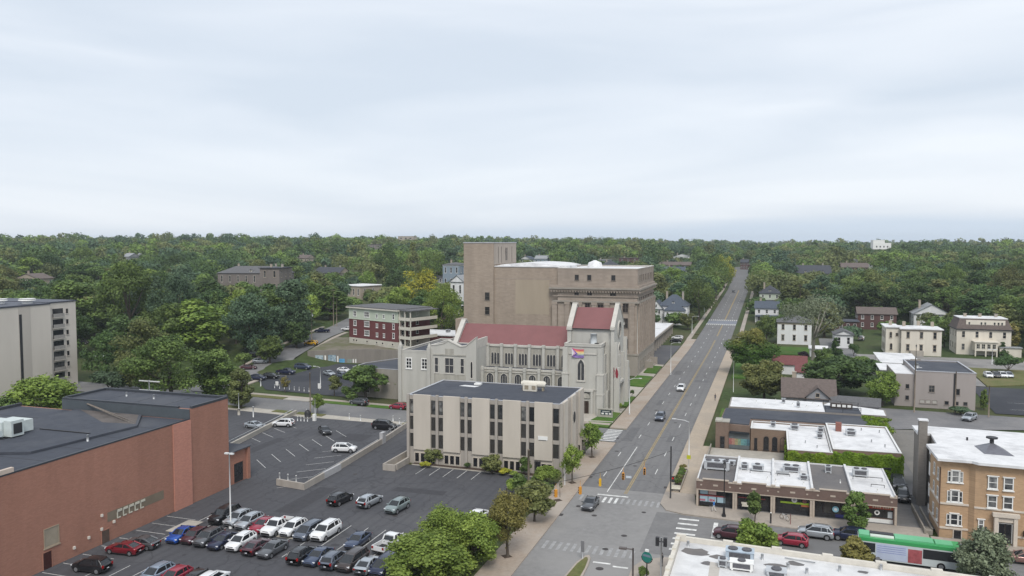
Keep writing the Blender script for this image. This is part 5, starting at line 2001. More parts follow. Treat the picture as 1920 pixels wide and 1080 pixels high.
 m.mi=3;m.box(-10.0,-9.2,0.7,1.0,0.031,0.04);m.box(-8.6,-8.1,0.7,1.1,0.031,0.04)
 m.build('window_poster',[PB,signmat('pale_pink',(0.50,0.36,0.34)),RB,signmat('pink',(0.40,0.16,0.20))],r)
 panel(-4.4,-0.5,1.72,1.86,RB)
 m=MB().face_frame('S',y0+0.9)
 n=16
 for k in range(2,15):
  t0,t1=2*pi*k/n-pi/n*0,2*pi*(k+1)/n
  pts=[(-2.05+rr*cos(t),2.18+rr*sin(t),0.09)for rr,t in((0.36,t0),(0.36,t1),(0.2,t1),(0.2,t0))]
  if k<14:m.add(pts,[(0,1,2,3)])
 m.build('letter_sign',signmat('orange_red',(0.75,0.10,0.03)),r)
 def disc(x,z,rad,mt,name,inner=None):
  m=MB().face_frame('S',y0+0.9);n=18
  m.add([(x+rad*cos(2*pi*k/n),z+rad*sin(2*pi*k/n),q)for q in(0.03,0.09)for k in range(n)],[tuple(range(n,2*n))]+[(k,(k+1)%n,n+(k+1)%n,n+k)for k in range(n)])
  if inner:
   m.mi=1
   m.add([(x+rad*0.5*cos(2*pi*k/n),z+rad*0.5*sin(2*pi*k/n),0.095)for k in range(n)],[tuple(range(n))])
  return m.build(name,[mt,inner or mt],r)
 disc(3.55,2.15,0.40,WHITE,'round_sign',signmat('grey_print',(0.3,0.31,0.33)))
 disc(4.95,2.05,0.30,signmat('rose_print',(0.22,0.10,0.10)),'round_sign')
 panel(1.6,5.6,1.55,1.82,signmat('lime_green',(0.36,0.52,0.05)))
 panel(4.5,5.6,1.25,1.5,signmat('orange',(0.42,0.14,0.06)))
 disc(9.2,1.35,0.45,signmat('sky_blue',(0.22,0.42,0.52)),'round_sign',signmat('white_print',(0.6,0.65,0.7)))
 panel(9.2,10.9,0.16,0.62,signmat('navy_poster',(0.03,0.035,0.13)))
 panel(13.6,16.8,1.98,2.5,signmat('red_brown',(0.42,0.075,0.04)))
 m=MB().face_frame('S',y0+0.9)
 for k in range(2):
  for j in range(4):m.box(14.1+k*1.35+j*0.3,14.3+k*1.35+j*0.3,2.12,2.38,0.052,0.065)
 m.build('lettering',signmat('cream_letters',(0.6,0.5,0.4)),r)
 disc(14.7,1.45,0.36,WHITE,'round_sign',DARK)
 panel(16.1,16.7,0.8,1.7,signmat('white_poster',(0.45,0.48,0.5)))
 u=[(-8.0,130.2,3.9,1.5,1.3,3),(-6.6,133.5,2.6,.8,.7,1),(-3.8,131.5,1.1,1.0,.9,1),(-1.8,131.3,1.8,1.1,1.0,1),(3.3,132.6,2.6,1.4,0.9,2),(5.0,128.6,1.2,.8,
  .7,
  1),
  (8.8,
  133.8,
  .9,
  .9,
  1.0,
  1),
  (13.4,
  133.2,
  2.2,
  1.5,
  1.1,
  2)]
 for x,y,sx,sy_,sz,n in u:roof_unit(r,x,y,3.7,sx,sy_,sz,None,'rooftop_unit',n)
 m=MB()
 m.tube([(-9.9,131.4,4.4),(-6.0,131.2,4.4)],0.32,8);m.box(1.0,2.9,130.3,130.7,3.72,4.2)
 m.build('roof_duct',GALV,r)
 m=MB()
 for x0,x1,y,z in((-2.9,0.2,129.7,4.1),(1.2,3.0,129.6,4.0),(12.2,16.3,131.2,4.2),(14.4,16.2,127.8,4.1)):
  m.tube([(x0,y,z),(x1,y,z)],0.05,5);m.tube([(x0,y,3.7),(x0,y,z)],0.04,5);m.tube([(x1,y,3.7),(x1,y,z)],0.04,5)
 m.build('roof_pipe',DARK,r)
 for x,y in((-0.3,127),(0.9,126.2),(4.9,126),(10.2,128.5),(15,125.5)):MB().cyl(x,y,3.66,4.15,0.09,n=7).build('vent_pipe',WHITE,r)
shops()
def patio():
 r=at('patio_terrace','pale paved terrace between the corner shops and the muralled bar','terrace',-5,147,0)
 m=MB();m.box(-10.9,3.0,138.1,157.9,-0.1,0.16);m.build('paving',CONC,r)
 m=MB();m.box(-11.0,-10.8,138.1,158,0.161,0.9);m.box(-10.79,-3.6,138.05,138.2,0.161,1.0);m.build('low_wall',STONE,r)
patio()
def bar_block():
 BB=brickmat('bar_brick',(0.20,0.145,0.115),(0.8,0.8,0.8),1.0,0.15)
 TB=brickmat('tan_brown_brick',(0.215,0.155,0.115),(0.85,0.85,0.85),1.0,0.1)
 r=at('muralled_bar','long dark roofed bar with brick corner pier and coloured window mural','building',0,166,0)
 pts=[(-9.6,159.0),(-3.7,158.4),(-3.6,164.7),(21.0,164.7),(21.3,173.8),(-9.2,173.8)]
 m=MB();m.prism(pts,-0.1,4.75);m.build('wall',BB,r)
 m=MB();m.prism([(-9.3,159.6),(-3.9,159.0),(-3.8,164.95),(20.8,164.95),(21.0,173.6),(-9.0,173.6)],4.752,4.95);m.build('roof',ROOFDK,r)
 m=MB();m.box(-10.1,-7.6,158.3,161.0,-0.1,5.2);m.build('corner_pier',BB,r)
 m=MB();m.box(-10.2,-8.9,158.2,161.1,5.202,5.5);m.box(-8.899,-7.5,158.2,161.1,5.201,5.35);m.build('coping',LIMED,r)
 m=MB().face_frame('S',158.25)
 cols=[(0.30,0.12,0.11),(0.32,0.18,0.14),(0.28,0.25,0.14),(0.18,0.25,0.17),(0.12,0.26,0.26),(0.10,0.22,0.24),(0.06,0.12,0.15)]
 for i,c in enumerate(cols):
  m.mi=i
  a=-7.55+i*0.55
  m.box(a,a+0.549,1.0,2.2,0.0,0.12)
 m.mi=7;m.box(-7.55,-3.75,0.2,0.999,0.0,0.1);m.box(-7.55,-3.75,2.201,3.2,0.0,0.08)
 m.build('window_mural',[mat('mural_colour_%d'%i,c,0.6,0.3,3)for i,c in enumerate(cols)]+[mat('teal_grey_panel',(0.11,0.125,0.13),0.6,0.1,2)],r)
 m=MB();m.box(-7.5,-3.8,157.6,158.7,3.25,3.5);m.build('awning',mat('black_awning',(0.015,0.02,0.025),0.7,0.1,2),r)
 door(r,'S',158.3,-8.8,0.14,0.9,2.3,DARK,BB,glass=GLASSD)
 w=at('creeper_building','white roofed brick building with arched openings and bright creeper over its south walls','building',8,155,0)
 p2=[(-3.55,158.2),(2.9,158.0),(2.9,143.6),(10.1,143.6),(10.1,164.6),(-3.5,164.6)]
 p3=[(10.2,144.2),(20.8,144.6),(20.9,164.6),(10.2,164.6)]
 m=MB();m.prism(p2,-0.1,4.2);m.build('wall',TB,w)
 m=MB();m.prism(p3,-0.1,4.75);m.build('wall',TB,w)
 m=MB();m.quad(*[(x,y,4.22)for x,y in[(-3.3,158.5),(3.2,158.3),(3.2,143.9),(9.8,143.9),(9.8,164.3),(-3.3,164.3)]]);m.build('roof',ROOFWH,w)
 m=MB();m.quad(*[(x,y,4.78)for x,y in[(10.4,144.5),(20.6,144.8),(20.7,164.4),(10.4,164.4)]]);m.build('roof',ROOFWH,w)
 parapet(w,p2,4.202,4.42,0.2,TB,0.1,capmat=mat('white_coping',(0.66,0.66,0.65),0.6,0.06,1));parapet(w,p3,4.752,4.95,0.2,TB,0.1,capmat=MATS['white_coping'])
 for x in(-0.7,0.85,2.3):window(w,'S',158.05,x,0.5,0.95,2.6,1,2,'round',DARK,GLASSD,0.07,0.06)
 window(w,'S',158.15,-2.6,0.4,0.55,2.2,1,1,'flat',DARK,GLASSD,0.06,0.06)
 m=MB();m.box(11.6,12.6,158.8,159.8,4.78,6.4);m.build('chimney',brickmat('chimney_brick',(0.25,0.11,0.09),(0.8,0.8,0.8)),w)
 for x,y,s in((0.5,161.6,.9),(4.4,160.5,1.5),(8.6,154.6,1.0),(9.0,159.5,1.0),(14.0,156.5,1.7)):
  roof_unit(w,x,y,4.25 if x<10 else 4.8,s,s,0.9)
 for x,y in((6.0,150),(7.8,147),(17,152),(18.8,149),(16.2,161),(19.2,160.2)):MB().cyl(x,y,4.2,4.75 if x<10 else 5.3,0.1,n=7).build('vent_pipe',GALV,w)
 ivy_patch(w,'S',143.6,3.0,10.2,0.0,4.3,5200)
 ivy_patch(w,'S',144.25,10.1,21.0,0.0,4.75,8600)
 ivy_patch(w,'W',2.9,143.6,152.0,0.0,4.2,1400)
 ivy_patch(w,'E',20.85,144.5,156,0.0,4.6,2600)
 m=MB()
 for x in(15.3,18.0):m.box(x,x+1.2,143.75,143.85,2.3,2.6)
 m.build('window_slot',DARK,w)
 rng=np.random.default_rng(5)
 iv=at('roof_creeper','bright creeper spilling over the dark bar roof at its eastern end','creeper',19,169,4.9)
 C=[(18.5+rng.uniform(-2.4,2.6),165.4+rng.random()*8.2,4.95)for _ in range(40)]
 C=[c for c in C if c[0]>17.0+(c[1]-165)*0.12]
 V,tint=leaf_quads(np.array(C)-np.array(ORG),np.full(len(C),0.8),4200,0.26,rng,0.35,0.3)
 V[:,2]=np.maximum(V[:,2],0.06)
 o=bpy.data.objects.new('foliage',quad_mesh('foliage',V,tint,IVY));COL.objects.link(o);o.parent=iv
 V,tint=leaf_quads(np.array([(2.2+0.3*rng.normal(),y,z)for y in np.linspace(-4,4.8,14)for z in(-4.2,-3,-1.8,-0.7)]),np.full(56,0.75),3000,0.28,rng,0.9,
  0.3)
 o=bpy.data.objects.new('foliage',quad_mesh('foliage',V,tint,IVY));COL.objects.link(o);o.parent=iv
 n=at('white_roofed_store','low long store with plain white roof and rooftop deck behind the dark roofed bar','building',5,180,0)
 NW=mat('store_wall',(0.24,0.22,0.20),0.9,0.1,0.6)
 pts=[(-8.5,173.9),(22.2,173.9),(22.6,180),(11.8,185),(-8.5,185)]
 m=MB();m.prism(pts,-0.1,5.2);m.build('wall',NW,n)
 m=MB();m.quad(*[(x,y,5.23)for x,y in[(-8.2,174.1),(10.6,174.1),(10.6,184.7),(-8.2,184.7)]]);m.build('roof',ROOFWH,n)
 m=MB();m.quad(*[(x,y,5.24)for x,y in[(10.61,174.1),(17.5,174.1),(17.5,180.5),(10.61,181.5)]]);m.build('deck_floor',ROOFDK,n)
 m=MB();m.quad(*[(x,y,5.235)for x,y in[(10.62,181.51),(17.51,180.4),(17.51,174.1),(22.0,174.1),(22.2,179.8),(11.9,184.6)]]);m.build('roof',ROOFWH,n)
 m=MB()
 for x,y in[(10.7,174.3),(14,174.3),(17.4,174.3),(17.4,180.3),(14,180.8),(10.7,181.3)]:m.cyl(x,y,5.2,6.4,0.05,n=6)
 for z in(5.9,6.35):m.tube([(10.7,174.3,z),(17.4,174.3,z),(17.4,180.3,z),(10.7,181.3,z)],0.03,5)
 m.build('deck_railing',DARK,n)
 m=MB();m.box(11.9,16.2,178.6,179.6,5.25,6.3);m.mi=1
 for k in range(4):m.box(12.2+k,12.9+k,178.56,178.597,5.6,6.1)
 m.build('deck_bar',[mat('dark_timber',(0.06,0.05,0.045),0.8,0.2,2),WHITE],n)
 for x,y in((2.6,181),(5.5,177.5)):roof_unit(n,x,y,5.25,.7,.7,1.0)
 for x,y in((-3,180),(-1,178),(1,182.5),(4.4,179.5),(7.2,178),(8.6,182),(9.6,179)):MB().cyl(x,y,5.2,5.75,0.1,n=7).build('vent_pipe',WHITE,n)
 rng=np.random.default_rng(9)
 V,tint=leaf_quads(np.array([(x-n.location[0],173.7-n.location[1],4.6)for x in np.linspace(17.6,22.4,8)]),np.full(8,0.7),900,0.26,rng,0.4,0.3)
 o=bpy.data.objects.new('ivy',quad_mesh('ivy',V,tint,IVY));COL.objects.link(o);o.parent=n
bar_block()
def brick_apartments():
 OB=brickmat('ochre_brick',(0.465,0.315,0.195),(0.82,0.82,0.82),1.0,0.08)
 GB=brickmat('grey_side_brick',(0.225,0.205,0.185),(0.85,0.85,0.85),1.0,0.12)
 ST=mat('apartment_stone',(0.56,0.50,0.43),0.85,0.08,1)
 r=at('brick_apartments','ochre brick three storey apartment house with flat white roof and stone trimmed windows','apartment building',30,128,0)
 H=10.6
 fp=[(22.1,119.6),(25.5,119.6),(26.1,118.9),(40,118.1),(52,117.5),(52,137.5),(23.4,138.6),(22.0,138.6),(22.0,134.4),(23.4,134.4),(23.4,127.2),(22.1,127.2)]
 m=MB();m.prism(fp,-0.1,H);m.build('wall',OB,r)
 g=MB();g.box(21.7,21.99,134.2,138.8,-0.1,H);g.box(21.7,23.3,138.61,138.8,-0.1,H);g.box(23.2,23.39,127.25,134.35,-0.1,H-0.01);g.box(21.72,23.19,134.05,
  134.39,
  -0.1,
  H)
 g.build('side_wall',GB,r)
 rp=[(21.5,118.7),(25.6,118.7),(26.2,118.0),(40,117.2),(52.5,116.6),(52.5,138.2),(24,139.3),(21.4,139.3),(21.4,134.0),(23.2,134.0),(22.9,127.6),(21.4,126.8)]
 m=MB();m.prism(rp,H+0.002,H+0.35);m.build('roof',ROOFWH,r)
 m=MB();m.prism([(30+(x-30)*0.985,128+(y-128)*0.972)for x,y in fp[:6]]+[(23.6,138.2),(23.6,127)],H-0.45,H-0.002);m.build('soffit',ST,r)
 m=MB()
 m.add([(28.0,123.2,10.97),(31.6,123.0,10.97),(31.3,127.5,10.97),(27.7,127.7,10.97),(29.4,125.9,12.0),(29.6,125.9,12.0)],[(0,1,5,4),(1,2,5),(2,3,4,5),(3,
  0,
  4)])
 m.build('skylight',mat('skylight_glazing',(0.14,0.14,0.16),0.25,0.15,2),r)
 m=MB();m.cyl(29.5,125.9,11.9,12.6,0.28,n=8);m.lathe(29.5,125.9,[(0.75,12.6),(0.75,12.8)],8,False);m.cyl(27.5,131,10.95,11.4,0.14,n=8)
 m.build('roof_ventilator',DARK,r)
 m=MB();m.box(21.45,22.6,133.0,134.0,-0.1,13.0);m.mi=1;m.box(21.35,22.7,132.9,134.1,13.0,13.2);m.build('chimney',[GB,ROOFWH],r)
 for z in(4.55,1.2):
  b=MB();b.box(22.0,25.55,119.45,119.597,z,z+0.25)
  b.add([(26.05,118.80,z),(40,118.0,z),(40,118.0,z+0.25),(26.05,118.80,z+0.25),(26.05,119.0,z+0.25),(40,118.2,z+0.25)],[(0,1,2,3),(3,2,5,4)])
  b.box(21.95,22.09,119.45,127.2,z,z+0.25)
  b.build('string_course',ST,r)
 for z in(7.65,4.95+0.0,1.75):
  window(r,'S',119.6,23.85,z,0.95,1.6,1,2,fm=WHITE,gm=APGL,fr=0.1,proud=0.1,hood=0.12)
  for dx in(-0.72,0.72):window(r,'S',119.6,23.85+dx,z,0.42,1.5,1,2,fm=WHITE,gm=APGL,fr=0.07,proud=0.09)
 def wins(x,zs,w=1.15,h=1.7):
  y=118.87-(x-26.1)*(118.87-118.07)/13.9
  for z in zs:window(r,'S',y,x,z,w,h,1,2,fm=WHITE,gm=APGL,fr=0.12,proud=0.12,hood=0.10)
 for x in(28.1,29.9):wins(x,(7.4,4.85))
 for x in(33.2,35.6,38.0):wins(x,(7.4,4.85,1.7))
 wins(26.9,(1.75,),0.7,1.4)
 y=118.55
 m=MB().face_frame('S',y);m.box(28.3,28.75,0,3.9,0,0.5);m.box(30.55,31.0,0,3.9,0,0.5);m.box(28.1,31.2,3.9,4.4,0,0.6);m.box(28.751,30.549,3.2,3.899,0,0.3)
 m.build('door_surround',ST,r)
 door(r,'S',y,29.65,0.35,1.5,2.6,DARK,WHITE,nx=2,glass=GLASS)
 door(r,'S',119.6,24.3,-0.05,0.9,1.15,DARK,ST,glass=GLASSD)
 m=MB();m.box(27.3,27.5,118.3,118.6,1.6,2.3);m.box(31.7,31.9,118.0,118.4,1.6,2.3);m.build('wall_lantern',DARK,r)
 for y_ in(121.2,124.0):
  for z in(7.5,4.9,1.8):window(r,'W',22.1,y_,z,0.9,1.6,1,2,fm=WHITE,gm=APGL,fr=0.1)
 for z in(7.4,4.3,1.2):
  m=MB();m.box(22.3,23.19,127.3,129.4,z-0.9,z+2.2);m.mi=1;m.box(22.26,22.299,127.5,129.2,z+0.5,z+1.6);m.build('enclosed_porch',[WHITE,GLASS],r)
 m=MB();m.tube([(22.0,119.5,0),(22.0,119.5,9.6)],0.07,6);m.build('downpipe',mat('rusty_downpipe',(0.13,0.08,0.06),0.8,0.2,2),r)
 s=at('area_stair','cluttered sunken strip of steps and bins in the alley beside the ochre apartments','steps',20.8,126,0)
 m=MB();m.box(20.3,20.5,119.6,131,-0.1,0.8);m.box(21.4,21.6,121,131,-0.1,0.5)
 for k in range(6):m.box(20.51,21.39,120+k*0.5,120.5+k*0.5,-0.1,0.5-k*0.08)
 m.build('steps',STONE,s)
brick_apartments()
def south_building():
 r=at('corner_store','flat white roofed store with notched cream parapet across the street from the shops','building',20,80,0)
 SW_=mat('store_render',(0.40,0.37,0.33),0.9,0.1,0.6)
 H=5.0
 x0,y1=-10.4,95.5
 nl=[(x0,y1),(60,90.6)]
 m=MB();m.prism([(x0,40),(60,40),(60,90.6),(x0,y1)],-0.1,H-0.6);m.build('wall',SW_,r)
 m=MB();m.quad((x0+0.5,40,H-0.55),(59.5,40,H-0.55),(59.5,90.1,H-0.55),(x0+0.5,y1-0.5,H-0.55))
 m.build('roof',surface2('worn_white_roof',(0.62,0.62,0.62),(0.42,0.42,0.43),0.75,0.10,0.6,0.5,0.68),r)
 p=MB();c=MB()
 def yl(x):return y1+(90.6-y1)*(x-x0)/(60-x0)
 p.add([(x0,40,H-0.6),(x0+0.45,40,H-0.6),(x0+0.45,y1-0.5,H-0.6),(x0,y1,H-0.6),(x0,40,H),(x0+0.45,40,H),(x0+0.45,y1-0.5,H),(x0,y1,H)],[(0,4,7,3),(1,2,6,
  5),
  (4,
  5,
  6,
  7)])
 i=0
 x=x0
 while x<59:
  hi=i%2==0
  x2=x+(1.1 if hi else 4.3)
  z=H+(0.22 if hi else 0.0)
  for(xa,xb)in((x,x2),):
   ya,yb=yl(xa),yl(xb)
   p.add([(xa,ya,H-0.7),(xb,yb,H-0.7),(xb,yb-0.45,H-0.7),(xa,ya-0.45,H-0.7),(xa,ya,z),(xb,yb,z),(xb,yb-0.45,z),(xa,ya-0.45,z)],[(0,1,5,4),(2,3,7,6),(4,
    5,
    6,
    7),
    (1,
    2,
    6,
    5),
    (3,
    0,
    4,
    7)])
  x=x2;i+=1
 p.build('parapet',mat('cream_parapet',(0.60,0.565,0.50),0.8,0.1,1),r)
 k=MB()
 for j in range(7):k.box(x0-0.03,x0+0.5,93.6-j*3.0,94.4-j*3.0,H+0.002,H+0.2)
 k.build('coping_block',CREAM,r)
 for cx,cy,s in((-7.9,92.2,1.35),(0.9,90.7,1.0),(2.8,92.2,0.75),(-5.4,91.4,0.8),(9.8,92.0,0.5),(-6.2,89.2,0.7)):
  m=MB();n=11;rr=np.random.default_rng(int(cx*10+90))
  m.add([(cx+s*(0.7+0.5*rr.random())*1.25*cos(2*pi*q/n),cy+s*(0.7+0.5*rr.random())*0.85*sin(2*pi*q/n),H-0.543)for q in range(n)],[tuple(range(n))])
  m.build('bare_patch',ROOFGR,r)
 m=MB();m.quad((-5.9,80,H-0.54),(-4.9,80,H-0.54),(-5.0,89.6,H-0.54),(-6.1,89.8,H-0.54));m.build('roof_patch',mat('tan_membrane',(0.45,0.42,0.38),0.8,0.08,
  1),
  r)
 roof_unit(r,-3.0,91.6,H-0.5,3.0,1.6,1.0,mat('pale_blue_unit',(0.40,0.47,0.54),0.5,0.1,1),fans=2)
 roof_unit(r,-2.7,88.6,H-0.5,2.4,1.2,0.9,WHITE)
 roof_unit(r,0.9,88.4,H-0.5,2.0,1.5,0.5,UNIT)
 roof_unit(r,-4.7,88.8,H-0.5,0.9,0.9,0.8)
 for x,y in((-8.9,93.6),(-3.8,93.4),(2.1,90.4),(4.0,89.6),(11.7,93.2),(7.4,91.4),(16.4,90.0),(-0.6,92.2),(21,89)):MB().cyl(x,y,H-0.55,H+0.1,0.16,n=8).build('vent_pipe',
  GALV,
  r)
 for x0_,y0_ in((-5,90),(1.8,93.2)):MB().tube([(x0_,y0_,H-0.4),(x0_+3.2,y0_-0.4,H-0.4)],0.06,5).build('roof_pipe',GALV,r)
south_building()
def mid_right():
 GB=mat('beige_grey_block',(0.335,0.30,0.285),0.9,0.07,0.3,streak=True)
 r=at('beige_block_building','plain beige two storey block building with dark flat roof and few small windows','building',38,222,0)
 m=MB();m.box(33.3,46.3,213.5,233.5,-0.1,8.6);m.box(28.9,33.29,214.4,230,-0.1,7.8);m.build('wall',GB,r)
 m=MB();m.quad((33.6,213.8,8.63),(46.0,213.8,8.63),(46.0,233.2,8.63),(33.6,233.2,8.63));m.build('roof',ROOFDK,r)
 parapet(r,[(33.25,213.45),(46.35,213.45),(46.35,233.55),(33.25,233.55)],8.602,8.8,0.3,GB,0.12,capmat=FLASH)
 m=MB();m.quad((29.0,214.6,7.83),(33.2,214.6,7.83),(33.2,229.8,7.83),(29.0,229.8,7.83));m.build('roof',ROOFWH,r)
 m=MB();m.box(41.6,42.1,213.3,213.497,0,8.6);m.build('downpipe',DARK,r)
 m=MB();m.box(34.5,35.7,220,220.5,8.65,8.72);m.box(34.3,35.5,222.5,223,8.65,8.72);m.build('roof_patch',ROOFWH,r)
 TW=mat('grey_tan_frame',(0.24,0.21,0.19),0.8,0.1,2)
 window(r,'S',213.5,36.9,3.8,1.3,1.7,2,2,fm=TW);window(r,'S',213.5,42.5,3.4,1.0,1.6,1,1,fm=TW)
 for x in(34.9,36.2,37.6):window(r,'S',213.5,x,1.0,1.1,0.9,1,1,fm=TW,gm=mat('papered_pane',(0.42,0.40,0.37),0.6,0.1,2))
 for x in(40.2,42.3,44.2):window(r,'S',213.5,x,0.9,1.0,1.0,1,1,fm=TW)
 for x,z in((31.7,4.2),(31.7,1.4)):window(r,'S',214.4,x,z,0.9,1.2,1,1,fm=TW)
 for i,(x,y,sx,sy_,h)in enumerate(((35.2,243,4.6,6,3.2),(33.0,254,7.0,10,3.4),(37.5,276,11.5,20,3.2))):
  s=at('white_carport',['white tarp shed nearest the beige block building','long white shed roof behind the tarp shed','wide white carport roof in front of the cream mansion'][i],
   'carport',
   x,
   y,
   0)
  m=MB();m.add([(x-sx/2,y-sy_/2,h),(x+sx/2,y-sy_/2,h),(x+sx/2,y+sy_/2,h+0.5),(x-sx/2,y+sy_/2,h+0.5),(x-sx/2,y-sy_/2,h+0.15),(x+sx/2,y-sy_/2,h+0.15),(x+sx/2,
   y+sy_/2,
   h+0.65),
   (x-sx/2,
   y+sy_/2,
   h+0.65)],
   [(0,
   3,
   2,
   1),
   (4,
   5,
   6,
   7),
   (0,
   1,
   5,
   4),
   (1,
   2,
   6,
   5),
   (2,
   3,
   7,
   6),
   (3,
   0,
   4,
   7)])
  m.build('roof',ROOFWH,s)
  m=MB()
  for dx in(-0.45,0.45):
   for dy in(-0.45,0,0.45):m.cyl(x+dx*sx,y+dy*sy_,-0.1,h+0.02,0.08,n=6)
  m.build('post_frame',GALV,s)
mid_right()
# ------------ houses
def siding(name,c):
 return mat('siding_'+name,c,0.85,0.07,0.7,streak=True)
SID={'white':siding('white',(0.66,0.665,0.67)),'cream':siding('cream',(0.62,0.575,0.495)),'green':siding('pale_green',(0.47,0.52,0.43)),'grey':siding('grey',
 (0.27,
 0.275,
 0.29)),
 'blue':siding('blue_grey',
 (0.22,
 0.27,
 0.32)),
 'tan':siding('tan',
 (0.36,
 0.31,
 0.25)),
 'brick':brickmat('house_brick',
 (0.115,
 0.062,
 0.058),
 (0.8,
 0.8,
 0.8)),
 'darkbrick':brickmat('dark_house_brick',
 (0.20,
 0.175,
 0.16),
 (0.8,
 0.8,
 0.8)),
 'stone':mat('house_stone',
 (0.35,
 0.32,
 0.28),
 0.9,
 0.12,
 1)}
def shing(name,c):
 return mat('shingles_'+name,c,0.9,0.2,2.0)
SHG={'grey':shing('grey',(0.115,0.115,0.12)),'dark':shing('dark',(0.060,0.064,0.075)),'blue':shing('blue_grey',(0.075,0.09,0.115)),'brown':shing('brown',
 (0.13,
 0.105,
 0.095)),
 'red':shing('red',
 (0.16,
 0.062,
 0.062)),
 'light':shing('light_grey',
 (0.27,
 0.28,
 0.29)),
 'white':ROOFWH,
 'darkflat':ROOFDK}
def hip_roof(m,x0,x1,y0,y1,z,h,over=0.5,gable=None,thick=0.18):
 """pitched roof over a rectangle; gable None = hipped, 'x' = ridge along x with gables, 'y' = ridge along y"""
 a0,a1,b0,b1=x0-over,x1+over,y0-over,y1+over
 w,d=a1-a0,b1-b0
 if gable=='x':
  r=[(a0,(b0+b1)/2),(a1,(b0+b1)/2)]
 elif gable=='y':
  r=[((a0+a1)/2,b0),((a0+a1)/2,b1)]
 elif w>=d:
  r=[(a0+d/2*0.92,(b0+b1)/2),(a1-d/2*0.92,(b0+b1)/2)]
 else:
  r=[((a0+a1)/2,b0+w/2*0.92),((a0+a1)/2,b1-w/2*0.92)]
 v=[(a0,b0,z),(a1,b0,z),(a1,b1,z),(a0,b1,z),(r[0][0],r[0][1],z+h),(r[1][0],r[1][1],z+h)]
 vl=[(x,y,zz-thick)for x,y,zz in v[:4]]
 if gable=='y' or(gable is None and w<d):
  fs=[(0,1,4),(1,2,5,4),(2,3,5),(3,0,4,5)]
 else:
  fs=[(0,1,5,4),(1,2,5),(2,3,4,5),(3,0,4)]
 n=len(v)
 fs+=[(0,n,n+1,1),(1,n+1,n+2,2),(2,n+2,n+3,3),(3,n+3,n,0),(n,n+3,n+2,n+1)]
 if gable:
  fs=[f for f in fs if len(f)!=3]
 m.add(v+vl,fs)
 return r
def gable_walls(m,x0,x1,y0,y1,z,h,axis,over=0.5):
 k=h*(1-over/((y1-y0)/2+over if axis=='x' else(x1-x0)/2+over))
 z0,zt=z-0.2,z+k*0.0
 if axis=='x':
  yc=(y0+y1)/2;hh=z+h*((yc-y0)/(yc-y0+over))
  zz=z+h*over/(yc-y0+over)-0.12
  for x,s in((x0,-1),(x1,1)):
   m.add([(x,y0,z0),(x,y1,z0),(x,y1,zz),(x,yc,z+h-0.15),(x,y0,zz)],[(0,1,2,3,4)])
 else:
  xc=(x0+x1)/2
  zz=z+h*over/(xc-x0+over)-0.12
  for y in(y0,y1):
   m.add([(x0,y,z0),(x1,y,z0),(x1,y,zz),(xc,y,z+h-0.15),(x0,y,zz)],[(0,1,2,3,4)])
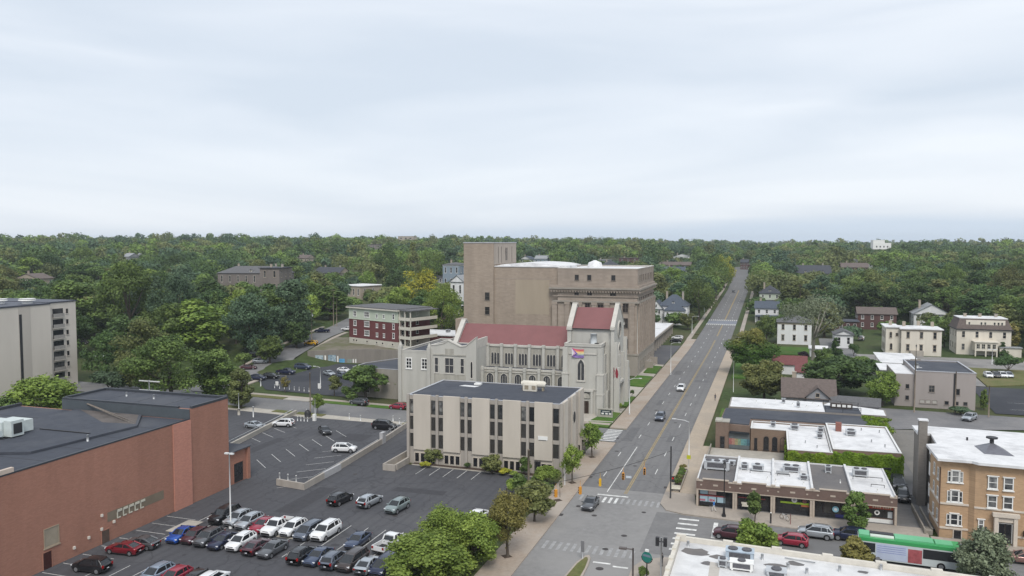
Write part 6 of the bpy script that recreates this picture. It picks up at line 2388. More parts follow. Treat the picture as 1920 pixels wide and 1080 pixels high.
def house(x,y,z,rz,w,d,hw,label,wall='white',roof='hip',rh=3.0,rmat='grey',floors=2,cols=3,side=2,porch=None,chim=1,dormer=0,fm=None,detail=True,name='house',
 cat='house',
 group=None,
 whood=None,
 bracket=False,
 base=True,
 gm=None,
 over=0.5):
 """detached house: walls, pitched or flat roof, every window its own part, porch, dormers, chimneys"""
 r=local(name,label,cat,x,y,z,rz,group)
 fm=fm or WHITE
 x0,x1,y0,y1=-w/2,w/2,-d/2,d/2
 W_,R_=SID.get(wall,None)or wall,SHG.get(rmat,None)or rmat
 m=MB();m.box(x0,x1,y0,y1,-1.5,hw)
 if roof in('gx','gy'):gable_walls(m,x0+0.002,x1-0.002,y0+0.002,y1-0.002,hw,rh,roof[1],over)
 m.build('wall',W_,r)
 ro=MB()
 if roof=='hip':hip_roof(ro,x0,x1,y0,y1,hw+0.05,rh,over)
 elif roof in('gx','gy'):hip_roof(ro,x0,x1,y0,y1,hw+0.03,rh,over,roof[1])
 elif roof=='flat':
  ro.box(x0-over,x1+over,y0-over,y1+over,hw+0.002,hw+0.3)
  if rh>0.5:
   ro.add([(x0-over,y0-over,hw+0.3),(x1+over,y0-over,hw+0.3),(x1+over,y1+over,hw+0.3),(x0-over,y1+over,hw+0.3),(0,0,hw+rh)],[(0,1,4),(1,2,4),(2,3,4),(3,
    0,
    4)])
 elif roof=='mansard':
  q=1.1
  ro.add([(x0-.3,y0-.3,hw),(x1+.3,y0-.3,hw),(x1+.3,y1+.3,hw),(x0-.3,y1+.3,hw),(x0+q,y0+q,hw+rh),(x1-q,y0+q,hw+rh),(x1-q,y1-q,hw+rh),(x0+q,y1-q,hw+rh)],
   [(0,
   1,
   5,
   4),
   (1,
   2,
   6,
   5),
   (2,
   3,
   7,
   6),
   (3,
   0,
   4,
   7),
   (0,
   3,
   2,
   1)])
 rof=ro.build('roof',R_,r)
 if roof=='mansard':
  t=MB();t.box(x0+q-.2,x1-q+.2,y0+q-.2,y1-q+.2,hw+rh+0.002,hw+rh+0.25);t.build('upper_roof',ROOFWH,r)
  t=MB();t.box(x0-.55,x1+.55,y0-.55,y1+.55,hw-0.35,hw-0.003);t.build('eaves_cornice',DARK,r)
 if bracket:
  t=MB();t.box(x0-.06,x1+.06,y0-.06,y1+.06,hw-0.6,hw-0.004);t.build('frieze',fm,r)
 fh=hw/floors
 for f in range(floors):
  zb=f*fh+fh*0.30
  hh=fh*0.52
  for k in range(cols):
   a=x0+w*(k+0.5)/cols
   if f==0 and porch and k==cols//2:
    door(r,'S',y0,a,0.25,1.0,2.1,DARK,fm);continue
   if detail:window(r,'S',y0,a,zb,min(1.1,w/cols*0.5),hh,1,2,fm=fm,gm=gm,fr=0.1,proud=0.07,hood=whood)
   else:window(r,'S',y0,a,zb,min(1.2,w/cols*0.5),hh,1,1,fm=fm,gm=gm,fr=0.1,proud=0.07,pane=False,sill=False)
  for k in range(side):
   a=y0+d*(k+0.5)/side
   for fc,o in(('W',x0),('E',x1)):
    window(r,fc,o,a,zb,min(1.1,d/side*0.5),hh,1,2 if detail else 1,fm=fm,gm=gm,fr=0.1,proud=0.07,pane=detail,sill=detail,hood=whood)
 if porch:
  pw,pd,ph=porch
  t=MB();t.box(-pw/2,pw/2,y0-pd,y0-0.003,ph,ph+0.25)
  if ph>2.2:t.add([(-pw/2-.2,y0-pd-.2,ph+0.25),(pw/2+.2,y0-pd-.2,ph+0.25),(pw/2,y0-0.003,ph+0.8),(-pw/2,y0-0.003,ph+0.8)],[(0,1,2,3)])
  po=t.build('porch_roof',R_ if roof!='flat' else fm,r)
  t=MB();t.box(-pw/2,pw/2,y0-pd,y0-0.003,-1.0,0.25);t.build('porch_deck',SID['stone'],r)
  n=max(2,int(pw/2.2)+1)
  for i in range(n):
   t=MB();xx=-pw/2+0.15+(pw-0.3)*i/(n-1)
   t.cyl(xx,y0-pd+0.15,0.25,ph,0.10,n=7);t.build('porch_post',fm,r)
 for i in range(dormer):
  a=x0+w*(i+0.5)/dormer
  yy=y0+1.2 if roof!='mansard' else y0+0.35
  zb=hw+0.35 if roof!='mansard' else hw+0.25
  dh=1.35 if roof!='mansard' else 1.7
  t=MB();t.box(a-0.6,a+0.6,yy-0.35,yy+2.2,zb,zb+dh)
  dm=t.build('dormer',fm,r)
  t=MB();hip_roof(t,a-0.6,a+0.6,yy-0.35,yy+2.2,zb+dh+0.02,0.55,0.15,'y',0.05);t.add([(a-.6,yy-.35,zb+dh),(a+.6,yy-.35,zb+dh),(a,yy-.35,zb+dh+.5)],[(0,1,
   2)]);t.build('dormer_roof',
   R_,
   dm)
  window(dm,'S',yy-0.352,a,zb+0.3,0.8,dh-0.45,1,2,fm=fm,fr=0.08,pane=False,sill=False)
 for i in range(chim):
  a=(x0+w*0.22,x1-w*0.2,0)[i%3]
  t=MB();t.box(a-0.45,a+0.45,0.3,1.1,hw*0.9,hw+rh+1.2);t.box(a-0.55,a+0.55,0.2,1.2,hw+rh+1.2,hw+rh+1.4)
  t.build('chimney',SID['stone']if i%2 else SID['tan'],r)
 return r
def house_px(u,v,wpx,vtop,label,dd=None,rz=0.0,**k):
 """house whose front foot is at sight line (u,v); wall height from vtop (photo pixels), width wpx"""
 x,y=P(u,v)
 z=T(x,y)
 d=depth(x,y,z)
 w=wpx*d/F_PX
 hw=max(2.5,d*(454-vtop)/F_PX+CAM_H-z)
 dp=dd or w*0.9
 return house(x-sin(rz)*dp/2,y+cos(rz)*dp/2,z,rz,w,dp,hw,label,**k)
 # ---- right side
def right_houses():
 m0=house(50,316.5,T(50,316),0,12.8,11,9.0,'cream painted brick Italianate mansion with white low roof and arched windows','cream','flat',0.9,'white',2,
  3,
  3,
  None,
  0,
  fm=SID['tan'],
  name='cream_mansion',
  whood=0.14,
  bracket=True,
  over=0.55)
 m=MB();m.box(-11.2,-6.42,-3.6,7.5,-1.5,9.3);m.build('side_block',SID['cream'],m0)
 m=MB();m.box(-11.7,-6.6,-4.1,8.0,9.302,9.6);m.build('side_roof',ROOFWH,m0)
 for a,z,h in((-9.6,5.6,2.2),(-9.4,1.3,2.4),(-7.6,6.3,1.1)):window(m0,'S',-3.6,a,z,0.9,h,1,2,'round' if h>2 else 'flat',SID['tan'],GLASS,0.1,0.1)
 for z in(5.5,1.2):
  for a in(-1,2.0,5.0):window(m0,'W',-11.2,a,z,0.9,2.2,1,2,'round',SID['tan'],GLASS,0.1,0.1)
 for x,y in((-9,3),(-4.8,1),(4.6,2.2),(0.4,4)):
  m=MB();m.box(x-.5,x+.5,y-.4,y+.4,9.3,11.2);m.build('chimney',SID['tan'],m0)
 m=MB();m.box(-3.6,0.6,-7.2,-5.51,-1.5,1.6);m.build('entrance_terrace',SID['stone'],m0)
 m1=house(71,324.5,T(71,324),0,17.0,12,8.9,'large cream mansard roofed house with dormer band and glazed porch','cream','mansard',3.6,'brown',2,4,3,None,
  3,
  dormer=0,
  fm=SID['cream'],
  name='mansard_house',
  detail=True)
 m=MB();m.box(-5.6,6.6,-5.7,-4.4,9.3,12.0);m.build('dormer',SID['cream'],m1)
 for a in(-4.6,-0.8,0.4,3.3,4.5,5.6):window(m1,'S',-5.7,a,9.8,0.7,1.6,1,2,fm=CREAM,fr=0.08)
 m=MB();m.box(-3.4,3.6,-9.6,-6.002,1.6,4.6);m.box(-3.8,4.0,-10.0,-6.0,4.602,4.9);pv=m.build('glazed_porch',SID['cream'],m1)
 for a in(-2.4,-0.8,0.9,2.5):window(pv,'S',-9.6,a,2.4,1.1,1.7,2,2,fm=CREAM,gm=GLASSD,sill=False)
 m=MB()
 for a in(-3.2,0,3.4):m.box(a-.2,a+.2,-9.6,-9.2,-1.5,1.598)
 m.build('porch_post',SID['cream'],m1)
 m=MB();m.box(4.4,11.0,-9.0,-6.003,-1.5,2.9);m.build('lean_to',SID['cream'],m1);m=MB();m.box(4.2,11.3,-9.4,-6.004,2.902,3.15);m.build('lean_to_roof',SHG['light'],
  m1)
 house(90,318,T(90,318),0,10,10,5.5,'tan two storey house with low roof at the right edge beyond the mansard house','tan','hip',2.6,'dark',2,3,2,None,0)
 house(92,305,0.3,-0.5,9,7,2.6,'small garage with pale grey gabled roof below the mansard house','cream','gx',2.0,'light',1,2,1,None,0)
 v=house(8.2,333,T(8,333),0,12.5,11,8.3,'white two storey villa with grey hipped roof behind the sprawling pale tree','white','hip',2.4,'grey',2,3,3,None,
  0,
  fm=SID['tan'],
  whood=0.16,
  bracket=False)
 m=MB();m.box(-6.27,6.27,-5.52,5.52,7.4,8.25);m.build('frieze',SID['tan'],v)
 house(25.5,326,T(25,326),0,6.5,10,5.0,'small plain white gabled building beside the mansion drive','white','gy',1.6,'grey',1,2,1,None,0)
 house(15.5,300,0.3,0,5.5,4,2.5,'little white shed under the sprawling pale tree','white','gx',0.8,'white',1,2,1,None,0)
 house(5.2,259,0.0,0,9.5,7,2.9,'small house with faded red roof between the round maple and dark trees','white','gx',2.3,'red',1,2,1,None,0)
 house(9.5,247.5,0.0,0,5,5,2.4,'red roofed porch wing in front of the small red roofed house','white','gx',1.6,'red',1,1,1,None,0)
 g=house(8.5,204,0.0,0,11.5,9.5,3.4,'grey shingled bungalow with broad roof, brick chimney and small front gable','grey','gx',3.8,'brown',1,2,2,None,1,
  fm=SID['tan'])
 m=MB();gable_walls(m,-0.6,4.4,-5.4,-1.0,3.4,2.6,'y');m.box(-0.6,4.4,-5.4,-4.7,-0.1,3.35);gw=m.build('front_gable',SID['grey'],g)
 m=MB();hip_roof(m,-0.6,4.4,-5.4,0,3.45,2.6,0.5,'y');m.build('gable_roof',SHG['brown'],gw)
 window(gw,'S',-5.4,1.9,3.7,0.9,1.0,1,1,fm=SID['tan'])
 house(18.6,199.5,0.0,-0.12,10,5.5,2.7,'low grey roofed garage range joined behind the bungalow','grey','gx',1.5,'grey',1,3,1,None,0,name='garage')
 house(43.5,386,T(43,386),0,15.5,11,6.6,'dark red brick two storey building with shallow brown roof behind the mansion','brick','gx',2.6,'brown',2,4,3,
  None,
  0,
  name='brick_building',
  cat='building')
 house(29.5,374,T(30,374),0.0,11,10,4.2,'low dark red brick wing with flat roof next to the tree','brick','flat',0.3,'darkflat',1,4,2,None,0,name='brick_building',
  cat='building')
 house(67,398,T(67,398),0.0,14.5,12,5.8,'white and slate house with wide blue grey gable facing the mansion','white','gy',4.4,'light',2,4,2,None,1,fm=SID['grey'])
 house(-2.5,398,T(-2.5,398),0.0,10.5,12,6.6,'house with long navy blue grey roof near the road crossing','white','gx',3.0,'blue',2,3,2,(10,2.5,2.7),1)
 house(-1.5,468,T(-1.5,468),0.0,11,12,7.2,'tall pale green house with white dormer and grey pyramid roof','green','hip',4.2,'dark',2,3,2,(11,2.2,2.8),1,
  dormer=1)
 house(28,640,T(28,640),0.1,24,16,7.0,'big brown tudor house with steep slate roofs far up the hill','tan','gx',6.0,'dark',2,7,3,None,2,dormer=2,fm=SID['cream'],
  detail=False)
 house(46,470,T(46,470),0.0,11,10,5.2,'white house with columned porch in deep tree shade','white','hip',2.6,'dark',2,4,2,(10,2.0,2.8),0,detail=False)
 house(104,470,T(104,470),0.0,13,11,6,'grey slate house roof showing above the right hand trees','grey','gx',4.4,'light',2,3,2,None,1,detail=False)
 x,y=120,1050
 t=local('white_midrise','distant white mid rise block with stepped top above the trees','building',x,y,T(x,y),0.1)
 m=MB();m.box(-26,26,-8,8,-2,14.0);m.mi=1;m.box(-8,12,-7,7,14.002,21.5);m.box(-8,5,-6.5,6.5,21.502,25);m.box(20,24,-8.4,-8.003,2,13);m.build('wall',[SID['darkbrick'],
  WHITE],
  t)
 for a in(-4,0,4,8):
  window(t,'S',-7,a,16,1.6,2.0,1,1,fm=WHITE,pane=False,sill=False)
 for a in(-22,-17,-12):window(t,'S',-8,a,9,2,2,1,1,fm=WHITE,pane=False,sill=False)
 for(x,y,w,label,wl,rm)in((196,720,26,'distant tan brick block among trees at the right edge','tan','light'),(76,780,16,'far white gabled house in a gap of the eastern trees',
  'white',
  'grey'),
  (62,
  700,
  20,
  'far brown roofed house in the eastern woods',
  'brick',
  'brown')):
  house(x,y,T(x,y),0.0,w,14,8.5,label,wl,'gx',3.5,rm,2,4,2,None,1,detail=False)
right_houses()
# ---- left and centre
def left_houses():
 z=5.0
 x,y=P(655,641,z);x2,y2=P(746,652,z)
 w=hypot(x2-x,y2-y);rz=math.atan2(y2-y,x2-x)
 dd=15.0
 cx,cy=(x+x2)/2-sin(rz)*dd/2,(y+y2)/2+cos(rz)*dd/2
 r=local('walkup_apartments','four storey walk-up with maroon brick, pale green top floor and stacked corner porches','apartment building',cx,cy,z,rz)
 MAR=brickmat('maroon_brick',(0.150,0.052,0.052),(0.8,0.8,0.8))
 y0=-dd/2
 m=MB();m.box(-w/2,w/2,y0,dd/2,-2,1.75);m.build('basement_wall',mat('pale_basement',(0.50,0.48,0.42),0.85,0.1,1),r)
 m=MB();m.box(-w/2,w/2,y0,dd/2,1.752,8.3);m.build('wall',MAR,r)
 m=MB();m.box(-w/2-.03,w/2+.03,y0-.03,dd/2+.03,8.302,12.1);m.box(-w/2-.15,w/2+.15,y0-.15,dd/2+.15,8.25,8.42);m.build('upper_wall',SID['green'],r)
 m=MB();m.box(-w/2-.8,w/2+.8,y0-.8,dd/2+.6,12.1,12.5);m.build('cornice',CREAM,r)
 m=MB();m.box(-w/2-.7,w/2+.7,y0-.7,dd/2+.5,12.502,12.8);m.build('roof',SHG['grey'],r)
 for z0,h,n in((9.3,1.8,1),(6.0,1.8,1),(2.9,1.8,1)):
  for a,ww,nx in((-0.37,1.6,2),(-0.12,2.6,4),(0.09,1.0,1),(0.23,0.9,1),(0.42,1.0,1)):
   window(r,'S',y0-(.03 if z0>9 else 0),a*w,z0,ww,h if a not in(0.09,0.23)else 1.3,nx,2,fm=WHITE,fr=0.14,proud=0.1,hood=0.1)
 for a in(-0.4,-0.34,-0.12,0.08,0.2,0.4):window(r,'S',y0,a*w,0.5,0.9,0.75,1,1,fm=CREAM,gm=GLASSD,fr=0.1)
 for k in range(4):
  zf=-0.2+k*3.1
  p=MB();p.box(w/2+.05,w/2+5.6,y0+.4,dd/2-2,zf,zf+0.22)
  p.box(w/2+.05,w/2+5.6,y0+.4,y0+.5,zf+0.221,zf+1.05);p.box(w/2+5.5,w/2+5.6,y0+.501,dd/2-2,zf+0.221,zf+1.05)
  p.build('porch_deck',CREAM,r)
  for i in range(3):
   c=MB();c.box(w/2+.2+i*2.55,w/2+.5+i*2.55,y0+.45,y0+.75,zf+0.222,zf+3.1);c.build('porch_post',CREAM,r)
  for a in(y0+2.2,y0+5.5,y0+9):window(r,'E',w/2,a,zf+1.1,1.2,1.6,1,2,fm=WHITE,pane=True)
 m=MB();m.box(w/2-0.3,w/2+6.0,y0+0.1,dd/2-1.6,12.3,12.6);m.build('porch_roof',SHG['grey'],r)
 x,y=P(812,652,1.0)
 b=local('low_brick_building','low red brick building with white roof between the walk-up and the temple','building',-114,266,2.4,0.0)
 m=MB();m.box(-9,17,-7,9,-3,4.6);m.build('wall',MAR,b)
 m=MB();m.box(-9.3,17.3,-7.3,9.3,4.602,4.85);m.build('roof',ROOFWH,b)
 for a in(-8,-5,-2,1,4):window(b,'S',-7,a,1.4,1.0,1.5,1,2,fm=DARK,gm=GLASSD)
 roof_unit(b,2,2,4.85,1.4,1.4,1.0)
 mx,my=P(455,556)
 ma=house_px(470,560,128,512,'large dark brick mansion with long slate roof and pale dormer above the left woods',dd=16,rz=0.2,wall='darkbrick',roof='hip',
  rh=3.8,
  rmat='grey',
  floors=2,
  cols=8,
  side=3,
  chim=2,
  dormer=1,
  fm=CREAM)
 house_px(507,600,38,503,'tall grey brick tower block house with chimneys at the mansion end',dd=14,rz=0.2,wall='darkbrick',roof='flat',rh=0.3,rmat='dark',
  floors=4,
  cols=2,
  side=3,
  chim=2,
  fm=SID['tan'])
 house_px(447,545,32,528,'white gabled cottage half hidden by trees below the mansion',dd=9,rz=0.6,wall='white',roof='gy',rh=3.0,rmat='red',floors=1,cols=2,
  side=2,
  chim=0)
 hs=house_px(612,527,60,512,'slate roofed house with white curved gable above the white flat roof',dd=13,rz=-0.15,wall='tan',roof='gx',rh=4.2,rmat='dark',
  floors=1,
  cols=4,
  side=2,
  chim=2,
  dormer=0)
 wf=house_px(655,560,60,536,'low building with bright white flat roof on the wooded street',dd=20,rz=-0.3,wall='tan',roof='flat',rh=0.3,rmat='white',floors=1,
  cols=5,
  side=3,
  chim=0,
  name='flat_roof_building',
  cat='building')
 house_px(846,560,34,497,'blue grey bracketed villa peeking out beside the stage house',dd=14,wall='blue',roof='flat',rh=1.6,rmat='grey',floors=3,cols=3,
  side=3,
  chim=1,
  fm=WHITE,
  bracket=True)
 house_px(857,592,26,528,'white gabled house directly left of the brown stage house',dd=14,wall='white',roof='gy',rh=3.0,rmat='light',floors=2,cols=2,side=2,
  chim=0)
 house_px(818,545,26,520,'grey sided house left of the bracketed villa',dd=10,wall='grey',roof='gx',rh=2.0,rmat='grey',floors=2,cols=3,side=2,chim=1)
 h=house(-44.5,386,T(-44,386)-.2,0.0,13,12,8.2,'large white gabled house with slate blue roofs beside the road','white','hip',5.0,'blue',2,4,3,None,2,dormer=1,
  fm=WHITE)
 m=MB();gable_walls(m,-10.5,-4.6,-7.5,3,6.6,4.0,'y');m.box(-10.5,-4.6,-7.5,3,-1.5,6.55);gw=m.build('gabled_wing',SID['white'],h)
 m=MB();hip_roof(m,-10.5,-4.6,-7.5,3,6.65,4.0,0.4,'y');m.build('wing_roof',SHG['blue'],gw)
 for a in(-9,-6.2):
  for z in(1.4,4.4):window(gw,'S',-7.5,a,z,1.0,1.7,1,2)
 window(gw,'S',-7.5,-7.6,7.6,0.8,1.3,1,2)
 m=MB();m.box(-3.4,5.6,-10.5,-6.01,-1.5,6.4);fb=m.build('front_block',SID['white'],h)
 m=MB();hip_roof(m,-3.4,5.6,-10.5,-6.01,6.42,2.2,0.5);m.build('front_roof',SHG['blue'],fb)
 for a in(-2,1.1,4.2):
  window(fb,'S',-10.5,a,4.0,1.0,1.6,1,2)
  if a!=1.1:window(fb,'S',-10.5,a,1.0,1.2,1.6,2,2)
 door(fb,'S',-10.5,1.1,0.2,1.2,2.3,DARK,WHITE)
 m=MB();m.box(-3.9,6.1,-12.4,-10.51,3.0,3.3);m.build('porch_roof',SHG['blue'],fb)
 m=MB()
 for a in(-3.5,-0.3,2.5,5.7):m.cyl(a,-12.1,-1,3.0,0.12,n=7)
 m.build('porch_post',WHITE,fb)
 for(u,v,w,vt,lb,wl,rf,rm)in((1265,510,58,497,'wide rust brown roofed house over the temple corner','brick','gx','brown'),(1262,522,40,507,'slate blue roofed house in front of the rust brown roof',
  'grey',
  'gx',
  'blue'),
  (1278,
  490,
  30,
  481,
  'far white gabled house behind the rust brown roof',
  'white',
  'gy',
  'light'),
  (1128,
  500,
  24,
  487,
  'distant low house with pale roof left of the hipped slate house',
  'grey',
  'flat',
  'light'),
  (1142,
  512,
  26,
  496,
  'dark hipped slate roof behind the temple roof vent',
  'grey',
  'hip',
  'dark'),
  (1178,
  500,
  36,
  484,
  'far flat brick block with white chimney',
  'brick',
  'flat',
  'brown'),
  (985,
  500,
  24,
  486,
  'white gable and blue grey roof just right of the stage house',
  'white',
  'gy',
  'blue'),
  (1014,
  502,
  24,
  485,
  'pale grey roofed house with tall chimney right of the stage house',
  'blue',
  'gx',
  'light'),
  (566,
  500,
  28,
  484,
  'distant tan roofed house in the left woods',
  'tan',
  'gx',
  'brown'),
  (50,
  545,
  60,
  522,
  'big grey roofed house half hidden by trees behind the tan tower',
  'tan',
  'gy',
  'brown'),
  (258,
  490,
  14,
  480,
  'tiny white house far in the left woods',
  'white',
  'gy',
  'light'),
  (236,
  500,
  20,
  481,
  'far grey house with white window bays in the left woods',
  'grey',
  'gx',
  'light'),
  (345,
  505,
  24,
  494,
  'small pale roofed house deep in the left woods',
  'white',
  'gx',
  'light'),
  (700,
  476,
  22,
  458,
  'dark bulky house far off on the wooded skyline',
  'darkbrick',
  'flat',
  'dark'),
  (1395,
  505,
  14,
  492,
  'far brick house at the head of the road',
  'brick',
  'gx',
  'dark'),
  (1600,
  492,
  14,
  482,
  'far white house with two dark windows in eastern woods',
  'white',
  'gx',
  'grey')):
  house_px(u,v,w,vt,lb,dd=11,wall=wl,roof=rf,rh=3.0 if rf!='flat' else 0.3,rmat=rm,floors=2,cols=3,side=2,chim=1,detail=False,rz=random.uniform(-.2,.2))
 x,y=P(764,461.5)
 t=local('distant_block','pale square block standing above the skyline trees','building',x,y,T(x,y),0.0)
 d=depth(x,y,T(x,y));w=32*d/F_PX;hh=d*(454-443.5)/F_PX+CAM_H-T(x,y)
 m=MB();m.box(-w/2,w/2,-8,8,-2,hh);m.box(-w/2-.4,w/2+.4,-8.4,8.4,hh,hh+.7);m.build('wall',SID['tan'],t)
 for a in(-0.3,0,0.3):window(t,'S',-8,a*w,hh-5,w*0.12,2.5,1,1,fm=SID['stone'],pane=False,sill=False)
left_houses()
def tan_tower():
 TT=mat('tan_tower_concrete',(0.58,0.535,0.485),0.85,0.06,0.25,streak=True)
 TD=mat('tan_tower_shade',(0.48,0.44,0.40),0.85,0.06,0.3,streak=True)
 r=at('concrete_tower_block','tall tan concrete apartment tower with dark vertical slot at the left edge','building',-195,155,0)
 X=-186.0
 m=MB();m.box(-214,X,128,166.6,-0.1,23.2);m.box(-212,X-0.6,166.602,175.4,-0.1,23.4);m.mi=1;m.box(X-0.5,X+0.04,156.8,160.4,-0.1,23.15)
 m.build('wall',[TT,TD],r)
 m=MB();m.box(X-0.3,X+0.10,157.0,157.75,-0.1,21.2);m.build('dark_slot',DARK,r)
 m=MB();m.box(-214.2,X+0.15,127.8,166.5,23.202,23.6);m.box(-212.2,X-0.45,166.51,175.6,23.402,23.75);m.build('roof_edge',mat('bronze_roof_edge',(0.06,0.065,
  0.085),
  0.5,
  0.1,
  1),
  r)
 B=MB().face_frame('E',X-0.6)
 rail=mat('balcony_screen',(0.30,0.285,0.27),0.7,0.2,4)
 for k in range(7):
  z=1.6+k*2.95
  m=MB().face_frame('E',X-0.6)
  m.box(167.6,171.2,z,z+0.14,0.003,0.5);m.mi=1;m.box(167.6,171.2,z+0.15,z+1.15,0.42,0.47);m.mi=2;m.box(167.7,171.1,z+0.15,z+2.5,0.003,0.03)
  m.build('balcony',[TT,rail,GLASS],r)
  window(r,'E',X-0.6,172.4,z+0.9,0.9,1.4,1,1,fm=TD,gm=GLASSD,fr=0.06)
 for x,y,s in((-196,160,2.2),(-190,163,2.6),(-199,148,1.6)):
  m=MB();m.cyl(x,y,23.6,24.4,s*0.5,n=10);m.cyl(x,y,24.4,24.9,s*0.8,n=10);m.build('roof_fan',WHITE,r)
tan_tower()
# ------------ street furniture
POLEW=mat('white_pole',(0.60,0.61,0.61),0.5,0.06,2)
POLEB=mat('black_pole',(0.02,0.02,0.022),0.5,0.08,2)
YEL=mat('signal_yellow',(0.62,0.36,0.02),0.5,0.05,2)
ORG_=mat('signal_orange',(0.62,0.27,0.03),0.5,0.05,2)
REDL=mat('signal_red_lens',(0.5,0.02,0.015),0.3,0.05,2)
LENS=mat('lamp_diffuser',(0.72,0.73,0.72),0.3,0.03,2)
def street_lamp(x,y,h,arm,ang,label,z=None,mt=POLEW,group='cobra head street lamps',r=0.11):
 z=T(x,y)if z is None else z
 o=local('street_lamp',label,'street lamp',x,y,z,RAD(ang),group)
 m=MB();m.cyl(0,0,0,0.35,r*1.8,n=8);m.cyl(0,0,0.35,h,r,r*0.6,n=8);m.build('pole',mt,o)
 m=MB();m.tube([(0,0,h-0.05),(arm*0.35,0,h+0.25),(arm,0,h+0.35)],[r*0.55,r*0.5,r*0.45],6);m.build('arm',mt,o)
 m=MB();m.box(arm-0.1,arm+0.6,-0.13,0.13,h+0.28,h+0.42);m.build('lamp_head',mt,o)
 m=MB();m.box(arm+0.05,arm+0.5,-0.1,0.1,h+0.25,h+0.277);m.build('lens',LENS,o)
 return o
def post(name,label,cat,x,y,h,r,mt,z=None,group=None,cap=None):
 z=T(x,y)if z is None else z
 o=local(name,label,cat,x,y,z,0,group)
 m=MB();m.cyl(0,0,-0.05,h,r,r*0.9,n=8);m.build('shaft',mt,o)
 m=MB();m.lathe(0,0,[(r*1.0,h),(r*0.95,h+r*0.4),(r*0.2,h+r*0.8)],8);m.build('cap',cap or mt,o)
 return o
def furniture():
 street_lamp(-14.15,148.2,7.0,2.6,172,'tall white lamp with long arm leaning over the road behind the corner shops')
 street_lamp(-31.1,182.9,8.3,2.2,5,'white lamp on the church lawn reaching over the road')
 for u,v,vt,lb in((1257.5,702,641,'white street lamp in front of the brown temple steps'),(1297.5,626,592,'street lamp by the carport exit on the west pavement'),
  (1320.5,
  598,
  559,
  'street lamp between the carport exit and the white gabled house'),
  (1349,
  541,
  511,
  'farthest street lamp on the west pavement')):
  x,y=P(u,v);z=T(x,y);h=depth(x,y,z)*(454-vt)/F_PX+CAM_H-z
  street_lamp(x,y,h-0.4,2.3,0,lb,z)
 for u,v,vt,lb in((1375,735,676,'slim white pole beside the olive tree on the east pavement'),(1401,690,678,'short white pole under the round maple')):
  x,y=P(u,v);z=T(x,y);h=depth(x,y,z)*(454-vt)/F_PX+CAM_H-z
  post('slim_pole',lb,'pole',x,y,h,0.07,POLEW)
 o=local('parking_lot_lamp','tall slim white lamp post among the parked cars beside the brick hall','street lamp',-71.6,92.3,0)
 m=MB();m.cyl(0,0,-0.05,0.7,0.26,n=10);m.cyl(0,0,0.7,10.6,0.10,0.08,n=8);m.build('pole',POLEW,o)
 m=MB();m.box(-0.7,-0.1,-0.2,0.2,10.5,10.68);m.box(0.1,0.7,-0.2,0.2,10.5,10.68);m.box(-0.1,0.1,-0.06,0.06,10.56,10.64);m.build('lamp_head',POLEW,o)
 x,y=P(459.5,655);z=T(x,y)
 street_lamp(x,y,6.2,1.6,0,'lamp on the grass bank left of the hill street',z,GALV)
 x,y=P(601,726);street_lamp(x,y,5.4,1.6,180,'lamp standing in the church parking lot',0,POLEW)
 x,y=P(448,778);o=post('slim_pole','white pole with thick base at the back corner of the brick hall','pole',x,y,5.0,0.08,POLEW,0)
 m=MB();m.cyl(0,0,0,1.5,0.3,n=10);m.build('pole_base',CONC,o)
 x,y=P(475,782);post('slim_pole','short white post between the brick hall and the silver sedan','pole',x,y,2.4,0.14,POLEW,0)
 x,y=P(582,775);post('utility_pole','dark wooden pole beside the drive on the side street','utility pole',x,y,9.5,0.15,WOODPOLE,0)
 x,y=P(591,789)
 o=local('slim_pole','thin white pole with cabinet base next to the dark wooden pole','pole',x,y,0)
 m=MB();m.cyl(0,0,0,5.0,0.07,n=7);m.build('shaft',POLEW,o);m=MB();m.box(-0.5,0.15,-0.3,0.3,0,1.5);m.build('cabinet',WHITE,o)
 x,y=P(577,783);o=local('utility_cabinet','dark rounded cabinet at the foot of the dark wooden pole','cabinet',x,y,0)
 m=MB();m.lathe(0,0,[(0.7,0),(0.75,1.0),(0.6,1.5),(0.2,1.75)],12);m.build('body',DARK,o);m=MB();m.box(-0.8,0.8,-0.8,0.8,-0.04,0.1);m.build('base',CONC,
  o)
 for i in range(8):
  u=515+i*9.2;x,y=P(u,727.5+i*1.05)
  post('bollard','short white bollard in the row along the church lot edge','bollard',x,y,1.0,0.10,POLEW,0,'bollards along the church lot')
 for u,v in((524.5,906),(540,908.5),(555.5,911)):
  x,y=P(u,v);post('bollard','tall white bollard on the kerb end of the lot wall','bollard',x,y,1.7,0.13,POLEW,0,'bollards at the end of the lot wall')
 for i in range(4):
  x,y=P(558+i*6.2,789+i*0.4);post('bollard','white stub bollard beside the dark rounded cabinet','bollard',x,y,0.9,0.12,POLEW,0,'stub bollards by the drive')
 for u,v in((575,777),(737,790),(749,795),(676,789),(655,786)):
  x,y=P(u,v);post('bollard','white bollard on the concrete strip along the upper lot','bollard',x,y,1.2,0.13,POLEW,0,'bollards on the concrete strip')
 x,y=P(489,724);post('slim_pole','white post at the church lot entrance','pole',x,y,2.0,0.13,POLEW,0)
 for i,(u,v,w,h)in enumerate(((489.5+30,726,.9,1.6),(599,732,.9,1.9))):
  x,y=P(u,v);o=local('lot_sign',['white notice board near the church lot entrance','white notice board beside the church lot lamp'][i],'sign',x,y,0)
  m=MB();m.box(-w/2,w/2,-0.05,0.05,0.5,h);m.build('board',WHITE,o);m=MB();m.cyl(0,0.08,0,h,0.04,n=6);m.build('post',GALV,o)
 w=at('lot_wall','long low concrete retaining wall with railing dividing the parking lot','wall',-72,130,0)
 path=[(-77.2,111.5),(-71.5,110.6),(-72.2,125),(-73.4,142),(-74.8,155.6)]
